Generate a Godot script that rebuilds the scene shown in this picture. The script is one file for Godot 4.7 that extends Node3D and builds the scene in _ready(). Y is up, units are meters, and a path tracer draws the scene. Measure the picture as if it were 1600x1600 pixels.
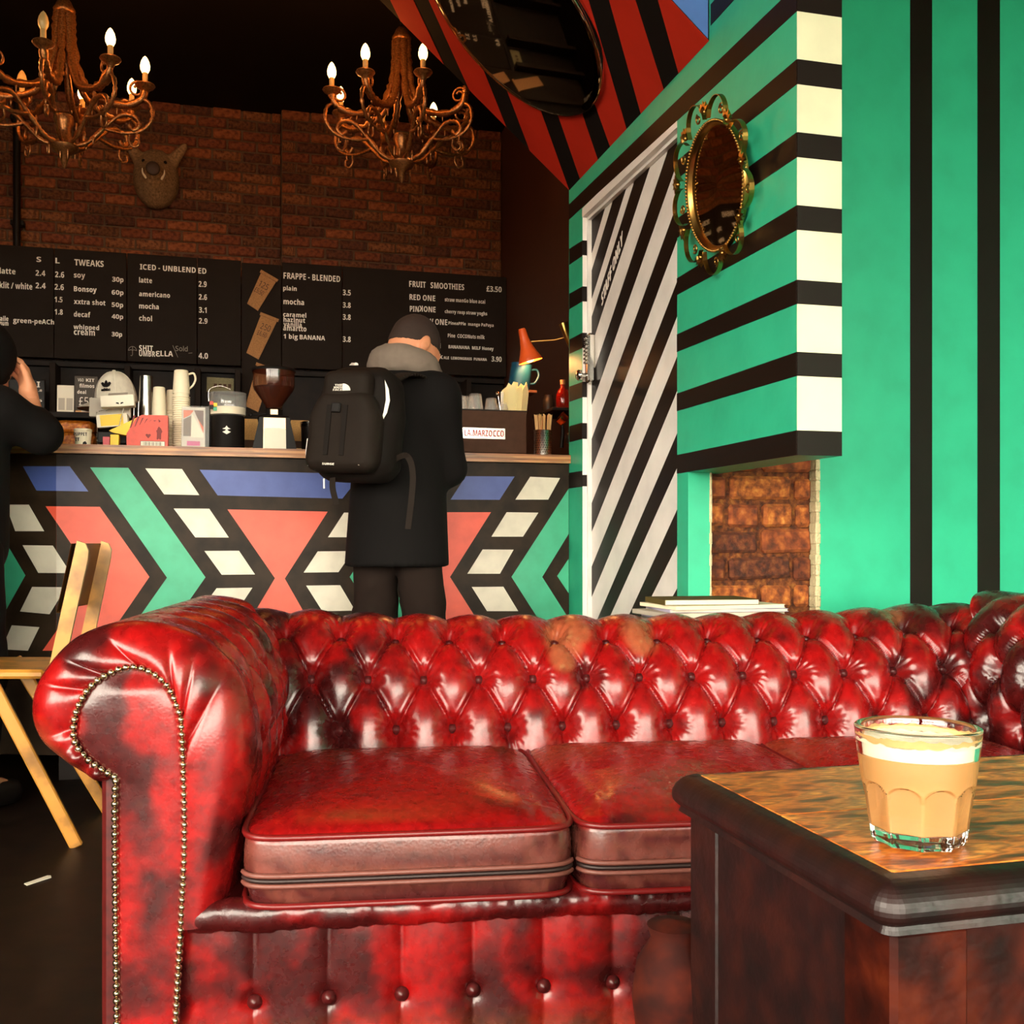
extends Node3D
# A coffee bar seen over a buttoned red leather sofa: painted partition on the right, counter and menu boards behind.

# ------------------------------------------------------------------ mesh builder
class Shape:
	var v := PackedVector3Array()
	var n := PackedVector3Array()
	var c := PackedColorArray()
	var tint := Color(1, 1, 1)
	var colored := false
	func tn(a: Vector3, b: Vector3, d: Vector3, na: Vector3, nb: Vector3, nd: Vector3) -> void:
		v.append(a); v.append(d); v.append(b)
		n.append(na); n.append(nd); n.append(nb)
		if colored:
			c.append(tint); c.append(tint); c.append(tint)
	func tri(a: Vector3, b: Vector3, d: Vector3) -> void:
		var k := (b - a).cross(d - a).normalized()
		tn(a, b, d, k, k, k)
	func quad(a: Vector3, b: Vector3, d: Vector3, e: Vector3) -> void:
		tri(a, b, d); tri(a, d, e)
	func outward(p: Array, center: Vector3) -> void:
		var k: Vector3 = (p[1] - p[0]).cross(p[2] - p[0])
		if k.dot(p[0] - center) < 0.0:
			p.reverse()
		for i in range(1, p.size() - 1):
			tri(p[0], p[i], p[i + 1])
	func box(at: Vector3, size: Vector3, bevel := 0.0, b := Basis()) -> void:
		var h := size * 0.5
		var g := minf(bevel, minf(h.x, minf(h.y, h.z)) * 0.98)
		if g <= 0.0:
			for ax in 3:
				for s in [-1.0, 1.0]:
					var q := []
					for k in [[-1, -1], [1, -1], [1, 1], [-1, 1]]:
						var w := Vector3.ZERO
						w[ax] = s * h[ax]
						w[(ax + 1) % 3] = k[0] * h[(ax + 1) % 3]
						w[(ax + 2) % 3] = k[1] * h[(ax + 2) % 3]
						q.append(at + b * w)
					outward(q, at)
			return
		var pt := func(ax: int, s: Vector3) -> Vector3:
			var w := Vector3.ZERO
			for i in 3:
				w[i] = s[i] * (h[i] if i == ax else h[i] - g)
			return at + b * w
		for ax in 3:
			var j := (ax + 1) % 3
			var k := (ax + 2) % 3
			for s in [-1.0, 1.0]:
				var q := []
				for e in [[-1, -1], [1, -1], [1, 1], [-1, 1]]:
					var w := Vector3.ZERO
					w[ax] = s; w[j] = e[0]; w[k] = e[1]
					q.append(pt.call(ax, w))
				outward(q, at)
			for sj in [-1.0, 1.0]:
				for sk in [-1.0, 1.0]:
					var lo := Vector3.ZERO
					var hi := Vector3.ZERO
					lo[ax] = -1.0; hi[ax] = 1.0
					lo[j] = sj; hi[j] = sj; lo[k] = sk; hi[k] = sk
					outward([pt.call(j, lo), pt.call(j, hi), pt.call(k, hi), pt.call(k, lo)], at)
		for sx in [-1.0, 1.0]:
			for sy in [-1.0, 1.0]:
				for sz in [-1.0, 1.0]:
					var w := Vector3(sx, sy, sz)
					outward([pt.call(0, w), pt.call(1, w), pt.call(2, w)], at)
	func prism(poly: PackedVector2Array, d0: float, d1: float, xf := Transform3D()) -> void:
		var p := poly
		if Geometry2D.is_polygon_clockwise(p):
			p = poly.duplicate()
			p.reverse()
		var t := Geometry2D.triangulate_polygon(p)
		for i in range(0, t.size(), 3):
			var a := p[t[i]]
			var b := p[t[i + 1]]
			var d := p[t[i + 2]]
			if (b - a).cross(d - a) < 0.0:
				var o := b
				b = d
				d = o
			tri(xf * Vector3(a.x, a.y, d1), xf * Vector3(b.x, b.y, d1), xf * Vector3(d.x, d.y, d1))
			tri(xf * Vector3(a.x, a.y, d0), xf * Vector3(d.x, d.y, d0), xf * Vector3(b.x, b.y, d0))
		for i in p.size():
			var a := p[i]
			var b := p[(i + 1) % p.size()]
			quad(xf * Vector3(a.x, a.y, d0), xf * Vector3(b.x, b.y, d0), xf * Vector3(b.x, b.y, d1), xf * Vector3(a.x, a.y, d1))
	func tube(pts: PackedVector3Array, rad, sides := 8, closed := false) -> void:
		var m := pts.size()
		if m < 2:
			return
		var up := Vector3.UP
		var t0 := (pts[1] - pts[0]).normalized()
		if absf(t0.dot(up)) > 0.9:
			up = Vector3.RIGHT
		var s := t0.cross(up).normalized()
		var rings := []
		var dirs := []
		for i in m:
			var a := pts[(i - 1 + m) % m] if closed else pts[maxi(i - 1, 0)]
			var b := pts[(i + 1) % m] if closed else pts[mini(i + 1, m - 1)]
			var t := (b - a).normalized()
			s = (s - t * s.dot(t)).normalized()
			var u := t.cross(s)
			var r: float = rad if rad is float else rad[i]
			var ring := []
			var dir := []
			for k in sides:
				var g := TAU * k / sides
				var e := s * cos(g) + u * sin(g)
				dir.append(e)
				ring.append(pts[i] + e * r)
			rings.append(ring)
			dirs.append(dir)
		for i in (m if closed else m - 1):
			var j := (i + 1) % m
			for k in sides:
				var l := (k + 1) % sides
				tn(rings[i][k], rings[i][l], rings[j][l], dirs[i][k], dirs[i][l], dirs[j][l])
				tn(rings[i][k], rings[j][l], rings[j][k], dirs[i][k], dirs[j][l], dirs[j][k])
		if not closed:
			for k in sides:
				var l := (k + 1) % sides
				tri(pts[0], rings[0][l], rings[0][k])
				tri(pts[m - 1], rings[m - 1][k], rings[m - 1][l])
	func lathe(prof: Array, segs := 24, xf := Transform3D(), from := 0.0, to := TAU) -> void:
		var m := prof.size()
		var sn := []
		for i in m - 1:
			var d: Vector2 = prof[i + 1] - prof[i]
			sn.append(Vector2(d.y, -d.x).normalized())
		for i in m - 1:
			var n0: Vector2 = sn[i]
			var n1: Vector2 = sn[i]
			if i > 0 and sn[i - 1].dot(sn[i]) > 0.6:
				n0 = (sn[i - 1] + sn[i]).normalized()
			if i < m - 2 and sn[i + 1].dot(sn[i]) > 0.6:
				n1 = (sn[i + 1] + sn[i]).normalized()
			var p0: Vector2 = prof[i]
			var p1: Vector2 = prof[i + 1]
			for k in segs:
				var g := lerpf(from, to, float(k) / segs)
				var h := lerpf(from, to, float(k + 1) / segs)
				var cg := Vector3(cos(g), 0, sin(g))
				var ch := Vector3(cos(h), 0, sin(h))
				var a := xf * (cg * p0.x + Vector3.UP * p0.y)
				var b := xf * (ch * p0.x + Vector3.UP * p0.y)
				var d := xf * (ch * p1.x + Vector3.UP * p1.y)
				var e := xf * (cg * p1.x + Vector3.UP * p1.y)
				var na := (xf.basis * (cg * n0.x + Vector3.UP * n0.y)).normalized()
				var nb := (xf.basis * (ch * n0.x + Vector3.UP * n0.y)).normalized()
				var nd := (xf.basis * (ch * n1.x + Vector3.UP * n1.y)).normalized()
				var ne := (xf.basis * (cg * n1.x + Vector3.UP * n1.y)).normalized()
				if p0.x > 1e-6:
					tn(a, d, b, na, nd, nb)
				if p1.x > 1e-6:
					tn(a, e, d, na, ne, nd)
	func ball(at: Vector3, r: Vector3, segs := 12, rows := 8, b := Basis()) -> void:
		var pr := []
		for i in rows + 1:
			var g := -PI / 2 + PI * i / rows
			pr.append(Vector2(cos(g) if i > 0 and i < rows else 0.0, sin(g)))
		lathe(pr, segs, Transform3D(b * Basis.from_scale(r), at))
	func mesh() -> ArrayMesh:
		var arr := []
		arr.resize(Mesh.ARRAY_MAX)
		arr[Mesh.ARRAY_VERTEX] = v
		arr[Mesh.ARRAY_NORMAL] = n
		if colored:
			arr[Mesh.ARRAY_COLOR] = c
		var m := ArrayMesh.new()
		m.add_surface_from_arrays(Mesh.PRIMITIVE_TRIANGLES, arr)
		return m

# a sheet of (nu + 1) x (nv + 1) points with smooth normals
func sheet(nu: int, nv: int, f: Callable, tint = null, wrap_u := false, uv := Vector2.ZERO) -> ArrayMesh:
	var p := PackedVector3Array()
	var col := PackedColorArray()
	var tex := PackedVector2Array()
	var w := nv + 1
	for i in nu + 1:
		for j in w:
			var q: Vector3 = f.call(float(i) / nu, float(j) / nv)
			p.append(q)
			if uv != Vector2.ZERO:
				tex.append(Vector2(uv.x * i / nu, uv.y * j / nv))
			if tint != null:
				col.append(tint.call(float(i) / nu, float(j) / nv, q))
	var nn := PackedVector3Array()
	nn.resize(p.size())
	for i in nu + 1:
		for j in w:
			var i0 := i - 1
			var i1 := i + 1
			if wrap_u:
				i0 = nu - 1 if i == 0 else i - 1
				i1 = 1 if i == nu else i + 1
			else:
				i0 = maxi(i0, 0)
				i1 = mini(i1, nu)
			var du := p[i1 * w + j] - p[i0 * w + j]
			var dv := p[i * w + mini(j + 1, nv)] - p[i * w + maxi(j - 1, 0)]
			nn[i * w + j] = du.cross(dv).normalized()
	var idx := PackedInt32Array()
	for i in nu:
		for j in nv:
			var a := i * w + j
			idx.append(a); idx.append(a + w + 1); idx.append(a + w)
			idx.append(a); idx.append(a + 1); idx.append(a + w + 1)
	var arr := []
	arr.resize(Mesh.ARRAY_MAX)
	arr[Mesh.ARRAY_VERTEX] = p
	arr[Mesh.ARRAY_NORMAL] = nn
	arr[Mesh.ARRAY_INDEX] = idx
	if tint != null:
		arr[Mesh.ARRAY_COLOR] = col
	if uv != Vector2.ZERO:
		arr[Mesh.ARRAY_TEX_UV] = tex
	var m := ArrayMesh.new()
	m.add_surface_from_arrays(Mesh.PRIMITIVE_TRIANGLES, arr)
	return m

# surface nets of a signed distance
func nets(lo: Vector3, hi: Vector3, cell: float, f: Callable, tint = null) -> ArrayMesh:
	var nx := int(ceil((hi.x - lo.x) / cell)) + 1
	var ny := int(ceil((hi.y - lo.y) / cell)) + 1
	var nz := int(ceil((hi.z - lo.z) / cell)) + 1
	var d := PackedFloat32Array()
	d.resize(nx * ny * nz)
	var far := cell * 7.0
	var st := 4
	for bx in range(0, nx, st):
		for by in range(0, ny, st):
			for bz in range(0, nz, st):
				var mid := lo + Vector3(bx + 1.5, by + 1.5, bz + 1.5) * cell
				var dm: float = f.call(mid)
				var near := absf(dm) < far
				for x in range(bx, mini(bx + st, nx)):
					for y in range(by, mini(by + st, ny)):
						for z in range(bz, mini(bz + st, nz)):
							d[(x * ny + y) * nz + z] = f.call(lo + Vector3(x, y, z) * cell) if near else dm
	var at := PackedInt32Array()
	at.resize(nx * ny * nz)
	at.fill(-1)
	var p := PackedVector3Array()
	var corner := [Vector3i(0, 0, 0), Vector3i(1, 0, 0), Vector3i(0, 1, 0), Vector3i(1, 1, 0), Vector3i(0, 0, 1), Vector3i(1, 0, 1), Vector3i(0, 1, 1), Vector3i(1, 1, 1)]
	var edges := [[0, 1], [2, 3], [4, 5], [6, 7], [0, 2], [1, 3], [4, 6], [5, 7], [0, 4], [1, 5], [2, 6], [3, 7]]
	for x in nx - 1:
		for y in ny - 1:
			for z in nz - 1:
				var o := (x * ny + y) * nz + z
				var e := [d[o], d[o + ny * nz], d[o + nz], d[o + ny * nz + nz], d[o + 1], d[o + ny * nz + 1], d[o + nz + 1], d[o + ny * nz + nz + 1]]
				var inside := 0
				for k in 8:
					if e[k] < 0.0:
						inside += 1
				if inside == 0 or inside == 8:
					continue
				var sum := Vector3.ZERO
				var cnt := 0
				for k in edges:
					var a: float = e[k[0]]
					var b: float = e[k[1]]
					if (a < 0.0) != (b < 0.0):
						var t := a / (a - b)
						sum += Vector3(corner[k[0]]).lerp(Vector3(corner[k[1]]), t)
						cnt += 1
				at[o] = p.size()
				p.append(lo + (Vector3(x, y, z) + sum / cnt) * cell)
	var idx := PackedInt32Array()
	var step := [ny * nz, nz, 1]
	for x in range(1, nx - 1):
		for y in range(1, ny - 1):
			for z in range(1, nz - 1):
				var o := (x * ny + y) * nz + z
				for ax in 3:
					var s0 := d[o] < 0.0
					if s0 == (d[o + step[ax]] < 0.0):
						continue
					var u: int = step[(ax + 1) % 3]
					var w: int = step[(ax + 2) % 3]
					var q := [at[o], at[o - u], at[o - u - w], at[o - w]]
					if q.has(-1):
						continue
					if s0:
						q.reverse()
					for k in [0, 1, 2, 0, 2, 3]:
						idx.append(q[k])
	var nn := PackedVector3Array()
	nn.resize(p.size())
	for i in range(0, idx.size(), 3):
		var k := (p[idx[i + 2]] - p[idx[i]]).cross(p[idx[i + 1]] - p[idx[i]])
		for j in 3:
			nn[idx[i + j]] += k
	for i in nn.size():
		nn[i] = nn[i].normalized()
	var arr := []
	arr.resize(Mesh.ARRAY_MAX)
	arr[Mesh.ARRAY_VERTEX] = p
	arr[Mesh.ARRAY_NORMAL] = nn
	arr[Mesh.ARRAY_INDEX] = idx
	if tint != null:
		var col := PackedColorArray()
		for q in p:
			col.append(tint.call(q))
		arr[Mesh.ARRAY_COLOR] = col
	var m := ArrayMesh.new()
	m.add_surface_from_arrays(Mesh.PRIMITIVE_TRIANGLES, arr)
	return m

func capsule(p: Vector3, a: Vector3, b: Vector3, ra: float, rb: float) -> float:
	var ab := b - a
	var t := clampf((p - a).dot(ab) / maxf(ab.length_squared(), 1e-9), 0.0, 1.0)
	return p.distance_to(a + ab * t) - lerpf(ra, rb, t)

func smin(a: float, b: float, k: float) -> float:
	var h := maxf(k - absf(a - b), 0.0) / k
	return minf(a, b) - h * h * k * 0.25

# bones: [a, b, ra, rb, blend] one after another
func bones(p: Vector3, list: Array) -> float:
	var d := 9.0
	for e in list:
		d = smin(d, capsule(p, e[0], e[1], e[2], e[3]), e[4])
	return d

func curve(pts: Array, steps := 8, closed := false) -> PackedVector3Array:
	var out := PackedVector3Array()
	var m := pts.size()
	for i in (m if closed else m - 1):
		var a: Vector3 = pts[(i - 1 + m) % m] if closed or i > 0 else pts[0]
		var b: Vector3 = pts[i]
		var c: Vector3 = pts[(i + 1) % m]
		var e: Vector3 = pts[(i + 2) % m] if closed or i + 2 < m else pts[m - 1]
		for k in steps:
			out.append(b.cubic_interpolate(c, a, e, float(k) / steps))
	if not closed:
		out.append(pts[m - 1])
	return out

# ------------------------------------------------------------------ nodes
var taken := {}
func numbered(called: String) -> String:
	var k: int = taken.get(called, 0)
	taken[called] = k + 1
	return called if k == 0 else "%s_%03d" % [called, k]

func thing(called: String, label: String, category: String, group := "", at := Vector3.ZERO) -> Node3D:
	var o := Node3D.new()
	o.name = numbered(called)
	add_child(o)
	o.position = at
	o.set_meta("label", label)
	o.set_meta("category", category)
	if group:
		o.set_meta("group", group)
	return o

func setting(called: String, label := "") -> Node3D:
	var o := Node3D.new()
	o.name = called
	add_child(o)
	o.set_meta("kind", "structure")
	if label:
		o.set_meta("label", label)
	return o

func part(parent: Node3D, called: String, mesh, m: Material, at := Transform3D()) -> MeshInstance3D:
	var o := MeshInstance3D.new()
	o.name = called
	o.mesh = mesh.mesh() if mesh is Shape else mesh
	o.material_override = m
	o.transform = at
	parent.add_child(o, true)
	return o

# a thing that is one mesh
func single(called: String, label: String, category: String, mesh, m: Material, at := Transform3D(), group := "") -> MeshInstance3D:
	var o := MeshInstance3D.new()
	o.name = numbered(called)
	o.mesh = mesh.mesh() if mesh is Shape else mesh
	o.material_override = m
	o.transform = at
	add_child(o)
	o.set_meta("label", label)
	o.set_meta("category", category)
	if group:
		o.set_meta("group", group)
	return o

func poly(a: Array) -> PackedVector2Array:
	var p := PackedVector2Array()
	for i in range(0, a.size(), 2):
		p.append(Vector2(a[i], a[i + 1]))
	return p

func paint(parent: Node3D, called: String, table: Array, frame: Transform3D, depth := 0.0012) -> void:
	for row in table:
		var s := Shape.new()
		s.prism(poly(row[1]), -0.002, depth, frame)
		part(parent, called, s, mats[row[0]])

func on(x: Vector3, y: Vector3, at: Vector3) -> Transform3D:
	return Transform3D(Basis(x, y, x.cross(y)), at)

var fonts := {}
func font(bold: bool, face := "Droid Sans") -> Font:
	var key := face + str(bold)
	if not fonts.has(key):
		var f := SystemFont.new()
		f.font_names = PackedStringArray([face])
		f.font_weight = 700 if bold else 400
		fonts[key] = f
	return fonts[key]

# lettering stretched into the box x0..x1, y0..y1 of a frame
func lettering(parent: Node3D, words: String, x0: float, x1: float, y0: float, y1: float, frame: Transform3D, m: Material, bold := true, called := "lettering", thick := 0.0015) -> void:
	var t := TextMesh.new()
	t.text = words
	t.font = font(bold)
	t.font_size = 32
	t.pixel_size = 0.01
	t.depth = 0.02
	t.curve_step = 2.0
	var b := t.get_aabb()
	if b.size.x < 1e-4:
		return
	var k := Vector3((x1 - x0) / b.size.x, (y1 - y0) / b.size.y, thick / 0.02)
	var o := Vector3(x0 - b.position.x * k.x, y0 - b.position.y * k.y, thick * 0.5)
	part(parent, called, t, m, frame * Transform3D(Basis.from_scale(k), o))

# ------------------------------------------------------------------ materials
var mats := {}
func noise_texture(freq: float, ramp: Array, kind := FastNoiseLite.TYPE_SIMPLEX_SMOOTH, seed_ := 1, octaves := 4, size := 512, cell := -1) -> NoiseTexture2D:
	var f := FastNoiseLite.new()
	f.noise_type = kind
	f.frequency = freq
	f.seed = seed_
	f.fractal_octaves = octaves
	if cell >= 0:
		f.cellular_return_type = cell
		f.fractal_type = FastNoiseLite.FRACTAL_NONE
	var t := NoiseTexture2D.new()
	t.noise = f
	t.width = size
	t.height = size
	t.seamless = true
	var g := Gradient.new()
	g.offsets = PackedFloat32Array(ramp.map(func(e): return e[0]))
	g.colors = PackedColorArray(ramp.map(func(e): return e[1]))
	t.color_ramp = g
	return t

func grey(x: float) -> Color:
	return Color(x, x, x)

func rgb(r: int, g: int, b: int) -> Color:
	return Color(r / 255.0, g / 255.0, b / 255.0)

func mat(key: String, col: Color, rough: float, metal := 0.0, tex: Texture2D = null, scale := 1.0, bump: Texture2D = null, bump_cm := 0.0) -> StandardMaterial3D:
	var m := StandardMaterial3D.new()
	m.resource_name = key
	m.albedo_color = col
	m.roughness = rough
	m.metallic = metal
	if tex or bump:
		m.uv1_triplanar = true
		m.uv1_scale = Vector3.ONE * scale
		m.albedo_texture = tex
		if bump:
			m.heightmap_enabled = true
			m.heightmap_texture = bump
			m.heightmap_scale = bump_cm
	mats[key] = m
	return m

const PAINT_COUNTER := [
	["blue", [-0.6354, 1.1333, -0.5909, 1.1341, -0.5285, 1.0447, -0.6354, 1.0455]],
	["green", [-0.5221, 1.1312, -0.393, 1.1322, -0.1237, 0.7321, -0.3036, 0.4653, -0.4356, 0.4688, -0.2589, 0.7318]],
	["white", [-0.3342, 1.1312, -0.2065, 1.1314, -0.1455, 1.036, -0.2689, 1.0374]],
	["white", [-0.2354, 0.9856, -0.1101, 0.9859, -0.0401, 0.8793, -0.1598, 0.8799]],
	["white", [-0.1271, 0.8294, -0.0035, 0.8299, 0.0542, 0.7414, -0.0656, 0.7409]],
	["white", [-0.0841, 0.6911, 0.0452, 0.6918, -0.0152, 0.5987, -0.1476, 0.601]],
	["white", [-0.1713, 0.5554, -0.0484, 0.5529, -0.1067, 0.4601, -0.2354, 0.4635]],
	["blue", [-0.1442, 1.1297, 0.4519, 1.1231, 0.3788, 1.0289, -0.0804, 1.0358]],
	["orange", [-0.6354, 0.9901, -0.4897, 0.9897, -0.3202, 0.7351, -0.4929, 0.4703, -0.6354, 0.4741, -0.6354, 0.5436, -0.5091, 0.734, -0.6354, 0.9344]],
	["white", [-0.6354, 0.8303, -0.5877, 0.7512, -0.6354, 0.7518]],
	["white", [-0.6354, 0.7011, -0.6024, 0.7003, -0.6354, 0.6436]],
	["orange", [-0.0449, 0.9838, 0.3232, 0.9783, 0.1634, 0.7248, 0.316, 0.448, -0.03, 0.4572, 0.1272, 0.7263]],
	["white", [0.4949, 1.1194, 0.6253, 1.1208, 0.5617, 1.0284, 0.4324, 1.027]],
	["white", [0.3849, 0.9751, 0.5208, 0.9761, 0.4581, 0.8812, 0.3246, 0.881]],
	["white", [0.2857, 0.8269, 0.4192, 0.8281, 0.3638, 0.7475, 0.2334, 0.747]],
	["white", [0.2427, 0.6974, 0.3703, 0.6976, 0.4272, 0.5997, 0.303, 0.5996]],
	["white", [0.3174, 0.5504, 0.447, 0.5478, 0.506, 0.4504, 0.3776, 0.4537]],
	["green", [0.6554, 1.125, 0.7999, 1.1267, 0.5468, 0.7276, 0.7288, 0.4371, 0.5856, 0.4409, 0.4068, 0.7288]],
	["blue", [0.8616, 1.1224, 1.0597, 1.1241, 0.9981, 1.0307, 0.7999, 1.0294]],
	["orange", [0.7616, 0.9794, 0.9628, 0.9809, 0.7976, 0.7255, 0.9863, 0.4303, 0.7846, 0.4356, 0.6005, 0.7272]],
	["white", [1.1249, 1.1244, 1.2497, 1.121, 1.1996, 1.0336, 1.0636, 1.0322]],
	["white", [1.0272, 0.9813, 1.1586, 0.9808, 1.0946, 0.8843, 0.9651, 0.8841]],
	["white", [0.9291, 0.8331, 1.0557, 0.8322, 0.9997, 0.7368, 0.8677, 0.7378]],
	["white", [0.8848, 0.6854, 1.0138, 0.6848, 1.0748, 0.5867, 0.9471, 0.5888]],
	["white", [0.9784, 0.5372, 1.109, 0.5346, 1.169, 0.4331, 1.0415, 0.4365]],
	["green", [1.2863, 1.0788, 1.2863, 0.8963, 1.1746, 0.7224, 1.2863, 0.5528, 1.2863, 0.4223, 1.2433, 0.4235, 1.047, 0.7235]],
	["green", [1.2863, 0.7953, 1.2376, 0.7257, 1.2863, 0.6554]],
]
const PAINT_COUNTER_END := [
	["blue", [-0.125, 1.1341, 0, 1.1333, 0, 1.0455, -0.0744, 1.0471]],
	["orange", [-0.0398, 0.9906, 0, 0.9901, 0, 0.4741, -0.0513, 0.4736, 0, 0.5436, 0, 0.9344]],
	["white", [-0.1902, 0.9966, -0.1033, 0.9963, -0.0456, 0.9012, -0.154, 0.9014]],
	["white", [-0.1264, 0.851, -0.0132, 0.8497, 0, 0.8303, 0, 0.7518, -0.0672, 0.752]],
	["white", [-0.0903, 0.7017, 0, 0.7011, 0, 0.6436, -0.0254, 0.6044, -0.1359, 0.6134]],
	["white", [-0.167, 0.5635, -0.0636, 0.5574, -0.1069, 0.4731, -0.2062, 0.477]],
	["green", [-0.2411, 0.9429, -0.167, 0.8241, -0.1163, 0.7429, -0.1873, 0.622, -0.2775, 0.4763, -0.3798, 0.4753, -0.2411, 0.7391, -0.3213, 0.86]],
]
const PAINT_PARTITION := [
	["black", [-3.9967, 2.2281, -2.2255, 2.1935, -2.2255, 2.1304, -3.9967, 2.167]],
	["black", [-2.9274, 2.022, -2.2255, 2.0156, -2.2255, 1.9559, -2.9274, 1.9674]],
	["black", [-2.9274, 1.8465, -2.2255, 1.8411, -2.2255, 1.7814, -2.9274, 1.788]],
	["black", [-2.9274, 1.6652, -2.2255, 1.6666, -2.2255, 1.6077, -2.9274, 1.6145]],
	["black", [-2.9274, 1.4946, -2.2255, 1.4883, -2.2255, 1.4309, -2.9274, 1.441]],
	["black", [-2.9274, 1.3143, -2.2255, 1.3161, -2.2255, 1.2587, -2.9274, 1.2606]],
	["black", [-2.9274, 1.1271, -2.2255, 1.1286, -2.2255, 1.0697, -2.9274, 1.0706]],
	["black", [-2.693, 2.382, -2.2255, 2.382, -2.2255, 2.3222, -2.693, 2.3222]],
	["black", [-3.9925, 2.0473, -3.8306, 2.0348, -3.8306, 1.975, -3.9925, 1.9827]],
	["black", [-3.9925, 1.8663, -3.8306, 1.8561, -3.8306, 1.7983, -3.9925, 1.8037]],
	["black", [-3.9925, 1.6807, -3.8306, 1.6764, -3.8306, 1.6171, -3.9925, 1.6228]],
	["black", [-3.9925, 1.4909, -3.8306, 1.4847, -3.8306, 1.425, -3.9925, 1.4288]],
	["black", [-3.9925, 1.3306, -3.8306, 1.3267, -3.8306, 1.2632, -3.9925, 1.2659]],
	["black", [-3.9959, 1.1426, -3.8306, 1.14, -3.8306, 1.0775, -3.9959, 1.0799]],
]
const PAINT_JAMB := [
	["black", [1.288, 2.0358, 1.3106, 2.0358, 1.3106, 1.9781, 1.288, 1.9781]],
	["black", [1.288, 1.8568, 1.3106, 1.8568, 1.3106, 1.7984, 1.288, 1.7984]],
	["black", [1.288, 1.6764, 1.3106, 1.6764, 1.3106, 1.6177, 1.288, 1.6177]],
	["black", [1.288, 1.486, 1.3106, 1.486, 1.3106, 1.4258, 1.288, 1.4258]],
	["black", [1.288, 1.3254, 1.3106, 1.3254, 1.3106, 1.2638, 1.288, 1.2638]],
	["black", [1.288, 1.1238, 1.3106, 1.1238, 1.3106, 1.0793, 1.288, 1.0793]],
]
const PAINT_CREAM := [
	["black", [1.288, 2.2497, 1.408, 2.2497, 1.408, 2.1304, 1.288, 2.1304]],
	["black", [1.288, 2.0156, 1.408, 2.0156, 1.408, 1.9559, 1.288, 1.9559]],
	["black", [1.288, 1.8411, 1.408, 1.8411, 1.408, 1.7814, 1.288, 1.7814]],
	["black", [1.288, 1.6666, 1.408, 1.6666, 1.408, 1.6077, 1.288, 1.6077]],
	["black", [1.288, 1.4883, 1.408, 1.4883, 1.408, 1.4309, 1.288, 1.4309]],
	["black", [1.288, 1.3161, 1.408, 1.3161, 1.408, 1.2587, 1.288, 1.2587]],
	["black", [1.288, 1.1286, 1.408, 1.1286, 1.408, 1.0697, 1.288, 1.0697]],
]
const PAINT_DOOR := [
	["black", [-3.6532, 2.128, -3.8485, 2.128, -3.8485, 1.961]],
	["black", [-3.433, 2.128, -3.5651, 2.128, -3.8485, 1.8928, -3.8485, 1.785]],
	["black", [-3.2113, 2.128, -3.3496, 2.128, -3.8485, 1.7134, -3.8485, 1.607]],
	["black", [-2.9077, 2.128, -3.0579, 2.128, -3.8485, 1.4764, -3.8485, 1.3731]],
	["black", [-2.8674, 1.9209, -2.8674, 2.0311, -3.8485, 1.2389, -3.8485, 1.1213]],
	["black", [-2.8674, 1.6815, -2.8674, 1.7889, -3.8485, 0.9893, -3.8485, 0.88]],
	["black", [-2.8674, 1.4518, -2.8674, 1.5559, -3.8485, 0.7422, -3.8485, 0.6257]],
	["black", [-2.8674, 1.2113, -2.8674, 1.3184, -3.8485, 0.4858, -3.8485, 0.3934]],
	["black", [-2.8674, 0.9667, -2.8674, 1.0821, -3.8485, 0.2353, -3.8485, 0.1607]],
	["black", [-3.8485, 0.02, -3.8129, 0.02, -2.8674, 0.7541, -2.8674, 0.8237, -3.8485, 0.062]],
	["black", [-3.6906, 0.02, -3.6009, 0.02, -2.8674, 0.5895, -2.8674, 0.6592]],
	["black", [-3.4786, 0.02, -3.389, 0.02, -2.8674, 0.425, -2.8674, 0.4946]],
	["black", [-3.2667, 0.02, -3.177, 0.02, -2.8674, 0.2604, -2.8674, 0.33]],
]
const PAINT_SOFFIT := [
	["red", [-2.9731, 1.73, -3.1818, 1.73, -3.9946, 0.9092, -3.9946, 0.6846]],
	["red", [-2.7051, 1.5447, -2.7051, 1.73, -2.818, 1.73, -3.9946, 0.5473, -3.9946, 0.3479]],
	["red", [-2.7051, 1.1863, -2.7051, 1.392, -3.9946, 0.2196, -3.9946, 0.0015]],
	["red", [-3.8586, 0, -3.6499, 0, -2.7051, 0.9196, -2.7051, 1.0719]],
	["red", [-3.518, 0, -3.3536, 0, -2.7051, 0.6239, -2.7051, 0.8548]],
	["red", [-3.2221, 0, -3.0308, 0, -2.7051, 0.3675, -2.7051, 0.5005]],
	["red", [-2.9155, 0, -2.7051, 0, -2.7051, 0.2276]],
]
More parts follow.
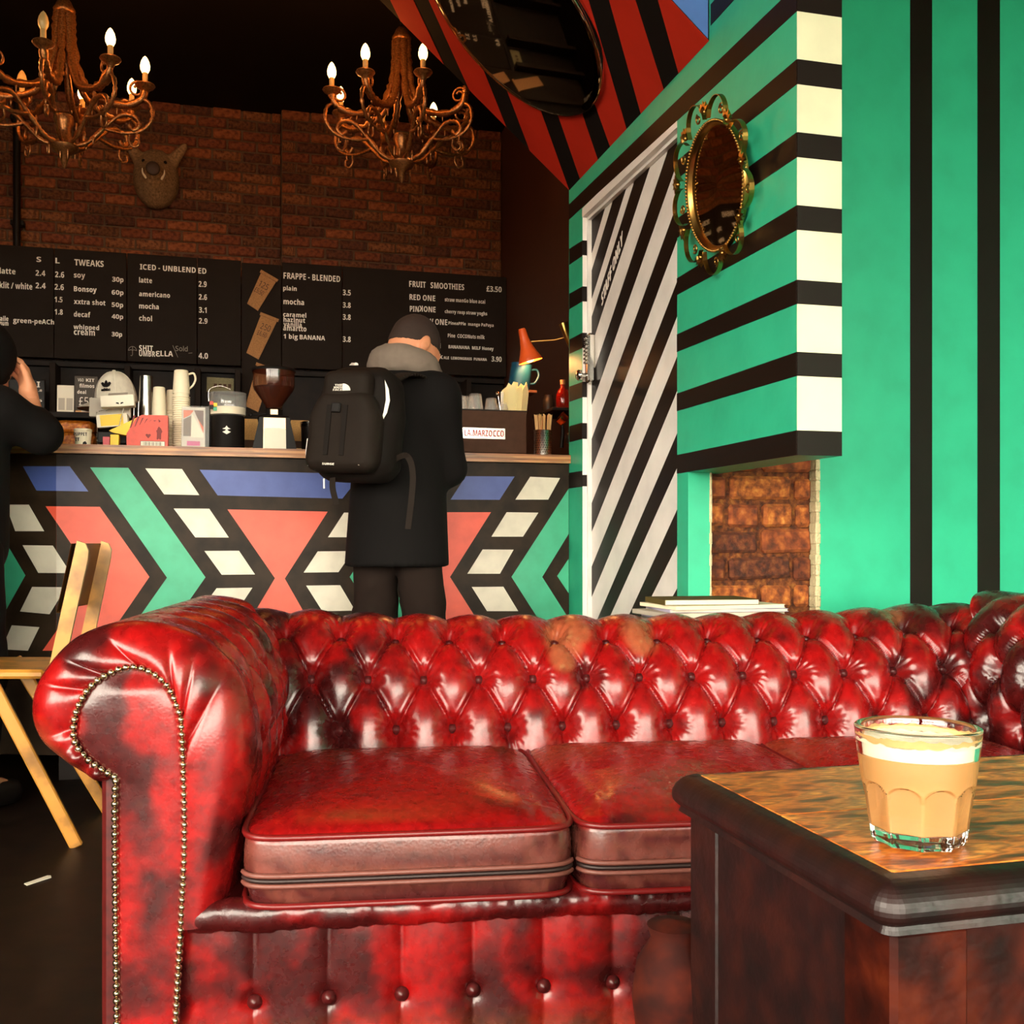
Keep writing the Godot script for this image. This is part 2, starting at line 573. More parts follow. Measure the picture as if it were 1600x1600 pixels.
const MENU := [
	[0, "latte", -1.2435, -1.1659, 2.3004, 2.3319],
	[0, "klit / white", -1.2435, -1.0828, 2.2232, 2.2573],
	[0, "S", -1.0619, -1.0385, 2.3749, 2.403],
	[1, "L", -0.967, -0.9459, 2.3742, 2.4033],
	[0, "2.4", -1.0661, -1.0175, 2.3004, 2.3303],
	[1, "2.6", -0.9687, -0.9231, 2.2976, 2.3295],
	[0, "2.4", -1.0661, -1.0158, 2.2324, 2.2632],
	[1, "2.6", -0.9712, -0.9248, 2.2301, 2.262],
	[1, "1.5", -0.9712, -0.9315, 2.1637, 2.1928],
	[1, "1.8", -0.9712, -0.9299, 2.0964, 2.1255],
	[0, "green-peACh", -1.1775, -0.9738, 2.0326, 2.0686],
	[0, "aile", -1.2419, -1.2007, 2.0471, 2.0741],
	[0, "num", -1.2419, -1.2007, 2.0228, 2.0426],
	[1, "TWEAKS", -0.8713, -0.7223, 2.3698, 2.4027],
	[1, "soy", -0.8739, -0.8167, 2.2928, 2.3248],
	[1, "Bonsoy", -0.8739, -0.7584, 2.2188, 2.2554],
	[1, "xxtra shot", -0.8739, -0.7137, 2.1594, 2.1877],
	[1, "decaf", -0.8739, -0.7902, 2.0899, 2.1192],
	[1, "whipped", -0.8756, -0.7455, 2.014, 2.0487],
	[1, "cream", -0.8739, -0.767, 1.9912, 2.0168],
	[1, "30p", -0.6782, -0.6201, 2.2842, 2.3193],
	[1, "60p", -0.6808, -0.6201, 2.214, 2.2472],
	[1, "50p", -0.6808, -0.6218, 2.1458, 2.179],
	[1, "40p", -0.6808, -0.6218, 2.0813, 2.1144],
	[1, "30p", -0.6808, -0.6271, 1.9845, 2.0167],
	[2, "ICED - UNBLEND", -0.5345, -0.2396, 2.3694, 2.3991],
	[3, "ED", -0.2261, -0.1828, 2.3675, 2.3985],
	[2, "latte", -0.5389, -0.4712, 2.2968, 2.3265],
	[3, "2.9", -0.2243, -0.181, 2.2933, 2.3253],
	[2, "americano", -0.5389, -0.3765, 2.2217, 2.2495],
	[3, "2.6", -0.2234, -0.1792, 2.2209, 2.252],
	[2, "mocha", -0.5389, -0.4359, 2.1539, 2.1836],
	[3, "3.1", -0.2225, -0.181, 2.1486, 2.1796],
	[2, "chol", -0.5389, -0.4712, 2.0862, 2.1168],
	[3, "2.9", -0.2225, -0.1765, 2.0874, 2.1185],
	[2, "SHIT", -0.5389, -0.4668, 1.9192, 1.9508],
	[2, "UMBR", -0.5389, -0.4544, 1.8905, 1.9202],
	[2, "LLA", -0.427, -0.3605, 1.8956, 1.9254],
	[3, "4.0", -0.2243, -0.1738, 1.8917, 1.9237],
	[5, "FRAPPE - BLENDED", 0.2405, 0.5609, 2.3693, 2.4038],
	[5, "plain", 0.2386, 0.3139, 2.2943, 2.3288],
	[5, "mocha", 0.2405, 0.3555, 2.2234, 2.256],
	[5, "caramel", 0.2386, 0.3678, 2.1523, 2.1791],
	[5, "hazlnut", 0.2405, 0.3611, 2.1217, 2.1505],
	[5, "vanilla", 0.2405, 0.3422, 2.0958, 2.1246],
	[5, "amartto", 0.2386, 0.3687, 2.0726, 2.1005],
	[5, "1 big BANANA", 0.2405, 0.4745, 2.018, 2.0545],
	[6, "3.5", 0.5763, 0.6218, 2.2946, 2.3267],
	[6, "3.8", 0.5763, 0.6218, 2.2226, 2.2537],
	[6, "3.8", 0.5763, 0.6218, 2.1525, 2.1846],
	[6, "3.8", 0.5763, 0.6218, 2.024, 2.0561],
	[6, "FRUIT   SMOOTHIES", 0.9638, 1.2943, 2.3676, 2.4022],
	[6, "£3.50", 1.4313, 1.5249, 2.3686, 2.4019],
	[6, "RED ONE", 0.9658, 1.1193, 2.2915, 2.3242],
	[6, "PIN", 0.9678, 1.0207, 2.2223, 2.255],
	[6, "ONE", 1.0508, 1.1213, 2.2251, 2.2578],
	[6, "YELLOW ONE", 0.9658, 1.1923, 2.153, 2.1866],
	[6, "one", 1.0659, 1.1264, 2.0868, 2.1136],
	[6, "ana 1", 1.074, 1.1517, 2.0147, 2.0425],
	[6, "EN", 1.0408, 1.081, 1.9466, 1.9763],
	[6, "straw manGo blue acai", 1.177, 1.423, 2.2941, 2.318],
	[6, "cherry rasp straw yoghs", 1.177, 1.4355, 2.2182, 2.2462],
	[6, "PineaPPle  mango PaPaya", 1.1994, 1.4749, 2.1515, 2.1775],
	[6, "Pine  COCONuts milk", 1.1953, 1.4199, 2.0814, 2.1054],
	[6, "BANANANA  MILF Honey", 1.1994, 1.4749, 2.0097, 2.0356],
	[6, "k", 1.1446, 1.1648, 1.9512, 1.9801],
	[6, "ALE  LEMONGRASS  PUNANA", 1.1689, 1.4334, 1.9513, 1.9673],
	[6, "3.90", 1.4624, 1.5249, 1.9494, 1.9807],
]
const EYE := 0.86
const TURN := 14.7
const WALL_X := 1.288
const CEILING := 3.39
const BACK := -6.2

func _ready() -> void:
	look_and_light()
	materials()
	room()
	partition()
	soffit()
	counter()
	menu_boards()
	sofa()
	chest()
	latte()
	back_bar()
	counter_goods()
	chandeliers()
	wall_mirror()
	lamp()
	chair()
	people()
	small_things()

func look_and_light() -> void:
	var cam := Camera3D.new()
	cam.name = "camera"
	add_child(cam)
	cam.position = Vector3(0, EYE, 0)
	cam.rotation_degrees = Vector3(0, -TURN, 0)
	var near := 0.05
	cam.set_frustum(near * 1600.0 / 1620.0, Vector2(0, near * 48.0 / 1620.0), near, 80.0)
	cam.current = true
	var env := Environment.new()
	env.background_mode = Environment.BG_SKY
	var sky := Sky.new()
	var air := ProceduralSkyMaterial.new()   # an overcast day outside
	air.sky_top_color = rgb(255, 243, 222)
	air.sky_horizon_color = rgb(255, 246, 228)
	air.ground_horizon_color = rgb(196, 180, 156)
	air.ground_bottom_color = rgb(124, 110, 92)
	air.sky_energy_multiplier = 1.0
	air.energy_multiplier = SKY
	sky.sky_material = air
	env.sky = sky
	env.tonemap_mode = Environment.TONE_MAPPER_LINEAR
	env.tonemap_exposure = EXPOSURE
	env.sdfgi_enabled = true
	env.ssao_enabled = true
	env.ssil_enabled = true
	var we := WorldEnvironment.new()
	we.name = "world_environment"
	we.environment = env
	add_child(we)

const SKY := 9.0
const EXPOSURE := 2.75

func materials() -> void:
	var mottle := noise_texture(0.012, [[0.0, grey(0.90)], [0.5, grey(0.96)], [1.0, grey(1.0)]], FastNoiseLite.TYPE_SIMPLEX_SMOOTH, 3, 5)
	var rough_bump := noise_texture(0.03, [[0.0, grey(0)], [1.0, grey(1)]], FastNoiseLite.TYPE_SIMPLEX_SMOOTH, 5, 5)
	mat("teal", rgb(46, 180, 138), 0.42, 0.0, mottle, 0.8, rough_bump, 0.05)
	mat("black", rgb(26, 17, 13), 0.42, 0.0, mottle, 1.0)
	mat("cream", rgb(226, 222, 188), 0.45, 0.0, mottle, 0.5)
	mat("door_white", rgb(244, 238, 230), 0.35, 0.0, mottle, 0.7)
	mat("red", rgb(206, 46, 27), 0.8, 0.0, mottle, 0.8)
	mat("soffit_black", rgb(20, 13, 10), 0.85)
	mat("sky_blue", rgb(84, 128, 205), 0.5, 0.0, mottle, 0.8)
	mat("blue", rgb(72, 92, 160), 0.5, 0.0, mottle, 1.5)
	mat("green", rgb(62, 178, 136), 0.5, 0.0, mottle, 1.5)
	mat("orange", rgb(232, 88, 64), 0.5, 0.0, mottle, 1.5)
	mat("white", rgb(222, 214, 194), 0.5, 0.0, mottle, 1.5)
	mat("counter_base", rgb(52, 39, 27), 0.5, 0.0, noise_texture(0.01, [[0.0, grey(0.6)], [0.6, grey(0.9)], [1.0, grey(1.0)]], FastNoiseLite.TYPE_SIMPLEX_SMOOTH, 9, 5), 1.2)
	mat("ceiling_black", rgb(17, 12, 9), 0.7)
	mat("plaster_dark", rgb(32, 18, 12), 0.6, 0.0, mottle, 1.0)
	mat("bar_wall", rgb(70, 36, 22), 0.55, 0.0, mottle, 2.0)
	mat("floor_wood", rgb(34, 22, 14), 0.5, 0.0, noise_texture(0.02, [[0.0, grey(0.55)], [0.5, grey(0.8)], [1.0, grey(1.0)]], FastNoiseLite.TYPE_SIMPLEX_SMOOTH, 12, 5), 0.9)
	mat("mortar", rgb(96, 70, 48), 0.9, 0.0, mottle, 3.0, rough_bump, 0.4)
	mat("edge_plaster", rgb(205, 190, 150), 0.9, 0.0, mottle, 6.0, rough_bump, 0.4)
	var brick_tex := noise_texture(0.02, [[0.0, rgb(110, 80, 60)], [0.35, rgb(190, 150, 120)], [0.6, rgb(235, 205, 170)], [1.0, rgb(255, 240, 215)]], FastNoiseLite.TYPE_SIMPLEX_SMOOTH, 21, 5)
	var shades := [rgb(150, 92, 54), rgb(128, 72, 42), rgb(176, 118, 66), rgb(100, 60, 40), rgb(142, 98, 62), rgb(112, 74, 46)]
	for i in 6:
		mat("brick%d" % i, shades[i], 0.85, 0.0, brick_tex, 2.0 + i * 0.3, rough_bump, 0.5)
	var patch := noise_texture(0.03, [[0.0, rgb(60, 34, 20)], [0.3, rgb(120, 74, 42)], [0.5, rgb(160, 104, 58)], [0.7, rgb(196, 140, 76)], [1.0, rgb(236, 200, 130)]], FastNoiseLite.TYPE_SIMPLEX_SMOOTH, 23, 5)
	var tints := [rgb(190, 140, 110), rgb(150, 108, 84), rgb(220, 176, 130), rgb(128, 92, 78)]
	for i in 4:
		mat("old_brick%d" % i, tints[i], 0.9, 0.0, patch, 1.3 + i * 0.25, rough_bump, 0.5)
	mat("old_mortar", rgb(150, 118, 82), 0.95, 0.0, patch, 2.2, rough_bump, 0.6)
	mat("board", rgb(31, 22, 16), 0.75, 0.0, mottle, 1.0)
	mat("chalk_white", rgb(235, 228, 214), 0.6)
	mat("chalk_grey", rgb(150, 143, 132), 0.7)
	var kraft := noise_texture(0.05, [[0.0, grey(0.8)], [1.0, grey(1.0)]], FastNoiseLite.TYPE_SIMPLEX_SMOOTH, 31, 4)
	mat("kraft", rgb(178, 126, 74), 0.8, 0.0, kraft, 3.0)
	mat("ink", rgb(70, 44, 26), 0.8)
	# woods: grain runs along x of the object
	var grain := noise_texture(0.008, [[0.0, grey(0.62)], [0.4, grey(0.82)], [0.55, grey(0.95)], [1.0, grey(1.0)]], FastNoiseLite.TYPE_SIMPLEX_SMOOTH, 41, 5)
	var wood := mat("ply", rgb(196, 138, 82), 0.4, 0.0, grain, 1.0)
	wood.uv1_scale = Vector3(1.0, 16.0, 16.0)
	wood = mat("ply_dark", rgb(160, 100, 54), 0.4, 0.0, grain, 1.0)
	wood.uv1_scale = Vector3(1.0, 16.0, 16.0)
	wood = mat("chair_wood", rgb(212, 146, 58), 0.35, 0.0, grain, 1.0)
	wood.uv1_scale = Vector3(1.5, 1.5, 1.5)
	mat("shelf_wood", rgb(26, 17, 12), 0.6, 0.0, grain, 2.0)
	mat("steel", rgb(200, 196, 188), 0.25, 1.0)
	mat("chrome", rgb(225, 222, 215), 0.12, 1.0)
	mat("brass", rgb(196, 150, 78), 0.28, 1.0, mottle, 4.0)
	mat("mirror", rgb(225, 222, 214), 0.03, 1.0)
	mat("old_mirror", rgb(190, 165, 130), 0.03, 1.0)
	mat("plastic_black", rgb(22, 18, 16), 0.45)
	mat("rubber", rgb(20, 18, 17), 0.7)
	mat("paper", rgb(236, 228, 208), 0.7)
	mat("paper_cup", rgb(238, 226, 196), 0.6)
	var glass := mat("pane", Color(1, 1, 1, 0.06), 0.03)
	glass.transparency = BaseMaterial3D.TRANSPARENCY_ALPHA
	glass = mat("thin_glass", Color(0.95, 0.95, 0.93, 0.12), 0.04)
	glass.transparency = BaseMaterial3D.TRANSPARENCY_ALPHA
	glass = mat("amber_plastic", Color(0.30, 0.12, 0.06, 0.45), 0.08)
	glass.transparency = BaseMaterial3D.TRANSPARENCY_ALPHA
	# leather: colour comes with the vertices, grain with the height map
	var pebble := noise_texture(0.09, [[0.0, grey(0.0)], [0.5, grey(0.8)], [1.0, grey(1.0)]], FastNoiseLite.TYPE_CELLULAR, 51, 1, 512, FastNoiseLite.RETURN_DISTANCE)
	var fine := noise_texture(0.02, [[0.0, grey(0.7)], [0.45, grey(0.92)], [1.0, grey(1.0)]], FastNoiseLite.TYPE_SIMPLEX_SMOOTH, 53, 5)
	var hide := mat("leather", Color.WHITE, 0.3, 0.0, fine, 4.0, pebble, 0.012)
	hide.vertex_color_use_as_albedo = true
	hide.roughness_texture = noise_texture(0.015, [[0.0, grey(0.75)], [1.0, grey(1.0)]], FastNoiseLite.TYPE_SIMPLEX_SMOOTH, 57, 4)
	hide.roughness = 0.31
	hide.metallic_specular = 0.55
	mat("button_leather", rgb(70, 16, 16), 0.35)
	mat("antique_nail", rgb(206, 184, 150), 0.26, 1.0)
	mat("piping", rgb(104, 16, 15), 0.35)
	mat("band_leather", rgb(110, 62, 52), 0.45)
	mat("sofa_plain", rgb(84, 18, 16), 0.4, 0.0, fine, 4.0)
	mat("zip", rgb(40, 24, 22), 0.5)
	var dark_grain := noise_texture(0.01, [[0.0, rgb(40, 16, 10)], [0.45, rgb(88, 38, 22)], [0.7, rgb(120, 58, 32)], [1.0, rgb(150, 84, 50)]], FastNoiseLite.TYPE_SIMPLEX_SMOOTH, 61, 5)
	mat("leg_wood", rgb(150, 104, 74), 0.8, 0.0, dark_grain, 4.0)
	mat("chest_front", rgb(132, 96, 70), 0.5, 0.0, dark_grain, 3.0, rough_bump, 0.06)
	wood = mat("chest_side", rgb(80, 56, 44), 0.45, 0.0, dark_grain, 3.0, rough_bump, 0.06)
	var worn := noise_texture(0.01, [[0.0, rgb(52, 26, 14)], [0.3, rgb(112, 60, 26)], [0.44, rgb(176, 100, 42)], [0.56, rgb(222, 150, 72)], [0.68, rgb(140, 84, 40)], [0.82, rgb(236, 176, 96)], [1.0, rgb(250, 206, 130)]], FastNoiseLite.TYPE_SIMPLEX_SMOOTH, 67, 5)
	wood = mat("chest_top", rgb(236, 205, 165), 0.34, 0.0, worn, 2.6, rough_bump, 0.05)
	wood.uv1_scale = Vector3(2.2, 2.2, 7.0)
	# the drink
	var g := mat("tumbler_glass", Color(0.99, 1.0, 0.99, 0.0), 0.0)
	g.refraction_enabled = true
	g.refraction_scale = 0.05
	mat("coffee", rgb(200, 146, 86), 0.5)
	mat("coffee_film", rgb(222, 176, 112), 0.5, 0.0, mottle, 8.0)
	mat("foam", rgb(248, 236, 208), 0.7, 0.0, mottle, 8.0)
	# cloth
	mat("coat", rgb(13, 10, 9), 0.85, 0.0, mottle, 3.0)
	mat("trousers", rgb(32, 22, 17), 0.9, 0.0, mottle, 3.0)
	mat("nylon", rgb(30, 22, 16), 0.75, 0.0, mottle, 4.0)
	mat("nylon_dark", rgb(20, 14, 10), 0.75)
	mat("hood_grey", rgb(118, 104, 92), 0.9, 0.0, mottle, 5.0)
	mat("skin", rgb(206, 138, 100), 0.55)
	mat("hair", rgb(44, 28, 20), 0.8)
	mat("slate", rgb(74, 66, 58), 0.7, 0.0, mottle, 5.0)
	mat("cup_grey", rgb(186, 176, 160), 0.6)
	mat("note", rgb(150, 142, 100), 0.7, 0.0, noise_texture(0.05, [[0.0, grey(0.45)], [0.5, grey(0.8)], [1.0, grey(1.0)]], FastNoiseLite.TYPE_SIMPLEX_SMOOTH, 71, 4, 256), 14.0)
	mat("bean", rgb(48, 24, 14), 0.45, 0.0, noise_texture(0.12, [[0.0, grey(0.3)], [1.0, grey(1.0)]], FastNoiseLite.TYPE_CELLULAR, 73, 1, 256, FastNoiseLite.RETURN_DISTANCE), 6.0)
	mat("cap_white", rgb(226, 216, 196), 0.8, 0.0, mottle, 6.0)
	mat("yellow", rgb(240, 200, 30), 0.5)
	mat("carton_red", rgb(222, 70, 50), 0.5, 0.0, mottle, 5.0)
	mat("carton_pink", rgb(205, 74, 84), 0.5)
	mat("carton_dark", rgb(120, 30, 26), 0.6)
	mat("foil", rgb(210, 150, 60), 0.4, 0.25, noise_texture(0.03, [[0.0, rgb(120, 60, 20)], [0.5, rgb(200, 150, 80)], [1.0, rgb(255, 240, 190)]], FastNoiseLite.TYPE_SIMPLEX_SMOOTH, 77, 5, 256), 8.0)
	mat("leaflet_grey", rgb(206, 198, 186), 0.5)
	mat("flyer_orange", rgb(214, 92, 40), 0.5)
	mat("flyer_maroon", rgb(88, 42, 34), 0.5)
	mat("flyer_brown", rgb(112, 88, 70), 0.5, 0.0, mottle, 20.0)
	mat("magenta", rgb(196, 40, 130), 0.5)
	mat("steel_brown", rgb(150, 130, 106), 0.3, 0.9)
	mat("kraft_gold", rgb(206, 150, 66), 0.6, 0.0, kraft, 6.0)
	mat("machine_brown", rgb(82, 54, 38), 0.6, 0.0, mottle, 3.0)
	mat("badge_red", rgb(178, 34, 40), 0.4)
	mat("napkin", rgb(240, 222, 160), 0.8)
	mat("stick", rgb(206, 164, 106), 0.7)
	mat("bronze", rgb(214, 140, 80), 0.34, 0.8, noise_texture(0.05, [[0.0, grey(0.35)], [0.5, grey(0.75)], [1.0, grey(1.0)]], FastNoiseLite.TYPE_SIMPLEX_SMOOTH, 81, 4, 256), 9.0)
	mat("sleeve", rgb(205, 170, 110), 0.6)
	mat("bulb_off", rgb(222, 190, 130), 0.3)
	var lit := mat("bulb_lit", rgb(255, 226, 170), 0.3)
	lit.emission_enabled = true
	lit.emission = Color(1.0, 0.80, 0.48)
	lit.emission_energy_multiplier = 3.0
	mat("lamp_orange", rgb(212, 84, 32), 0.32)
	mat("enamel_blue", rgb(18, 66, 90), 0.35)
	glass = mat("red_glass", Color(0.45, 0.05, 0.03, 0.55), 0.06)
	glass.transparency = BaseMaterial3D.TRANSPARENCY_ALPHA
	mat("copper", rgb(190, 120, 84), 0.2, 1.0)
	mat("chair_dark", rgb(120, 66, 28), 0.4, 0.0, grain, 1.5)
	mat("fur", rgb(176, 136, 92), 0.95, 0.0, noise_texture(0.04, [[0.0, grey(0.45)], [0.5, grey(0.8)], [1.0, grey(1.0)]], FastNoiseLite.TYPE_SIMPLEX_SMOOTH, 83, 5, 256), 6.0)
	mat("tusk", rgb(240, 228, 200), 0.4)
	mat("snout", rgb(60, 40, 30), 0.6)
	mat("pages", rgb(206, 194, 174), 0.7)
	mat("mag_grey", rgb(120, 112, 100), 0.85)
	mat("mag_lilac", rgb(176, 168, 190), 0.85)
	mat("mag_cream", rgb(236, 222, 190), 0.85)
	mat("mag_olive", rgb(92, 78, 40), 0.85)
	for key in ["mag_grey", "mag_lilac", "mag_cream", "mag_olive", "pages", "chest_front", "red", "soffit_black", "plastic_black", "machine_brown", "leg_wood", "board", "coat", "trousers", "nylon", "nylon_dark", "shelf_wood", "counter_base", "black", "ceiling_black", "plaster_dark", "floor_wood"]:
		mats[key].metallic_specular = 0.28
	mat("reflector", rgb(228, 220, 206), 0.4)

# ------------------------------------------------------------------ the room
func slab(parent: Node3D, called: String, lo: Vector3, hi: Vector3, m: String, bevel := 0.0) -> MeshInstance3D:
	var s := Shape.new()
	s.box((lo + hi) * 0.5, hi - lo, bevel)
	return part(parent, called, s, mats[m])

func room() -> void:
	var o := setting("floor", "dark brown worn wooden floor")
	slab(o, "boards", Vector3(-3.0, -0.12, -6.5), Vector3(3.3, 0, 3.3), "floor_wood")
	o = setting("ceiling", "black painted ceiling")
	slab(o, "plasterboard", Vector3(-3.0, CEILING, -6.5), Vector3(3.3, CEILING + 0.12, 3.3), "ceiling_black")
	o = setting("wall_left", "dark wall")
	slab(o, "plaster", Vector3(-3.0, 0, -6.5), Vector3(-2.85, CEILING, -1.0), "plaster_dark")
	slab(o, "plaster", Vector3(-3.0, 0, -1.0), Vector3(-2.85, 0.75, 3.3), "plaster_dark")
	slab(o, "plaster", Vector3(-3.0, 3.05, -1.0), Vector3(-2.85, CEILING, 3.3), "plaster_dark")
	slab(o, "plaster", Vector3(-3.0, 0.75, 2.8), Vector3(-2.85, 3.05, 3.3), "plaster_dark")
	o = setting("wall_right", "teal wall")
	slab(o, "plaster", Vector3(3.1, 0, -3.0), Vector3(3.25, CEILING, 3.3), "teal")
	# shop front behind the viewer: low wall, lintel, two panes
	o = setting("wall_front", "shop front wall below and above the window")
	slab(o, "sill_wall", Vector3(-3.0, 0, 3.0), Vector3(3.3, 0.55, 3.2), "plaster_dark")
	slab(o, "lintel", Vector3(-3.0, 2.85, 3.0), Vector3(3.3, CEILING, 3.2), "plaster_dark")
	slab(o, "jamb", Vector3(-3.0, 0.55, 3.0), Vector3(-2.7, 2.85, 3.2), "plaster_dark")
	slab(o, "jamb", Vector3(2.95, 0.55, 3.0), Vector3(3.3, 2.85, 3.2), "plaster_dark")
	o = setting("window_1", "shop window")
	for x in [-2.7, -1.3, 0.1, 1.52, 2.95]:
		slab(o, "mullion", Vector3(x - 0.035, 0.55, 3.05), Vector3(x + 0.035, 2.85, 3.13), "black")
	slab(o, "transom", Vector3(-2.7, 2.3, 3.05), Vector3(2.95, 2.36, 3.13), "black")
	for x in [-2.7, -1.3, 0.1, 1.52]:
		slab(o, "pane", Vector3(x + 0.03, 0.56, 3.088), Vector3(x + 1.38, 2.84, 3.092), "pane")
	o = setting("added_window_2", "unseen side window enlarged to light the partition and door")  # window added out of view, sized for its light on the partition
	for z in [-1.0, 0.9, 2.8]:
		slab(o, "mullion", Vector3(-2.96, 0.75, z - 0.035), Vector3(-2.88, 3.05, z + 0.035), "black")
	for z in [-1.0, 0.9]:
		slab(o, "pane", Vector3(-2.922, 0.76, z + 0.03), Vector3(-2.918, 3.04, z + 1.87), "pane")
	# pavement outside
	o = setting("ground_street", "pavement outside the shop window")
	slab(o, "paving", Vector3(-14, -0.2, 3.3), Vector3(12, -0.05, 16), "mortar")
	# frontal wall to the right of the partition, with two vertical stripes and a bare brick patch
	var zf := -2.847
	o = setting("wall_recess", "teal wall with two black vertical stripes")
	slab(o, "plaster", Vector3(1.725, 0, zf - 0.12), Vector3(3.25, CEILING, zf), "teal")
	slab(o, "plaster", Vector3(1.36, 1.12, zf - 0.12), Vector3(1.725, CEILING, zf), "teal")
	for x in [[2.046, 2.126], [2.295, 2.38]]:
		var s := Shape.new()
		s.prism(poly([x[0], 0, x[1], 0, x[1], CEILING, x[0], CEILING]), -0.002, 0.0012, Transform3D(Basis(), Vector3(0, 0, zf)))
		part(o, "painted_stripe", s, mats.black)
	# broken plaster edge along the patch
	var rng := RandomNumberGenerator.new()
	rng.seed = 5
	var edge := Shape.new()
	for k in 34:
		var y := 0.06 + k * 0.0325
		edge.box(Vector3(1.722, y, zf - 0.02), Vector3(0.012 + rng.randf() * 0.008, 0.035, 0.044), 0.004)
		edge.box(Vector3(1.361, y, zf - 0.02), Vector3(0.006 + rng.randf() * 0.006, 0.035, 0.042), 0.002)
	part(o, "broken_plaster_edge", edge, mats.edge_plaster)
	# back of the patch and its bricks
	slab(o, "mortar_bed", Vector3(1.36, 0, zf - 0.14), Vector3(1.725, 1.12, zf - 0.045), "old_mortar")
	var y0 := 0.0
	var row := 0
	while y0 < 1.1:
		var x := 1.36 - (0.0 if row % 2 == 0 else 0.11) - 0.03
		while x < 1.72:
			var long := 0.205 if (row + int(x * 7)) % 3 else 0.1
			var a := maxf(x, 1.362)
			var b := minf(x + long, 1.716)
			if b - a > 0.025:
				var s := Shape.new()
				var pr := 0.008 + rng.randf() * 0.012
				s.box(Vector3((a + b) * 0.5, y0 + 0.036 + rng.randf_range(-0.003, 0.003), zf - 0.045 + pr * 0.5 - 0.01), Vector3(b - a, 0.068 + rng.randf_range(-0.006, 0.004), 0.02 + pr), 0.009, Basis(Vector3(0, 0, 1), rng.randf_range(-0.03, 0.03)) * Basis(Vector3.UP, rng.randf_range(-0.06, 0.06)) * Basis(Vector3.RIGHT, rng.randf_range(-0.08, 0.08)))
				part(o, "brick", s, mats["old_brick%d" % rng.randi_range(0, 3)])
			x += long + 0.014
		y0 += 0.0826
		row += 1
	# side wall of the bar and the room behind the door
	o = setting("wall_bar", "dark painted side wall behind the counter")
	slab(o, "plaster", Vector3(1.56, 0, -6.5), Vector3(1.68, CEILING, -4.0), "bar_wall")
	slab(o, "return", Vector3(1.41, 0, -4.12), Vector3(1.559, CEILING, -4.005), "bar_wall")
	slab(o, "outer_wall", Vector3(1.68, 0, -4.1), Vector3(3.25, CEILING, -4.0), "plaster_dark")
	slab(o, "outer_wall", Vector3(3.1, 0, -4.0), Vector3(3.25, CEILING, -2.9), "plaster_dark")
	# brick back wall: the part left of x = 0.235 stands back 7 cm
	o = setting("wall_back", "old brown brick wall above the menu boards")
	slab(o, "mortar_bed", Vector3(-3.0, 0, -6.5), Vector3(0.235, CEILING, BACK - 0.078), "mortar")
	slab(o, "mortar_bed", Vector3(0.235, 0, -6.5), Vector3(1.6, CEILING, BACK - 0.008), "mortar")
	var rest := Shape.new()
	var variants := []
	for k in 5:
		var s := Shape.new()
		s.box(Vector3(0, 0, 0), Vector3(0.156 + 0.003 * (k % 2), 0.051 + 0.002 * (k % 3), 0.03), 0.005, Basis(Vector3(0, 0, 1), (k - 2) * 0.008))
		variants.append(s.mesh())
	rng.seed = 11
	row = 0
	var y := 1.0
	while y < CEILING - 0.03:
		for side in 2:
			var from := -2.84 if side == 0 else 0.238
			var to := 0.232 if side == 0 else 1.556
			var z: float = BACK - (0.07 if side == 0 else 0.0) - 0.01
			var x := from - (0.0 if row % 2 == 0 else 0.083)
			while x < to - 0.02:
				var a := maxf(x, from)
				var b := minf(x + 0.158, to)
				var mid := Vector3((a + b) * 0.5, y + 0.028, z + rng.randf_range(-0.004, 0.004))
				if y > 2.40 and b > -1.36 and b - a > 0.03:
					var m: String = "brick%d" % [3, 1, 5, 4, 1, 0][rng.randi_range(0, 5)]
					part(o, "brick", variants[rng.randi_range(0, 4)], mats[m], Transform3D(Basis.from_scale(Vector3((b - a) / 0.158, 1, 1)), mid))
				elif b - a > 0.03:
					rest.box(mid, Vector3(b - a, 0.051, 0.03))
				x += 0.168
		y += 0.0615
		row += 1
	var r := part(o, "brickwork", rest, mats.brick1)
	r.set_meta("kind", "stuff")
	# iron pipe down the brickwork
	var pipe := Shape.new()
	pipe.tube(PackedVector3Array([Vector3(-1.186, CEILING, -6.2), Vector3(-1.186, 2.4, -6.2)]), 0.02, 12)
	for h in [3.2, 2.62]:
		pipe.box(Vector3(-1.186, h, -6.225), Vector3(0.07, 0.03, 0.05), 0.004)
	single("wall_pipe", "black vertical pipe running down the brick wall", "pipe", pipe, mats.plastic_black)

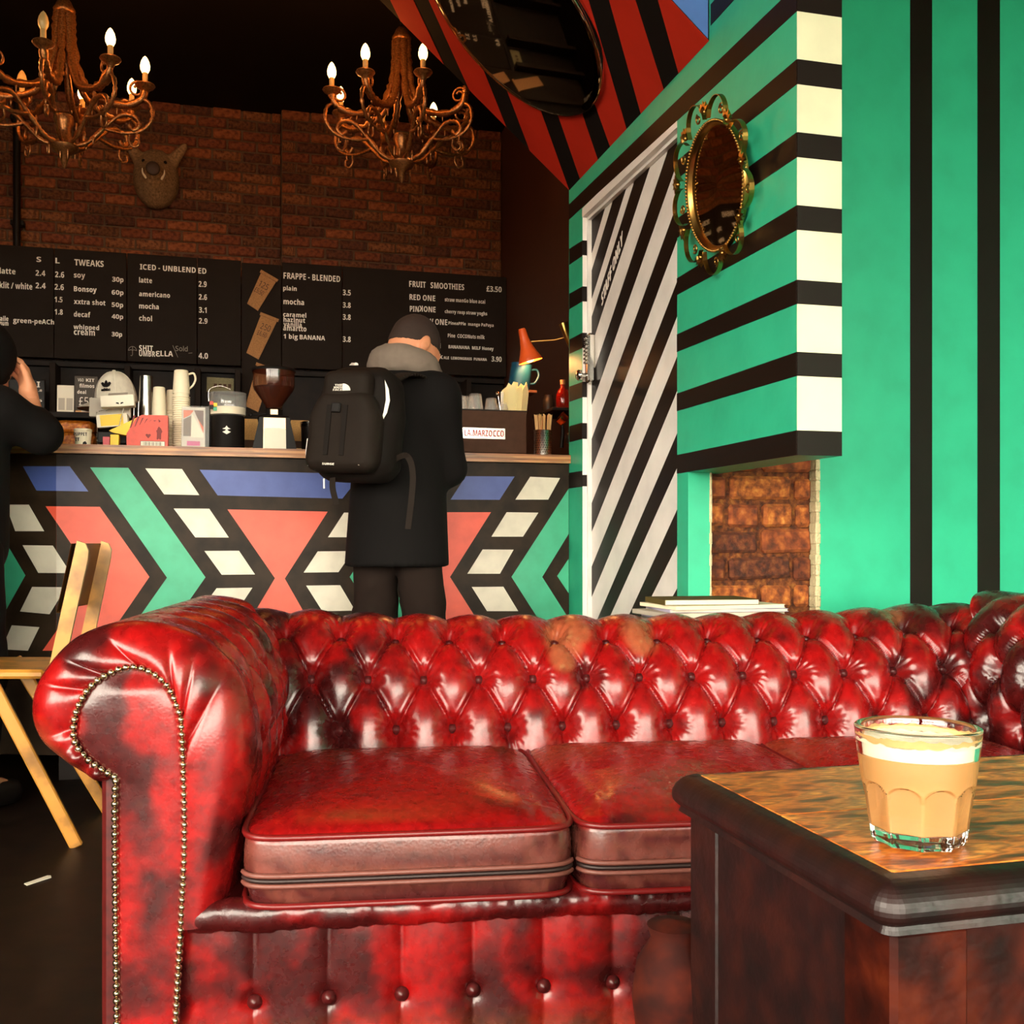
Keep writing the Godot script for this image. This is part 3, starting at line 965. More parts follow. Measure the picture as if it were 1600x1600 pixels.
# ------------------------------------------------------------------ painted partition with the staff door
func partition() -> void:
	var o := setting("wall_partition", "teal partition wall with black bands and a cream end")
	var zn := -2.2255
	var zdr := -2.927
	var zdl := -3.8306
	var x1 := 1.408
	slab(o, "plaster", Vector3(WALL_X, 1.07, zdr), Vector3(x1, CEILING, zn), "teal")
	slab(o, "plaster", Vector3(WALL_X, 2.16, zdl), Vector3(x1, CEILING, zdr), "teal")
	slab(o, "plaster", Vector3(WALL_X, 0, -4.0), Vector3(x1, CEILING, zdl), "teal")
	slab(o, "plaster", Vector3(WALL_X, 0, zdr), Vector3(1.36, 1.0695, -2.847), "teal")
	slab(o, "end_cap", Vector3(WALL_X, 1.0705, zn), Vector3(x1, CEILING, zn + 0.002), "cream")
	var face := on(Vector3(0, 0, 1), Vector3(0, 1, 0), Vector3(WALL_X, 0, 0))
	paint(o, "painted_band", PAINT_PARTITION, face)
	paint(o, "painted_band", PAINT_CREAM, Transform3D(Basis(), Vector3(0, 0, zn + 0.002)))
	# white lining of the doorway
	var fr := setting("trim_1", "white door frame")
	slab(fr, "jamb", Vector3(WALL_X + 0.0006, 0, zdl - 0.02), Vector3(x1 - 0.02, 2.16, zdl + 0.001), "door_white")
	slab(fr, "head", Vector3(WALL_X - 0.001, 2.125, zdl), Vector3(x1 - 0.02, 2.16, zdr), "door_white")
	slab(fr, "stop", Vector3(WALL_X + 0.018, 2.113, zdl + 0.012), Vector3(x1 - 0.05, 2.126, zdr), "door_white")
	slab(fr, "stop", Vector3(WALL_X + 0.018, 0, zdl), Vector3(x1 - 0.05, 2.125, zdl + 0.012), "door_white")
	paint(fr, "painted_band", PAINT_JAMB, Transform3D(Basis(), Vector3(0, 0, zdl + 0.001)))
	var d := setting("door_1", "white door with black diagonal stripes reading STAFF ONLY")
	var lx := WALL_X + 0.035
	var door_leaf := slab(d, "leaf", Vector3(lx, 0.01, zdl + 0.012), Vector3(lx + 0.04, 2.122, zdr), "door_white")
	var leaf := on(Vector3(0, 0, 1), Vector3(0, 1, 0), Vector3(lx, 0, 0))
	paint(door_leaf, "painted_stripe", PAINT_DOOR, leaf)
	var a := Vector2(-3.700, 1.752)
	var b := Vector2(-3.478, 1.930)
	var along := (b - a).normalized()
	var tf := leaf * Transform3D(Basis(Vector3(along.x, along.y, 0), Vector3(-0.10, 1, 0).normalized(), Vector3(0, 0, 1)), Vector3(a.x, a.y, 0.0012))
	lettering(door_leaf, "STAFF ONLY", 0.0, a.distance_to(b), 0.0, 0.045, tf, mats.chalk_white)
	# push-button lock
	var k := thing("keypad_lock", "silver push button lock with round knob on striped door", "lock")
	var s := Shape.new()
	s.box(Vector3(lx - 0.016, 1.572, -3.795), Vector3(0.03, 0.19, 0.045), 0.008)
	part(k, "case", s, mats.steel)
	for i in 7:
		for j in 2:
			s = Shape.new()
			s.lathe([Vector2(0, 0.008), Vector2(0.005, 0.008), Vector2(0.0055, 0), Vector2(0.0055, -0.004)].duplicate(), 10, on(Vector3(0, 0, 1), Vector3(-1, 0, 0), Vector3(lx - 0.031, 1.645 - i * 0.015, -3.803 + j * 0.016)))
			part(k, "push_button", s, mats.chrome)
	s = Shape.new()
	s.lathe([Vector2(0.008, -0.002), Vector2(0.008, 0.02), Vector2(0.02, 0.022), Vector2(0.021, 0.034), Vector2(0.016, 0.04), Vector2(0, 0.041)], 18, on(Vector3(0, 0, 1), Vector3(-1, 0, 0), Vector3(lx - 0.03, 1.505, -3.795)))
	part(k, "knob", s, mats.chrome)

# ------------------------------------------------------------------ sloping red soffit with the round mirror
func soffit() -> void:
	var o := setting("ceiling_soffit", "sloping soffit painted red with black stripes, blue end")
	var al := deg_to_rad(41.0)
	var zf := -3.995
	var zn := -2.705
	var prof := PackedVector2Array([Vector2(WALL_X, 2.285), Vector2(WALL_X, CEILING), Vector2(WALL_X - (CEILING - 2.285) / tan(al), CEILING)])
	var s := Shape.new()
	s.prism(prof, zf, zn)
	part(o, "sloping_panel", s, mats.soffit_black)
	s = Shape.new()
	s.prism(PackedVector2Array([prof[0] + Vector2(-0.004, 0.006), prof[1], prof[2] + Vector2(0.006, 0)]), zn - 0.001, zn + 0.0012)
	part(o, "painted_end", s, mats.sky_blue)
	var face := on(Vector3(0, 0, 1), Vector3(-cos(al), sin(al), 0), Vector3(WALL_X, 2.285, 0))
	paint(o, "painted_stripe", PAINT_SOFFIT, face)
	var t := thing("round_mirror", "large round frameless mirror hung on the red striped slope", "mirror")
	var at := face * Vector3(-3.371, 0.528, 0.0)
	var fr := Transform3D(Basis(face.basis.x, face.basis.z, -face.basis.y), at)
	s = Shape.new()
	s.lathe([Vector2(0.386, 0.002), Vector2(0.389, 0.006), Vector2(0.389, 0.016), Vector2(0.385, 0.0185), Vector2(0.36, 0.0205), Vector2(0.0, 0.0205)], 72, fr)
	part(t, "mirror_glass", s, mats.old_mirror)
	s = Shape.new()
	s.lathe([Vector2(0.391, 0.001), Vector2(0.3935, 0.008), Vector2(0.391, 0.017), Vector2(0.3895, 0.017)], 72, fr)
	part(t, "rim", s, mats.chrome)

# ------------------------------------------------------------------ counter
func counter() -> void:
	var t := thing("bar_counter", "long bar counter painted with coloured chevrons under a wooden top", "counter")
	var cx := -0.6352
	var zc := -4.0
	var fi := deg_to_rad(20.0)
	var ax := Vector3(cos(fi), 0, sin(fi))
	var front := slab(t, "front_panel", Vector3(cx, 0.10, zc - 0.03), Vector3(WALL_X - 0.001, 1.179, zc), "counter_base")
	var lf := on(ax, Vector3.UP, Vector3(cx, 0, zc))
	var s := Shape.new()
	s.prism(poly([-1.5, 0.10, 0, 0.10, 0, 1.179, -1.5, 1.179]), -0.03, 0.0, lf)
	var end := part(t, "end_panel", s, mats.counter_base)
	paint(front, "painted_shape", PAINT_COUNTER, Transform3D(Basis(), Vector3(0, 0, zc)))
	paint(end, "painted_shape", PAINT_COUNTER_END, lf)
	s = Shape.new()
	s.box(Vector3((cx + WALL_X) * 0.5, 0.05, zc - 0.08), Vector3(WALL_X - cx, 0.1, 0.06))
	part(t, "plinth", s, mats.black)
	# worktop follows the bend
	var l := Vector3(cx, 0, zc) - ax * 1.5
	var back := lf.basis.z * -0.68
	s = Shape.new()
	var outline := PackedVector2Array([Vector2(WALL_X - 0.002, 3.97), Vector2(cx - 0.005, 3.97), Vector2(l.x + lf.basis.z.x * 0.03, -l.z - lf.basis.z.z * 0.03), Vector2(l.x + back.x, -l.z - back.z), Vector2(cx + 0.12, 4.66), Vector2(1.555, 4.66), Vector2(1.555, 4.13), Vector2(1.4, 4.13), Vector2(1.4, 4.0), Vector2(WALL_X - 0.002, 4.0)])
	var lay := Transform3D(Basis(Vector3(1, 0, 0), Vector3(0, 0, -1), Vector3(0, 1, 0)), Vector3.ZERO)
	for k in 4:   # plywood layers
		s = Shape.new()
		s.prism(outline, 1.179 + k * 0.00825, 1.179 + k * 0.00825 + 0.0082, lay)
		part(t, "worktop_layer", s, mats.ply if k % 2 == 0 else mats.ply_dark)

# ------------------------------------------------------------------ menu boards
func menu_boards() -> void:
	var zb := -6.06
	var seams := [-1.37, -0.975, -0.603, -0.232, 0.007, 0.23, 0.574, 1.557]
	var labels := ["black menu board at the far left listing latte prices S and L", "black menu board headed TWEAKS", "black menu board headed ICED - UNBLENDED", "narrow black menu board with the iced drink prices", "plain dark board with brown paper bags pinned to it", "black menu board headed FRAPPE - BLENDED", "wide black menu board headed FRUIT SMOOTHIES"]
	var boards := []
	for k in 7:
		var b := thing("menu_board", labels[k], "menu board", "menu boards on the brick wall")
		var low := 1.86
		var top := 2.455 if k < 5 else 2.462
		if k == 4:
			low = 1.24
			top = 2.445
		boards.append(slab(b, "panel", Vector3(seams[k] + 0.002, low, zb - 0.02), Vector3(seams[k + 1] - 0.002, top, zb), "board", 0.002))
	var face := Transform3D(Basis(), Vector3(0, 0, zb))
	for row in MENU:
		lettering(boards[row[0]], row[1], row[2], row[3], row[4], row[5], face, mats.chalk_white)
	# the turned-round K of PINK
	lettering(boards[6], "K", 0.0, 0.021, 0.0, 0.034, face * Transform3D(Basis.from_scale(Vector3(-1, 1, 1)), Vector3(1.0445, 2.2255, 0)), mats.chalk_white)
	# the letter between UMBR and LLA is a turned-round 3
	lettering(boards[2], "3", 0.0, 0.022, 0.0, 0.031, face * Transform3D(Basis.from_scale(Vector3(-1, 1, 1)), Vector3(-0.4297, 1.8925, 0)), mats.chalk_white)
	# umbrella drawing and the chalked "Sold"
	var s := Shape.new()
	var arc := PackedVector3Array()
	for i in 13:
		var g := PI * i / 12.0
		arc.append(Vector3(-0.573 + 0.021 * cos(g), 1.919 + 0.023 * sin(g), zb + 0.001))
	s.tube(arc, 0.0014, 5)
	s.tube(PackedVector3Array([arc[0], Vector3(-0.566, 1.924, zb + 0.001), Vector3(-0.573, 1.919, zb + 0.001), Vector3(-0.580, 1.924, zb + 0.001), arc[12]]), 0.0012, 5)
	s.tube(PackedVector3Array([Vector3(-0.573, 1.94, zb + 0.001), Vector3(-0.573, 1.897, zb + 0.001), Vector3(-0.577, 1.890, zb + 0.001), Vector3(-0.583, 1.893, zb + 0.001)]), 0.0014, 5)
	part(boards[2], "umbrella_drawing", s, mats.chalk_grey)
	for e in [[Vector3(-0.362, 1.958, zb + 0.001), Vector3(-0.335, 1.893, zb + 0.001)], [Vector3(-0.278, 1.918, zb + 0.001), Vector3(-0.258, 1.921, zb + 0.001)]]:
		s = Shape.new()
		s.tube(PackedVector3Array(e), 0.0012, 5)
		part(boards[2], "chalk_stroke", s, mats.chalk_grey)
	lettering(boards[2], "Sold", -0.347, -0.283, 1.928, 1.957, face, mats.chalk_grey, false)
	lettering(boards[2], "out", -0.33, -0.292, 1.895, 1.912, face, mats.shelf_wood, false)
	# brown paper bags pinned up as price tags
	var tags := [[0.120, 2.402, 0.205, 2.357, 0.098, 2.175, 0.039, 2.212, "125", "£5.50", "brown paper bag marked 125, topmost of the pinned bags"], [0.118, 2.162, 0.208, 2.131, 0.102, 1.899, 0.035, 1.933, "250", "£6.60", "brown paper bag marked 250, below the one marked 125"], [0.095, 1.877, 0.175, 1.85, 0.10, 1.60, 0.030, 1.632, "", "", "blank brown paper bag hanging lowest beside the coffee grinder"]]
	for g in tags:
		var t := thing("paper_bag", g[10], "paper bag", "brown paper bags on the dark board")
		var p := [Vector2(g[0], g[1]), Vector2(g[2], g[3]), Vector2(g[4], g[5]), Vector2(g[6], g[7])]
		s = Shape.new()
		s.prism(PackedVector2Array(p), 0.001, 0.012, face)
		var bag := part(t, "bag", s, mats.kraft)
		var d: Vector2 = (p[1] - p[0]).normalized()
		var nrm := Vector2(-d.y, d.x)
		s = Shape.new()
		s.prism(PackedVector2Array([p[0] - d * 0.006 - nrm * 0.014, p[1] + d * 0.006 - nrm * 0.014, p[1] + d * 0.006 + nrm * 0.003, p[0] - d * 0.006 + nrm * 0.003]), 0.01, 0.018, face)
		part(t, "folded_top", s, mats.kraft)
		if g[8] != "":
			var tf := face * Transform3D(Basis(Vector3(d.x, d.y, 0), Vector3(nrm.x, nrm.y, 0), Vector3(0, 0, 1)), Vector3(p[0].x, p[0].y, 0.012))
			lettering(bag, g[8], 0.02, 0.075, -0.085, -0.05, tf, mats.ink, false)
			lettering(bag, g[9], 0.015, 0.068, -0.125, -0.097, tf, mats.ink, false)

# ------------------------------------------------------------------ the sofa
var dye := FastNoiseLite.new()
var dye2 := FastNoiseLite.new()
var crack := FastNoiseLite.new()
const REDS := [Color(0.330, 0.0075, 0.0060), Color(0.235, 0.0065, 0.0060), Color(0.036, 0.006, 0.006), Color(0.42, 0.17, 0.07)]

# leather colour at a point of the sofa; dark blackens the colour region by region, worn moves it towards bare hide
func hide_at(q: Vector3, dark := 0.0, worn := 0.0) -> Color:
	var a := dye.get_noise_3dv(q * 100.0)
	var b := dye2.get_noise_3dv(q * 100.0)
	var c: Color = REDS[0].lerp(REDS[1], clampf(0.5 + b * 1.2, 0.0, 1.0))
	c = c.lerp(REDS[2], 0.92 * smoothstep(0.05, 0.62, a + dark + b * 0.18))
	if worn > 0.0:
		var k := crack.get_noise_3dv(q * 100.0)
		c = c.lerp(REDS[3], clampf(worn * (0.45 + 0.55 * smoothstep(-0.55, -0.15, k + b * 0.5)), 0.0, 0.92))
	else:
		var k := crack.get_noise_3dv(q * 100.0)
		c = c.lerp(REDS[3], 0.06 * smoothstep(-0.35, -0.05, k))
	return c

# profile points (offset outwards, height) resampled evenly along their length
func resample(pts: Array, count: int) -> Array:
	var dense := []
	for i in pts.size() - 1:
		var a: Vector2 = pts[maxi(i - 1, 0)]
		var b: Vector2 = pts[i]
		var c: Vector2 = pts[i + 1]
		var e: Vector2 = pts[mini(i + 2, pts.size() - 1)]
		for k in 16:
			dense.append(b.cubic_interpolate(c, a, e, k / 16.0))
	dense.append(pts[pts.size() - 1])
	var run := [0.0]
	for i in range(1, dense.size()):
		run.append(run[i - 1] + dense[i].distance_to(dense[i - 1]))
	var out := []
	var total: float = run[run.size() - 1]
	var j := 0
	for i in count + 1:
		var s := total * i / count
		while j < run.size() - 2 and run[j + 1] < s:
			j += 1
		var t: float = (s - run[j]) / maxf(run[j + 1] - run[j], 1e-9)
		out.append(dense[j].lerp(dense[j + 1], clampf(t, 0.0, 1.0)))
	return [out, total]

# height of the buttoned upholstery: a counts buttons along, b counts rows; last is the number of the top row
func tuft(a: float, b: float, last: float, pitch: float, rise: float) -> float:
	var bb := clampf(b, 0.0, last)
	var p := a + bb * 0.5
	var q := a - bb * 0.5
	var cp := absf(sin(PI * p))
	var cq := absf(sin(PI * q))
	var pil := pow(cp * cq, 0.42)
	var beyond := maxf(-b, b - last)
	if beyond > 0.0:
		pil = lerpf(pil, 0.72 + 0.28 * pil, clampf(beyond * 0.9, 0.0, 1.0))
	var h := 0.010 + 0.034 * pil
	# nearest button
	var near := 9.0
	var ang := 0.0
	for r in [floorf(bb), floorf(bb) + 1.0]:
		if r < 0.0 or r > last:
			continue
		var off: float = fposmod(r * 0.5, 1.0)
		var k := roundf(a - off) + off
		var dx := (a - k) * pitch
		var dy: float = (b - r) * rise
		var l := sqrt(dx * dx + dy * dy)
		if l < near:
			near = l
			ang = atan2(dy, dx)
	h -= 0.024 * exp(-pow(near / 0.022, 2.0))
	h += 0.0016 * sin(ang * 13.0 + a * 3.0 + 2.0 * sin(ang * 3.0 + a * 5.0)) * exp(-pow((near - 0.027) / 0.014, 2.0))
	# lip of the fold on one side of each crease
	var fp := (p - roundf(p)) * pitch * 0.85
	var fq := (q - roundf(q)) * pitch * 0.85
	var lip := 0.0045 * (exp(-pow((fp - 0.006) / 0.0042, 2.0)) + exp(-pow((fq + 0.006) / 0.0042, 2.0)))
	h += lip * smoothstep(0.016, 0.034, near) * (1.0 if beyond <= 0.0 else maxf(0.0, 1.0 - beyond * 1.2))
	return h

func sofa() -> void:
	dye.seed = 7
	dye.frequency = 0.055
	dye.fractal_octaves = 3
	dye2.seed = 19
	dye2.frequency = 0.16
	dye2.fractal_octaves = 4
	crack.seed = 5
	crack.noise_type = FastNoiseLite.TYPE_CELLULAR
	crack.cellular_return_type = FastNoiseLite.RETURN_DISTANCE2_SUB
	crack.fractal_type = FastNoiseLite.FRACTAL_NONE
	crack.frequency = 0.55
	var t := thing("leather_sofa", "oxblood red leather sofa with deep buttoning, rolled arms and brass nails", "sofa", "", Vector3(-0.153, 0, -1.715))
	t.rotation_degrees.y = -7.4
	var hide: Material = mats.leather
	var left := 0.173       # inner faces of the arms
	var right := 1.75
	var wb := 0.62          # foot of the back
	var pitch := 0.125
	var rise := 0.118
	# --- buttoned back
	var bp := resample([Vector2(0.0, 0.30), Vector2(0.008, 0.40), Vector2(0.03, 0.50), Vector2(0.062, 0.58), Vector2(0.115, 0.638), Vector2(0.19, 0.662), Vector2(0.27, 0.648), Vector2(0.325, 0.60), Vector2(0.34, 0.55), Vector2(0.31, 0.50), Vector2(0.25, 0.46)], 200)
	var bpts: Array = bp[0]
	var blen: float = bp[1]
	var normal_at := func(pts: Array, j: int) -> Vector2:
		var d: Vector2 = pts[mini(j + 1, pts.size() - 1)] - pts[maxi(j - 1, 0)]
		return Vector2(-d.y, d.x).normalized()
	var row0 := 0.145
	var back_pt := func(u: float, v: float, lift := 0.0) -> Vector3:
		var j := int(round(v * 200))
		var q: Vector2 = bpts[j]
		var xl := left - q.x - 0.02
		var xr := right + q.x + 0.02
		var x := lerpf(xl, xr, u)
		var b := (v * blen - row0) / rise
		var a := (x - 0.285) / pitch
		var h: float = tuft(a, b, 2.0, pitch, rise) + lift
		h *= 1.0 - smoothstep(0.75, 0.95, v)
		var e: Vector2 = q + normal_at.call(bpts, j) * h
		var m := clampf((x - left) / (right - left), 0.0, 1.0)
		var sag := 0.022 * (1.0 - pow(absf(2.0 * m - 1.0), 3.0)) * smoothstep(0.45, 0.68, e.y)
		return Vector3(x, e.y - sag, -(wb + e.x))
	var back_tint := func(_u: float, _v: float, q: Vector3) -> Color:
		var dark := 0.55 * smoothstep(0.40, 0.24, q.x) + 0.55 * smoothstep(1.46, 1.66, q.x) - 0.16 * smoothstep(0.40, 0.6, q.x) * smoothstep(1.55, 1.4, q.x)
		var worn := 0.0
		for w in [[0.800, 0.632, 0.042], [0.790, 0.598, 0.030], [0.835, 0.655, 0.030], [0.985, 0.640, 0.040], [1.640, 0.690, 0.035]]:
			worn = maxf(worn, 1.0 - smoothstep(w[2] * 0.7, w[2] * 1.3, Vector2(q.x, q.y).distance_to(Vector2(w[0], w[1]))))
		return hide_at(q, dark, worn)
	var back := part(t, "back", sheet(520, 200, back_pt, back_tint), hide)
	# buttons of the back
	var button := Shape.new()
	button.ball(Vector3.ZERO, Vector3(0.0125, 0.007, 0.0125), 14, 8)
	var button_mesh := button.mesh()
	var rows_b := [row0, row0 + rise, row0 + 2.0 * rise]
	for r in 3:
		var off := 0.5 if r == 1 else 0.0
		for k in range(-2, 14):
			var x := 0.285 + (k + off) * pitch
			if x < left + 0.03 or x > right - 0.02:
				continue
			var v: float = rows_b[r] / blen
			var j := int(round(v * 200))
			var q: Vector2 = bpts[j]
			var xl := left - q.x - 0.02
			var xr := right + q.x + 0.02
			var at: Vector3 = back_pt.call((x - xl) / (xr - xl), v)
			var nn: Vector2 = normal_at.call(bpts, j)
			var up := Vector3(0, nn.y, -nn.x).normalized()
			part(back, "button", button_mesh, mats.button_leather, Transform3D(Basis(Vector3.RIGHT, up, Vector3.RIGHT.cross(up)), at + up * 0.007))
	# plain outside of the back
	slab(t, "outside_back", Vector3(left - 0.2, 0.04, -(wb + 0.27)), Vector3(right + 0.2, 0.47, -(wb + 0.23)), "sofa_plain", 0.01)
	# --- arms
	var ap := resample([Vector2(0.045, 0.26), Vector2(0.028, 0.38), Vector2(0.006, 0.48), Vector2(0.0, 0.56), Vector2(0.028, 0.65), Vector2(0.095, 0.712), Vector2(0.19, 0.735), Vector2(0.275, 0.712), Vector2(0.328, 0.655), Vector2(0.345, 0.60), Vector2(0.33, 0.55), Vector2(0.285, 0.512), Vector2(0.235, 0.482), Vector2(0.205, 0.50)], 150)
	var apts: Array = ap[0]
	var alen: float = ap[1]
	for side in [-1.0, 1.0]:
		var inner: float = left if side < 0.0 else right
		var arow0 := 0.20
		var arm_pt := func(u: float, v: float) -> Vector3:
			var j := int(round(v * 150))
			var q: Vector2 = apts[j]
			var w := lerpf(0.05, wb + q.x + 0.03, u)
			var b := (v * alen - arow0) / rise
			var a := (w - 0.20) / pitch
			var h: float = tuft(a, b, 2.0, pitch, rise)
			var full := (1.0 - smoothstep(0.46, 0.64, v)) * smoothstep(0.05, 0.2, w)
			h = (h - 0.034) * full
			var e: Vector2 = q + normal_at.call(apts, j) * h
			return Vector3(inner + side * e.x, e.y, -w)
		var arm_tint := func(_u: float, _v: float, q: Vector3) -> Color:
			return hide_at(q, 0.14 if side < 0.0 else 0.46)  # right arm darker: shade on its inner face put into the leather colour
		var nu := 130
		var arm := part(t, "arm", sheet(nu, 150, arm_pt, arm_tint), hide)
		arm.set_meta("label", "rolled leather arm")
		for r in 3:
			var off := 0.5 if r == 1 else 0.0
			for k in range(0, 5):
				var w := 0.20 + (k + off) * pitch
				var v: float = (arow0 + r * rise) / alen
				var j := int(round(v * 150))
				var q: Vector2 = apts[j]
				if w > wb + q.x - 0.02 or w < 0.15:
					continue
				var at: Vector3 = arm_pt.call((w - 0.05) / (wb + q.x + 0.03 - 0.05), v)
				var nn: Vector2 = normal_at.call(apts, j)
				var up := Vector3(side * nn.x, nn.y, 0).normalized()
				part(arm, "button", button_mesh, mats.button_leather, Transform3D(Basis(up.cross(Vector3.FORWARD), up, Vector3.BACK), at + up * 0.007))
		slab(t, "outside_arm", Vector3(minf(inner + side * 0.19, inner + side * 0.235), 0.04, -(wb + 0.2)), Vector3(maxf(inner + side * 0.19, inner + side * 0.235), 0.50, -0.02), "sofa_plain", 0.008)
		# --- scroll front: a pleated ring between the outline and the nailed panel
		var ring_o := resample([Vector2(0.045, 0.26), Vector2(0.028, 0.38), Vector2(0.006, 0.48), Vector2(0.0, 0.56), Vector2(0.028, 0.65), Vector2(0.095, 0.712), Vector2(0.19, 0.735), Vector2(0.275, 0.712), Vector2(0.328, 0.655), Vector2(0.345, 0.60), Vector2(0.33, 0.55), Vector2(0.285, 0.512), Vector2(0.235, 0.482), Vector2(0.205, 0.50)], 220)
		var nail_path := [Vector2(0.108, 0.255), Vector2(0.102, 0.40), Vector2(0.106, 0.56), Vector2(0.112, 0.60), Vector2(0.135, 0.645), Vector2(0.183, 0.667), Vector2(0.235, 0.645), Vector2(0.262, 0.605), Vector2(0.268, 0.56), Vector2(0.252, 0.53), Vector2(0.225, 0.507), Vector2(0.205, 0.492)]
		var ring_i := resample(nail_path, 220)
		var op: Array = ring_o[0]
		var ip: Array = ring_i[0]
		var ring_pt := func(u: float, v: float) -> Vector3:
			var j := int(round(u * 220))
			var o2: Vector2 = op[j]
			var i2: Vector2 = ip[j]
			var g := v * PI * 0.62
			var inwards := (1.0 - cos(g)) / (1.0 - cos(PI * 0.62))
			var e := o2.lerp(i2, inwards)
			var w := 0.055 - 0.068 * sin(g)
			# pleats gathered towards the nails
			var along := u * 26.0
			var fold := pow(absf(sin(PI * along * 0.5 + 0.9 * sin(along))), 0.5)
			var gather := smoothstep(0.30, 0.42, u) * smoothstep(0.15, 0.75, v)
			w += (1.0 - fold) * 0.012 * gather + 0.006 * gather * smoothstep(0.8, 0.95, u) * sin(along * 5.0)
			return Vector3(inner + side * e.x, e.y, -w)
		var ring_tint := func(u: float, v: float, q: Vector3) -> Color:
			var worn := 0.75 * (smoothstep(0.80, 0.86, u) * smoothstep(0.97, 0.9, u)) * smoothstep(0.75, 0.2, v) if side < 0.0 else 0.0
			return hide_at(q, 0.12, worn)
		part(t, "scroll_roll", sheet(220, 26, ring_pt, ring_tint), hide)
		# nailed panel: left and right edges by height
		var lower := [[0.0, 0.202, 0.122], [0.255, 0.205, 0.108], [0.40, 0.205, 0.102], [0.488, 0.205, 0.103], [0.507, 0.222, 0.104], [0.53, 0.250, 0.105], [0.56, 0.266, 0.106], [0.605, 0.261, 0.112], [0.63, 0.247, 0.124], [0.645, 0.234, 0.136], [0.658, 0.212, 0.155], [0.666, 0.186, 0.180]]
		var panel_pt := func(u: float, v: float) -> Vector3:
			var y := 0.02 + v * 0.6455
			var k := 0
			while k < lower.size() - 2 and lower[k + 1][0] < y:
				k += 1
			var f := clampf((y - lower[k][0]) / (lower[k + 1][0] - lower[k][0]), 0.0, 1.0)
			var e0: float = lerpf(lower[k][1], lower[k + 1][1], f)
			var e1: float = lerpf(lower[k][2], lower[k + 1][2], f)
			var o2 := lerpf(e0, e1, u)
			var puff := 0.016 * pow(sin(PI * u), 0.6) * (0.55 + 0.45 * smoothstep(0.45, 0.6, y)) * smoothstep(0.668, 0.625, y)
			return Vector3(inner + side * o2, y, 0.004 + puff)
		var panel_tint := func(u: float, _v: float, q: Vector3) -> Color:
			return hide_at(q, 0.45 * smoothstep(0.60, 0.35, u) * smoothstep(0.42, 0.52, q.y) + 0.10 + 0.40 * smoothstep(0.54, 0.62, q.y))
		var panel := part(t, "scroll_panel", sheet(28, 110, panel_pt, panel_tint), hide)
		if side < 0.0:
			var nail := Shape.new()
			nail.ball(Vector3.ZERO, Vector3(0.0060, 0.0060, 0.0042), 10, 6)
			var nm := nail.mesh()
			var path := [Vector2(0.121, 0.02)] + nail_path + [Vector2(0.207, 0.44), Vector2(0.203, 0.02)]
			var pr := resample(path, 2)
			var count := int(pr[1] / 0.0117)
			pr = resample(path, count)
			for q in pr[0]:
				part(panel, "nail", nm, mats.antique_nail, Transform3D(Basis(), Vector3(inner + side * q.x, q.y, 0.0085)))
	# --- seat deck, front rail and fluted front
	slab(t, "seat_deck", Vector3(left - 0.06, 0.20, -(wb + 0.05)), Vector3(right + 0.06, 0.285, -0.02), "sofa_plain", 0.01)
	var rail_pt := func(u: float, v: float) -> Vector3:
		var x := lerpf(left - 0.098, right + 0.098, u)
		var g := lerpf(-0.75 * PI, 0.6 * PI, v)
		var wob := 0.0035 * dye2.get_noise_2d(x * 260.0, 3.0) + 0.004 * dye.get_noise_2d(x * 160.0, v * 20.0)
		return Vector3(x, 0.268 + (0.027 + wob) * sin(g), -0.012 + (0.026 + wob) * cos(g))
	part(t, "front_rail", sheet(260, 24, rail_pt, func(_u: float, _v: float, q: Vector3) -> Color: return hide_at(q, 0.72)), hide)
	var flute := 0.117
	var front_pt := func(u: float, v: float) -> Vector3:
		var x := lerpf(left - 0.118, right + 0.118, u)
		var y := lerpf(0.03, 0.25, v)
		var a := (x - 0.175) / flute
		var bulge := 0.020 * pow(absf(sin(PI * a)), 0.55)
		bulge *= 0.55 + 0.45 * smoothstep(0.0, 0.12, absf(y - 0.125))
		var k := roundf(a)
		var d := Vector2((a - k) * flute, y - 0.125).length()
		bulge -= 0.012 * exp(-pow(d / 0.016, 2.0))
		return Vector3(x, y, -0.022 + bulge + 0.006 * sin(PI * v))
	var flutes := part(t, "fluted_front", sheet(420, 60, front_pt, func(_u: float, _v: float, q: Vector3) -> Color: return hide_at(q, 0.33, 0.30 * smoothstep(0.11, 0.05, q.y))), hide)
	for k in 14:
		var x := 0.175 + k * flute
		if x < right + 0.05:
			part(flutes, "button", button_mesh, mats.button_leather, Transform3D(Basis(Vector3.RIGHT, Vector3.BACK, Vector3.DOWN), Vector3(x, 0.125, -0.022 + 0.004)))
	for x in [left - 0.12, right + 0.12]:
		for z in [-0.06, -(wb + 0.18)]:
			var s := Shape.new()
			s.lathe([Vector2(0, 0), Vector2(0.02, 0), Vector2(0.032, 0.02), Vector2(0.03, 0.04), Vector2(0, 0.045)], 14, Transform3D(Basis(), Vector3(x, 0, z)))
			part(t, "foot", s, mats.plastic_black)
	# --- three loose seat cushions, each a thing of its own
	var names := ["red leather seat cushion at the left end of the sofa", "red leather seat cushion in the middle of the sofa", "cracked red leather seat cushion at the right end of the sofa"]
	for k in 3:
		cushion(t.transform, left - 0.018 + k * 0.537 + 0.003, left - 0.018 + (k + 1) * 0.537 - 0.003, wb, k, names[k])

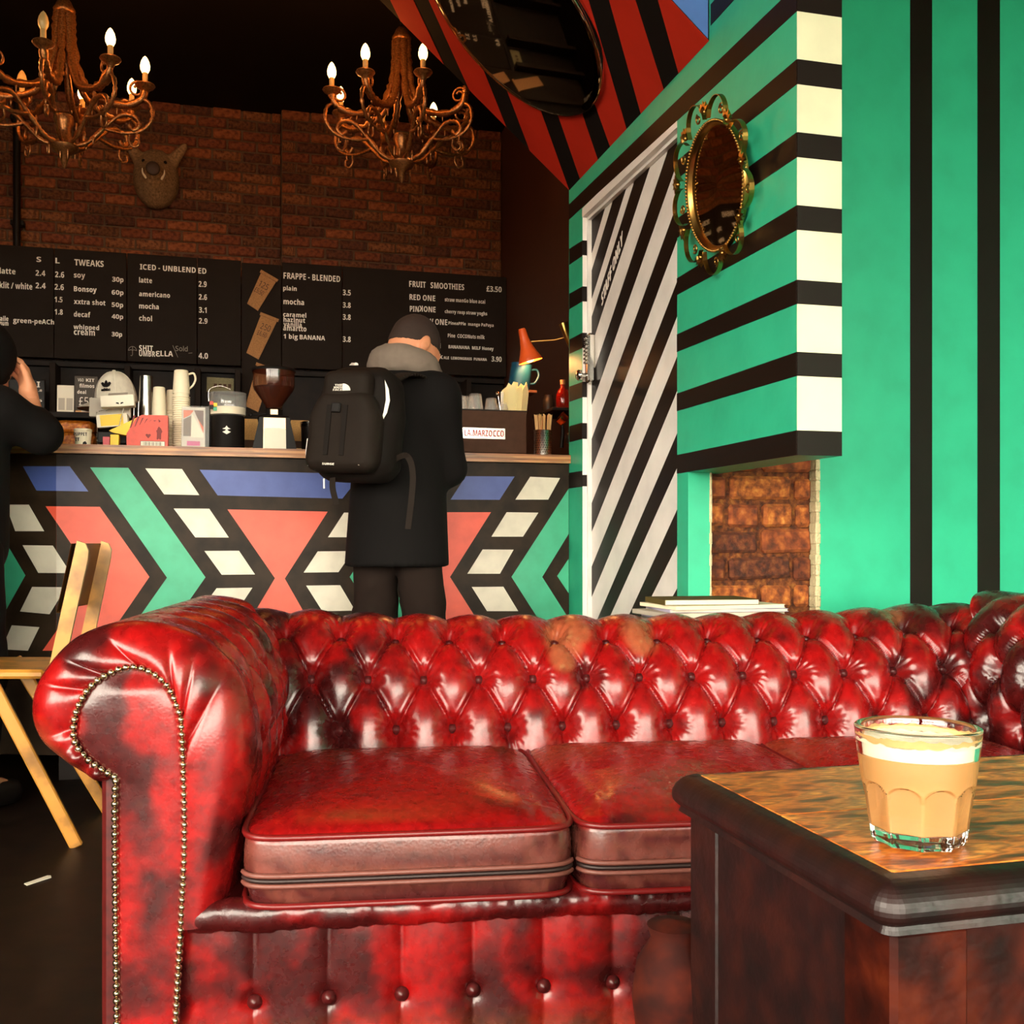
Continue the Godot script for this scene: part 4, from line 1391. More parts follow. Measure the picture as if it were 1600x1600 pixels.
func cushion(place: Transform3D, x0: float, x1: float, wb: float, which: int, label: String) -> void:
	var o := thing("seat_cushion", label, "cushion", "loose seat cushions of the sofa")
	o.transform = place
	var n := 160
	var zf := 0.03
	var zbk := -(wb + 0.005)
	var cx := (x0 + x1) * 0.5
	var cz := (zf + zbk) * 0.5
	var hx := (x1 - x0) * 0.5
	var hz := (zf - zbk) * 0.5
	# rounded rectangle, run from the front left corner
	var rim := func(u: float, inset: float) -> Vector2:
		var g := u * TAU
		var c := cos(g)
		var s := sin(g)
		var e := 0.085
		return Vector2((hx - inset * hx) * signf(c) * pow(absf(c), e * 2.0), (hz - inset * hz) * signf(s) * pow(absf(s), e * 2.0))
	var pt := func(u: float, v: float) -> Vector3:
		var k := v * 30.0
		if k <= 10.0:      # underside edge up to the piping
			var f := k / 10.0
			var r: Vector2 = rim.call(u, 0.0)
			var puff := 1.0 + 0.022 * sin(PI * f) - 0.02 * (1.0 - f)
			var wob := 0.003 * dye2.get_noise_3d(r.x * 90.0, f * 20.0, r.y * 90.0 + which * 50.0)
			return Vector3(cx + r.x * puff, 0.290 + 0.108 * f + wob, cz + r.y * puff)
		var f2 := (k - 10.0) / 20.0
		var inset := pow(f2, 1.15)
		var r2: Vector2 = rim.call(u, minf(inset, 0.999))
		var crown := 0.046 * pow(sin(f2 * PI * 0.5), 0.75)
		var q := Vector2(cx + r2.x, cz + r2.y)
		var edge := 1.0 - absf(2.0 * clampf((q.x - x0) / (x1 - x0), 0.0, 1.0) - 1.0)
		var crease := 0.0032 * sin(edge * 46.0 + 2.0 * dye2.get_noise_2d(q.x * 60.0, q.y * 60.0)) * smoothstep(0.42, 0.05, edge) * smoothstep(0.0, 0.25, f2)
		crease += 0.005 * dye.get_noise_3d(q.x * 45.0, which * 40.0, q.y * 45.0)
		return Vector3(q.x, 0.398 + crown + crease, q.y)
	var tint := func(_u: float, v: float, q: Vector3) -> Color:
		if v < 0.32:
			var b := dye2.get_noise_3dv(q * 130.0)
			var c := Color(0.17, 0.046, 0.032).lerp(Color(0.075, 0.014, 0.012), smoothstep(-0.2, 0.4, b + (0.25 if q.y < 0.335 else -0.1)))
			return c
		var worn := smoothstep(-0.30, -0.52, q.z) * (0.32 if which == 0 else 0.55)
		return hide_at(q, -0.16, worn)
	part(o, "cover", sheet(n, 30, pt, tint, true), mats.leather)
	for h in [0.399, 0.292]:
		var line := PackedVector3Array()
		for i in n:
			var r: Vector2 = rim.call(float(i) / n, 0.0)
			line.append(Vector3(cx + r.x * 1.006, h, cz + r.y * 1.006))
		var s := Shape.new()
		s.tube(line, 0.0052, 8, true)
		part(o, "piping", s, mats.piping)
	# zip along the front band
	for h in [0.341, 0.333, 0.325]:
		var line := PackedVector3Array()
		for i in range(int(n * 0.10), int(n * 0.42)):
			var r: Vector2 = rim.call(float(i) / n, 0.0)
			line.append(Vector3(cx + r.x * 1.022, h, cz + r.y * 1.022))
		var s := Shape.new()
		s.tube(line, 0.0032 if h == 0.333 else 0.0042, 6)
		part(o, "zip" if h == 0.333 else "zip_flap", s, mats.zip if h == 0.333 else mats.band_leather)

# ------------------------------------------------------------------ chest used as a table, and the glass of coffee
func chest() -> void:
	var t := thing("wooden_chest", "old dark wooden chest with worn top used as coffee table", "chest")
	var x0 := 0.41
	var x1 := 1.35
	var z0 := -0.915
	var z1 := -0.592
	var top := 0.64
	# moulded lid: bullnose profile swept round the rim
	var lid := Shape.new()
	var prof := [Vector2(-0.012, 0.0), Vector2(-0.002, -0.0015), Vector2(0.006, -0.006), Vector2(0.012, -0.014), Vector2(0.0125, -0.022), Vector2(0.008, -0.028), Vector2(0.004, -0.030), Vector2(0.004, -0.036), Vector2(-0.03, -0.036)]
	var outline := PackedVector2Array([Vector2(x0, z1), Vector2(x0, z0), Vector2(x1, z0), Vector2(x1, z1)])
	var rounded := PackedVector2Array()
	for i in 4:
		var c := outline[i]
		var p := (outline[(i + 3) % 4] - c).normalized()
		var q := (outline[(i + 1) % 4] - c).normalized()
		for k in 7:
			var g := PI * 0.5 * k / 6.0
			rounded.append(c + (p + q) * 0.003 - p * 0.003 * sin(g) - q * 0.003 * cos(g))
	var m := rounded.size()
	var nrm := []
	for i in m:
		var d := (rounded[(i + 1) % m] - rounded[(i - 1 + m) % m]).normalized()
		var k := Vector2(d.y, -d.x)
		if k.dot(rounded[i] - Vector2((x0 + x1) * 0.5, (z0 + z1) * 0.5)) < 0.0:
			k = -k
		nrm.append(k)
	prof = resample(prof, 30)[0]
	for j in prof.size() - 1:
		for i in m:
			var l := (i + 1) % m
			var q := []
			for e in [[i, j], [l, j], [l, j + 1], [i, j + 1]]:
				var b: Vector2 = rounded[e[0]] + nrm[e[0]] * prof[e[1]].x
				q.append(Vector3(b.x, top + prof[e[1]].y, b.y))
			var ctr := Vector3((x0 + x1) * 0.5, top - 0.018, (z0 + z1) * 0.5)
			lid.outward(q, ctr)
	part(t, "lid_moulding", lid, mats.chest_side)
	# top boards, run front to back
	for k in 2:
		var a := lerpf(z0 + 0.012, z1 - 0.012, k / 2.0)
		var b := lerpf(z0 + 0.012, z1 - 0.012, (k + 1) / 2.0)
		slab(t, "top_board", Vector3(x0 + 0.011, top - 0.015, a + 0.0004), Vector3(x1 - 0.011, top + 0.0006, b - 0.0004), "chest_top", 0.0008)
	# carcass
	slab(t, "side_panel", Vector3(x0 + 0.006, 0.16, z0 + 0.02), Vector3(x0 + 0.026, top - 0.036, z1 - 0.035), "chest_side", 0.002)
	slab(t, "front_panel", Vector3(x0 + 0.05, 0.16, z1 - 0.03), Vector3(x1 - 0.05, top - 0.036, z1 - 0.012), "chest_front", 0.002)
	slab(t, "back_panel", Vector3(x0 + 0.02, 0.16, z0 + 0.01), Vector3(x1 - 0.02, top - 0.036, z0 + 0.03), "chest_side", 0.002)
	slab(t, "side_panel", Vector3(x1 - 0.026, 0.16, z0 + 0.02), Vector3(x1 - 0.006, top - 0.036, z1 - 0.035), "chest_side", 0.002)
	for p in [[x0 + 0.004, z1 - 0.062], [x0 + 0.004, z0 + 0.002], [x1 - 0.064, z1 - 0.062], [x1 - 0.064, z0 + 0.002]]:
		slab(t, "corner_post", Vector3(p[0], 0.0, p[1]), Vector3(p[0] + 0.06, top - 0.036, p[1] + 0.06), "chest_front" if p[1] > z0 + 0.1 else "chest_side", 0.004)
	slab(t, "bottom", Vector3(x0 + 0.03, 0.16, z0 + 0.03), Vector3(x1 - 0.03, 0.18, z1 - 0.03), "chest_side")
	# bulging turned legs showing beyond the far corner
	for p in [[x0 + 0.002, z0 - 0.03], [x1 - 0.03, z0 - 0.03]]:
		var leg := Shape.new()
		leg.lathe([Vector2(0, 0.0), Vector2(0.016, 0.0), Vector2(0.022, 0.02), Vector2(0.014, 0.06), Vector2(0.017, 0.22), Vector2(0.024, 0.33), Vector2(0.036, 0.375), Vector2(0.041, 0.415), Vector2(0.036, 0.45), Vector2(0.022, 0.472), Vector2(0.026, 0.485), Vector2(0.0, 0.49)], 26, Transform3D(Basis(), Vector3(p[0], 0, p[1])))
		part(t, "turned_leg", leg, mats.leg_wood)

func latte() -> void:
	var t := thing("latte_glass", "fluted tumbler of milky coffee with foam on wooden chest", "glass of coffee", "", Vector3(0.482, 0.6408, -0.662))
	var h := 0.084
	var r0 := 0.0335
	var r1 := 0.0446
	var flutes := 9
	var outer := func(g: float, y: float) -> float:
		var f := y / h
		var r := lerpf(r0, r1, pow(f, 0.92))
		var ph := fposmod(g / TAU * flutes, 1.0) * 2.0 - 1.0
		var arch := 0.036 + 0.010 * sqrt(maxf(0.0, 1.0 - ph * ph))
		var inside := smoothstep(arch + 0.0008, arch - 0.0012, y)
		var flat := r * (1.0 - cos(PI / flutes)) * (1.0 - ph * ph)
		r -= inside * (flat * 1.35 + 0.0007)
		return r - 0.0016 * smoothstep(0.004, 0.0, y)
	var rows := 96
	var shell := func(u: float, v: float) -> Vector3:
		var g := u * TAU
		var k := v * 10.0
		if k < 1.0:
			var rb: float = outer.call(g, 0.0)
			return Vector3(cos(g), 0, sin(g)) * rb * maxf(k, 0.001)
		if k < 6.0:
			var y := h * (k - 1.0) / 5.0
			var r: float = outer.call(g, y)
			return Vector3(cos(g) * r, y, sin(g) * r)
		if k < 6.4:
			var f := (k - 6.0) / 0.4
			return Vector3(cos(g), 0, sin(g)) * (r1 - 0.0052 * f) + Vector3.UP * (h + 0.0012 * sin(PI * f))
		if k < 9.2:
			var y := lerpf(h, 0.011, (k - 6.4) / 2.8)
			return Vector3(cos(g), 0, sin(g)) * (outer.call(g, y) - lerpf(0.0030, 0.0052, smoothstep(0.05, h, y))) + Vector3.UP * y
		var f2 := (k - 9.2) / 0.8
		return Vector3(cos(g), 0, sin(g)) * maxf((outer.call(g, 0.011) - 0.0030) * (1.0 - f2), 0.00001) + Vector3.UP * (0.011 - 0.001 * f2)
	part(t, "glass", sheet(180, rows * 2, func(u: float, v: float) -> Vector3: return shell.call(1.0 - u, v), null, true), mats.tumbler_glass)
	var inner_r := func(y: float) -> float: return lerpf(r0, r1, pow(y / h, 0.92)) - 0.0049
	var drink := func(u: float, v: float) -> Vector3:
		var g := (1.0 - u) * TAU
		if v < 0.1:
			return Vector3(cos(g), 0, sin(g)) * maxf((outer.call(g, 0.0112) - 0.0029) * v * 10.0, 0.00001) + Vector3.UP * 0.0112
		if v < 0.9:
			var y := lerpf(0.0112, 0.0645, (v - 0.1) / 0.8)
			return Vector3(cos(g), 0, sin(g)) * (outer.call(g, y) - lerpf(0.0029, 0.0051, smoothstep(0.05, h, y))) + Vector3.UP * y
		return Vector3(cos(g), 0, sin(g)) * maxf(inner_r.call(0.0645) * (1.0 - v) * 10.0, 0.00001) + Vector3.UP * 0.0645
	part(t, "coffee", sheet(180, 100, drink, null, true), mats.coffee)
	var foam := func(u: float, v: float) -> Vector3:
		var g := u * TAU
		if v < 0.5:
			var y := lerpf(0.0630 + 0.0012 * dye2.get_noise_2d(cos(g) * 40.0, sin(g) * 40.0), 0.0755 + 0.0012 * sin(g * 2.0) + 0.002 * dye.get_noise_2d(cos(g) * 60.0 + 9.0, sin(g) * 60.0), v * 2.0)
			return Vector3(cos(g), 0, sin(g)) * (inner_r.call(y) + 0.0002) + Vector3.UP * y
		var f := (v - 0.5) * 2.0
		var yt := 0.0755 + (0.0012 * sin(g * 2.0) + 0.002 * dye.get_noise_2d(cos(g) * 60.0 + 9.0, sin(g) * 60.0)) * (1.0 - f) - 0.003 * sqrt(f)
		return Vector3(cos(g), 0, sin(g)) * maxf(inner_r.call(yt) * (1.0 - f), 0.00001) + Vector3.UP * (yt + 0.0008 * dye2.get_noise_2d(g * 30.0, f * 90.0) * (1.0 - f))
	part(t, "milk_foam", sheet(90, 40, func(u: float, v: float) -> Vector3: return foam.call(1.0 - u, v), null, true), mats.foam)
	# coffee film left on the inside of the glass
	var film := func(u: float, v: float) -> Vector3:
		var g := u * TAU
		var hi := 0.0795 + 0.0022 * dye.get_noise_2d(cos(g) * 50.0, sin(g) * 50.0 + 30.0) + 0.0010 * dye2.get_noise_2d(cos(g) * 160.0, sin(g) * 160.0)
		var y := lerpf(0.0745, hi, v)
		return Vector3(cos(g), 0, sin(g)) * (inner_r.call(y) - 0.0001) + Vector3.UP * y
	part(t, "coffee_film", sheet(120, 4, film, null, true), mats.coffee_film)

# ------------------------------------------------------------------ back bar below the menu boards
const TOP := 1.2122      # worktop height

func back_bar() -> void:
	var t := thing("back_bar_shelf", "dark shelving under the menu boards behind the counter", "shelf")
	slab(t, "back_panel", Vector3(-1.6, 0.0, -6.16), Vector3(1.55, 1.86, -6.12), "shelf_wood")
	slab(t, "shelf_board", Vector3(-1.6, 1.49, -6.12), Vector3(-0.60, 1.52, -5.62), "shelf_wood", 0.003)
	slab(t, "shelf_board", Vector3(-1.6, 1.82, -6.12), Vector3(1.55, 1.85, -6.085), "shelf_wood", 0.003)
	slab(t, "worktop", Vector3(-1.6, 1.16, -6.12), Vector3(1.55, 1.20, -5.55), "shelf_wood", 0.003)
	slab(t, "cupboard_front", Vector3(-1.6, 0.0, -5.62), Vector3(1.55, 1.16, -5.58), "shelf_wood")
	for x in [-0.965, -0.59, -0.225, -0.012, 0.60, 1.30]:
		slab(t, "upright", Vector3(x - 0.015, 1.20, -6.12), Vector3(x + 0.015, 1.82, -5.95), "board", 0.002)
	# things on the shelf
	var s := Shape.new()
	var o := thing("chalk_sign", "small chalk sign reading KIT deal 50 pounds", "sign", "", Vector3(-0.766, 1.5205, -5.72))
	s.box(Vector3(0, 0.0985, 0), Vector3(0.112, 0.197, 0.008), 0.003)
	part(o, "slate", s, mats.slate)
	var f := Transform3D(Basis(), Vector3(0, 0, 0.0042))
	lettering(o, "V60", -0.04, -0.012, 0.168, 0.184, f, mats.chalk_white, false)
	lettering(o, "KIT", 0.0, 0.04, 0.168, 0.184, f, mats.chalk_white)
	lettering(o, "filmos", -0.032, 0.04, 0.137, 0.157, f, mats.chalk_white)
	lettering(o, "deal", -0.042, 0.0, 0.105, 0.124, f, mats.chalk_white)
	lettering(o, "£50", -0.034, 0.036, 0.045, 0.088, f, mats.chalk_white, false)
	s = Shape.new()
	s.box(Vector3(0, 0.009, 0.004), Vector3(0.10, 0.018, 0.03), 0.003)
	part(o, "wooden_foot", s, mats.chair_wood)
	o = thing("price_card", "pale card with drawing leaning beside the chalk sign", "card", "", Vector3(-0.868, 1.5205, -5.74))
	s = Shape.new()
	s.box(Vector3(0, 0.075, 0), Vector3(0.082, 0.15, 0.003), 0.001, Basis(Vector3.RIGHT, -0.08))
	part(o, "card", s, mats.paper)
	s = Shape.new()
	s.box(Vector3(-0.018, 0.052, 0.0045), Vector3(0.030, 0.062, 0.001), 0.0, Basis(Vector3.RIGHT, -0.08))
	part(o, "print", s, mats.cup_grey)
	s = Shape.new()
	s.box(Vector3(0.02, 0.052, 0.0045), Vector3(0.030, 0.062, 0.001), 0.0, Basis(Vector3.RIGHT, -0.08))
	part(o, "print", s, mats.cup_grey)
	lettering(o, "DRIP", -0.03, 0.02, 0.12, 0.134, Transform3D(Basis(Vector3.RIGHT, -0.08), Vector3(0, 0, 0.003)), mats.ink, false)
	s = Shape.new()
	s.box(Vector3(-0.745, 1.53, -5.628), Vector3(0.062, 0.014, 0.014), 0.002)
	single("white_eraser", "small white block on the shelf edge below the chalk sign", "eraser", s, mats.paper)
	o = thing("bank_note", "greenish bank note stuck up under the narrow menu board", "bank note")
	s = Shape.new()
	s.box(Vector3(-0.108, 1.755, -6.115), Vector3(0.148, 0.083, 0.002), 0.0, Basis(Vector3(0, 0, 1), -0.02))
	part(o, "note", s, mats.note)
	for k in 4:
		s = Shape.new()
		s.box(Vector3(-0.135 + k * 0.026, 1.752, -6.1135), Vector3(0.017, 0.02, 0.002))
		part(o, "print", s, mats.ink)
	o = thing("till_screen", "small dark screen with white price digits at the far left", "screen", "", Vector3(-1.02, 1.5205, -5.86))
	slab(o, "case", Vector3(-0.14, 0.0, -0.02), Vector3(0.035, 0.19, 0.0), "plastic_black", 0.004)
	lettering(o, "2.6  1.8", -0.06, 0.02, 0.128, 0.140, Transform3D(Basis(), Vector3(0, 0, 0.0)), mats.chalk_white)
	lettering(o, "1  15", -0.06, 0.02, 0.075, 0.088, Transform3D(Basis(), Vector3(0, 0, 0.0)), mats.chalk_white)
	lettering(o, "I", -0.005, 0.010, 0.150, 0.180, Transform3D(Basis(), Vector3(0, 0, 0.0)), mats.chalk_white)
	# lidded glass jars
	for k in 2:
		o = thing("glass_jar", ["lidded glass jar just right of the grinder hopper", "lidded glass jar left of the customer's backpack"][k], "jar", "glass jars behind the grinder", Vector3([0.285, 0.375][k], 1.2005, -5.75))
		o.scale = Vector3.ONE * 1.15
		s = Shape.new()
		s.lathe([Vector2(0, 0.0), Vector2(0.032, 0.0), Vector2(0.036, 0.01), Vector2(0.036, 0.09), Vector2(0.03, 0.105), Vector2(0.028, 0.112)], 24)
		part(o, "jar", s, mats.thin_glass)
		s = Shape.new()
		s.lathe([Vector2(0, 0.004), Vector2(0.033, 0.006), Vector2(0.033, 0.06), Vector2(0, 0.066)], 20)
		part(o, "contents", s, mats.bean)
		s = Shape.new()
		s.lathe([Vector2(0.036, 0.108), Vector2(0.038, 0.114), Vector2(0.03, 0.125), Vector2(0.008, 0.13), Vector2(0.007, 0.138), Vector2(0.013, 0.146), Vector2(0.011, 0.156), Vector2(0, 0.16)], 22)
		part(o, "lid", s, mats.thin_glass)

func cup_prof(h: float, r0: float, r1: float) -> Array:
	return [Vector2(0, h), Vector2(r0 - 0.003, h), Vector2(r0, h - 0.002), Vector2(r1 - 0.001, 0.006), Vector2(r1 + 0.0025, 0.005), Vector2(r1 + 0.003, 0.002), Vector2(r1 + 0.001, 0), Vector2(r1 - 0.004, 0.001)]

# a pile of upturned paper cups: each cup is a thing of its own
func cup_pile(x: float, z: float, n: int, pitch: float, h: float, r0: float, r1: float, m: String, label: String, group: String) -> void:
	var s := Shape.new()
	s.lathe(cup_prof(h, r0, r1), 26)
	var mesh := s.mesh()
	for k in n:
		var low := k < n - 1
		single("paper_cup" if m == "paper_cup" else "steel_cup", label % ("topmost of" if not low else "inside"), "cup", mesh, mats[m], Transform3D(Basis(), Vector3(x, TOP + 0.0005 + k * pitch, z)), group)

func counter_goods() -> void:
	var s := Shape.new()
	var o: Node3D
	# paper cups and steel cups
	cup_pile(-0.3075, -4.30, 10, 0.0105, 0.165, 0.022, 0.033, "paper_cup", "white paper cup, %s the short pile by the steel cups", "cups in the short pile")
	cup_pile(-0.222, -4.25, 26, 0.0085, 0.085, 0.022, 0.031, "paper_cup", "small white paper cup, %s the tall pile behind the leaflets", "cups in the tall pile")
	cup_pile(-0.262, -4.36, 16, 0.0115, 0.085, 0.022, 0.030, "paper_cup", "small white paper cup, %s the pile between the other piles", "cups in the middle pile")
	cup_pile(-0.36, -4.36, 14, 0.0105, 0.175, 0.024, 0.034, "steel", "steel cup, %s the metal pile beside the cap", "steel cups in a pile")
	o = thing("white_mug", "white mug with handle upturned on the tall cup pile", "mug", "", Vector3(-0.222, TOP + 26 * 0.0085 + 0.0085, -4.25))
	s = Shape.new()
	s.lathe([Vector2(0, 0.092), Vector2(0.024, 0.092), Vector2(0.027, 0.089), Vector2(0.033, 0.0), Vector2(0.030, 0.0)], 28)
	part(o, "body", s, mats.paper_cup)
	s = Shape.new()
	s.tube(curve([Vector3(0.027, 0.078, 0), Vector3(0.046, 0.082, 0), Vector3(0.053, 0.06, 0), Vector3(0.044, 0.036, 0), Vector3(0.030, 0.022, 0)], 6), 0.004, 8)
	part(o, "handle", s, mats.paper_cup)
	# white cap
	o = thing("baseball_cap", "white baseball cap with black leaf mark behind the boxes", "cap", "", Vector3(-0.485, 1.428, -4.47))
	o.rotation_degrees = Vector3(0, 18, 4)
	s = Shape.new()
	var dome := []
	for i in 11:
		var g := PI * 0.5 * i / 10.0
		dome.append(Vector2(0.082 * pow(cos(g), 0.85) if i < 10 else 0.0, 0.125 * sin(g)))
	s.lathe(dome, 30, Transform3D(Basis.from_scale(Vector3(1.0, 1.0, 1.1)), Vector3.ZERO))
	part(o, "crown", s, mats.cap_white)
	for k in 6:
		s = Shape.new()
		var line := PackedVector3Array()
		for i in 11:
			var g := PI * 0.5 * i / 10.0
			line.append(Basis(Vector3.UP, k * PI / 3.0 + 0.3) * Vector3(0.0825 * pow(maxf(cos(g), 0.0), 0.85), 0.1255 * sin(g), 0) * Vector3(1, 1, 1.1))
		s.tube(line, 0.0008, 5)
		part(o, "seam", s, mats.paper)
	s = Shape.new()
	s.ball(Vector3(0, 0.127, 0), Vector3(0.008, 0.005, 0.008), 10, 6)
	part(o, "top_button", s, mats.cap_white)
	var peak := func(u: float, v: float) -> Vector3:
		var a := lerpf(-1.15, 1.15, u)
		var r := lerpf(0.082, 0.150 - 0.030 * pow(absf(a), 2.0), v)
		return Vector3(-r * cos(a), 0.002 - 0.022 * v * v - 0.014 * pow(absf(sin(a)), 2.0), r * sin(a) * 1.02)
	part(o, "peak", sheet(16, 6, peak), mats.cap_white)
	var mark := Transform3D(Basis(Vector3.UP, -0.62) * Basis(Vector3.RIGHT, -0.28), Vector3(-0.050, 0.052, 0.072))
	for k in 3:   # three leaves above a line of small letters
		s = Shape.new()
		var tilt: float = (k - 1) * -0.6
		var leaf := PackedVector2Array()
		for q in [[0.0, 0.0], [0.006, 0.010], [0.005, 0.022], [0.0, 0.030 - 0.005 * absf(k - 1)], [-0.005, 0.022], [-0.006, 0.010]]:
			leaf.append(Vector2(q[0], q[1]).rotated(tilt) + Vector2((k - 1) * 0.003, 0.0))
		s.prism(leaf, 0.0, 0.004, mark)
		part(o, "leaf_mark", s, mats.plastic_black)
	lettering(o, "adidas", -0.018, 0.018, -0.016, -0.004, mark, mats.plastic_black, true, "lettering", 0.004)
	# stand with card boxes
	o = thing("card_box_rack", "thin wire rack carrying the white and the yellow box", "rack")
	for p in [[Vector3(-0.38, TOP, -4.2), Vector3(-0.375, 1.40, -4.2)], [Vector3(-0.40, TOP, -4.24), Vector3(-0.395, 1.40, -4.24)], [Vector3(-0.375, 1.40, -4.2), Vector3(-0.52, 1.36, -4.22)], [Vector3(-0.455, 1.245, -4.165), Vector3(-0.427, 1.37, -4.18)], [Vector3(-0.53, TOP, -4.26), Vector3(-0.53, 1.36, -4.24)]]:
		s = Shape.new()
		s.tube(PackedVector3Array(p), 0.0018, 6)
		part(o, "wire", s, mats.steel)
	o = thing("white_box", "white open card box printed with two small leaves", "box", "", Vector3(-0.449, 1.397, -4.2))
	o.rotation_degrees.z = 5
	slab(o, "carton", Vector3(-0.06, -0.022, -0.03), Vector3(0.06, 0.022, 0.03), "paper", 0.002)
	for k in 2:
		s = Shape.new()
		var w: float = k * 2.0 - 1.0
		s.prism(poly([0.002 * w, -0.014, 0.014 * w, -0.010, 0.012 * w, -0.006, 0.004 * w, -0.007]), 0.0, 0.0008, Transform3D(Basis(), Vector3(0.008, 0, 0.03)))
		part(o, "leaf_print", s, mats.plastic_black)
	s = Shape.new()
	s.box(Vector3(0.0, 0.030, -0.018), Vector3(0.07, 0.003, 0.03), 0.001, Basis(Vector3.RIGHT, 0.5))
	part(o, "flap", s, mats.cup_grey)
	o = thing("grey_card_box", "pale grey box standing behind the white box", "box", "", Vector3(-0.50, 1.385, -4.26))
	slab(o, "carton", Vector3(-0.06, -0.04, -0.025), Vector3(0.09, 0.032, 0.0), "cup_grey", 0.002)
	o = thing("yellow_box", "white and yellow card box above the red charity box", "box", "", Vector3(-0.470, 1.325, -4.225))
	o.rotation_degrees.z = 6
	slab(o, "carton", Vector3(-0.056, -0.024, -0.03), Vector3(0.056, 0.024, 0.03), "paper", 0.002)
	slab(o, "yellow_label", Vector3(-0.042, -0.020, 0.029), Vector3(0.040, 0.022, 0.0308), "yellow")
	o = thing("black_tray", "black tray under the yellow box", "tray", "", Vector3(-0.475, 1.262, -4.245))
	slab(o, "tray", Vector3(-0.05, -0.022, -0.03), Vector3(0.055, 0.022, 0.03), "plastic_black", 0.003)
	slab(o, "tray_leg", Vector3(-0.04, TOP - 1.262 + 0.001, -0.02), Vector3(-0.02, -0.02, 0.0), "plastic_black")
	# red charity box: outline slopes up to the right
	o = thing("charity_box", "red and yellow card box with bear and heart prints and a barcode", "box", "", Vector3(-0.356, TOP + 0.0005, -4.12))
	s = Shape.new()
	s.prism(poly([-0.04, 0, 0.092, 0, 0.092, 0.128, 0.0, 0.128, -0.02, 0.117, -0.055, 0.055, -0.055, 0]), -0.07, 0.0)
	part(o, "red_carton", s, mats.carton_red)
	s = Shape.new()
	s.prism(poly([-0.055, 0.05, -0.02, 0.117, -0.035, 0.108, -0.118, 0.066, -0.10, 0.058]), -0.062, -0.004)
	part(o, "yellow_flap", s, mats.yellow)
	s = Shape.new()
	s.box(Vector3(-0.098, 0.026, -0.03), Vector3(0.030, 0.052, 0.045), 0.001)
	part(o, "yellow_end", s, mats.yellow)
	s = Shape.new()
	s.box(Vector3(-0.128, 0.022, -0.035), Vector3(0.024, 0.044, 0.04), 0.001)
	part(o, "pink_end", s, mats.carton_pink)
	for k in 7:
		s = Shape.new()
		var x := -0.03 + k * 0.015
		s.prism(poly([x, 0.124 - 0.004 * k, x + 0.007, 0.124 - 0.003 * k, x - 0.009 + 0.001 * k, 0.078 + 0.006 * k, x - 0.014 + 0.002 * k, 0.076 + 0.006 * k]), 0.0, 0.0008)
		part(o, "dark_streak", s, mats.carton_dark)
	s = Shape.new()
	s.prism(poly([-0.006, 0.007, 0.082, 0.007, 0.082, 0.030, -0.006, 0.030]), 0.0, 0.0006)
	part(o, "barcode_frame", s, mats.plastic_black)
	s = Shape.new()
	s.prism(poly([-0.0045, 0.0085, 0.0805, 0.0085, 0.0805, 0.0285, -0.0045, 0.0285]), 0.0, 0.0010)
	part(o, "barcode_label", s, mats.paper)
	for k in 16:
		s = Shape.new()
		var x := 0.004 + k * 0.0043
		s.prism(poly([x, 0.013, x + 0.0012 + 0.0006 * (k % 3), 0.013, x + 0.0012 + 0.0006 * (k % 3), 0.0265, x, 0.0265]), 0.0, 0.0013)
		part(o, "bar", s, mats.plastic_black)
	s = Shape.new()   # heart
	var heart := PackedVector2Array()
	for i in 24:
		var g := TAU * i / 24.0
		heart.append(Vector2(0.0095 * pow(sin(g), 3.0), 0.0006 * (13.0 * cos(g) - 5.0 * cos(2.0 * g) - 2.0 * cos(3.0 * g) - cos(4.0 * g))) + Vector2(0.022, 0.050))
	s.prism(heart, 0.0, 0.0008)
	part(o, "heart_print", s, mats.carton_dark)
	s = Shape.new()   # small standing bear
	s.prism(poly([0.052, 0.036, 0.058, 0.036, 0.060, 0.042, 0.062, 0.036, 0.068, 0.036, 0.069, 0.060, 0.073, 0.066, 0.068, 0.078, 0.060, 0.086, 0.055, 0.078, 0.054, 0.072, 0.050, 0.070, 0.053, 0.060]), 0.0, 0.0008)
	part(o, "bear_print", s, mats.carton_dark)
	# little tub
	o = thing("paper_tub", "cream paper tub with dark print at the counter corner", "tub", "", Vector3(-0.567, TOP + 0.0005, -4.15))
	s = Shape.new()
	s.lathe([Vector2(0, 0), Vector2(0.026, 0), Vector2(0.0265, 0.002), Vector2(0.031, 0.062), Vector2(0.033, 0.063), Vector2(0.033, 0.070), Vector2(0.028, 0.072), Vector2(0, 0.071)], 28)
	part(o, "tub", s, mats.paper_cup)
	lettering(o, "PUPPET", -0.028, 0.018, 0.044, 0.056, Transform3D(Basis(Vector3.RIGHT, 0.07), Vector3(0, 0, 0.0275)), mats.plastic_black)
	lettering(o, "IT", -0.022, -0.008, 0.024, 0.037, Transform3D(Basis(Vector3.RIGHT, 0.07), Vector3(0, 0, 0.0280)), mats.plastic_black)
	s = Shape.new()
	s.prism(poly([0.002, 0.010, 0.012, 0.008, 0.018, 0.016, 0.012, 0.024, 0.004, 0.020]), 0.0275, 0.0305)
	part(o, "print", s, mats.plastic_black)
	# foil-wrapped bakes behind the tub
	var rng := RandomNumberGenerator.new()
	rng.seed = 3
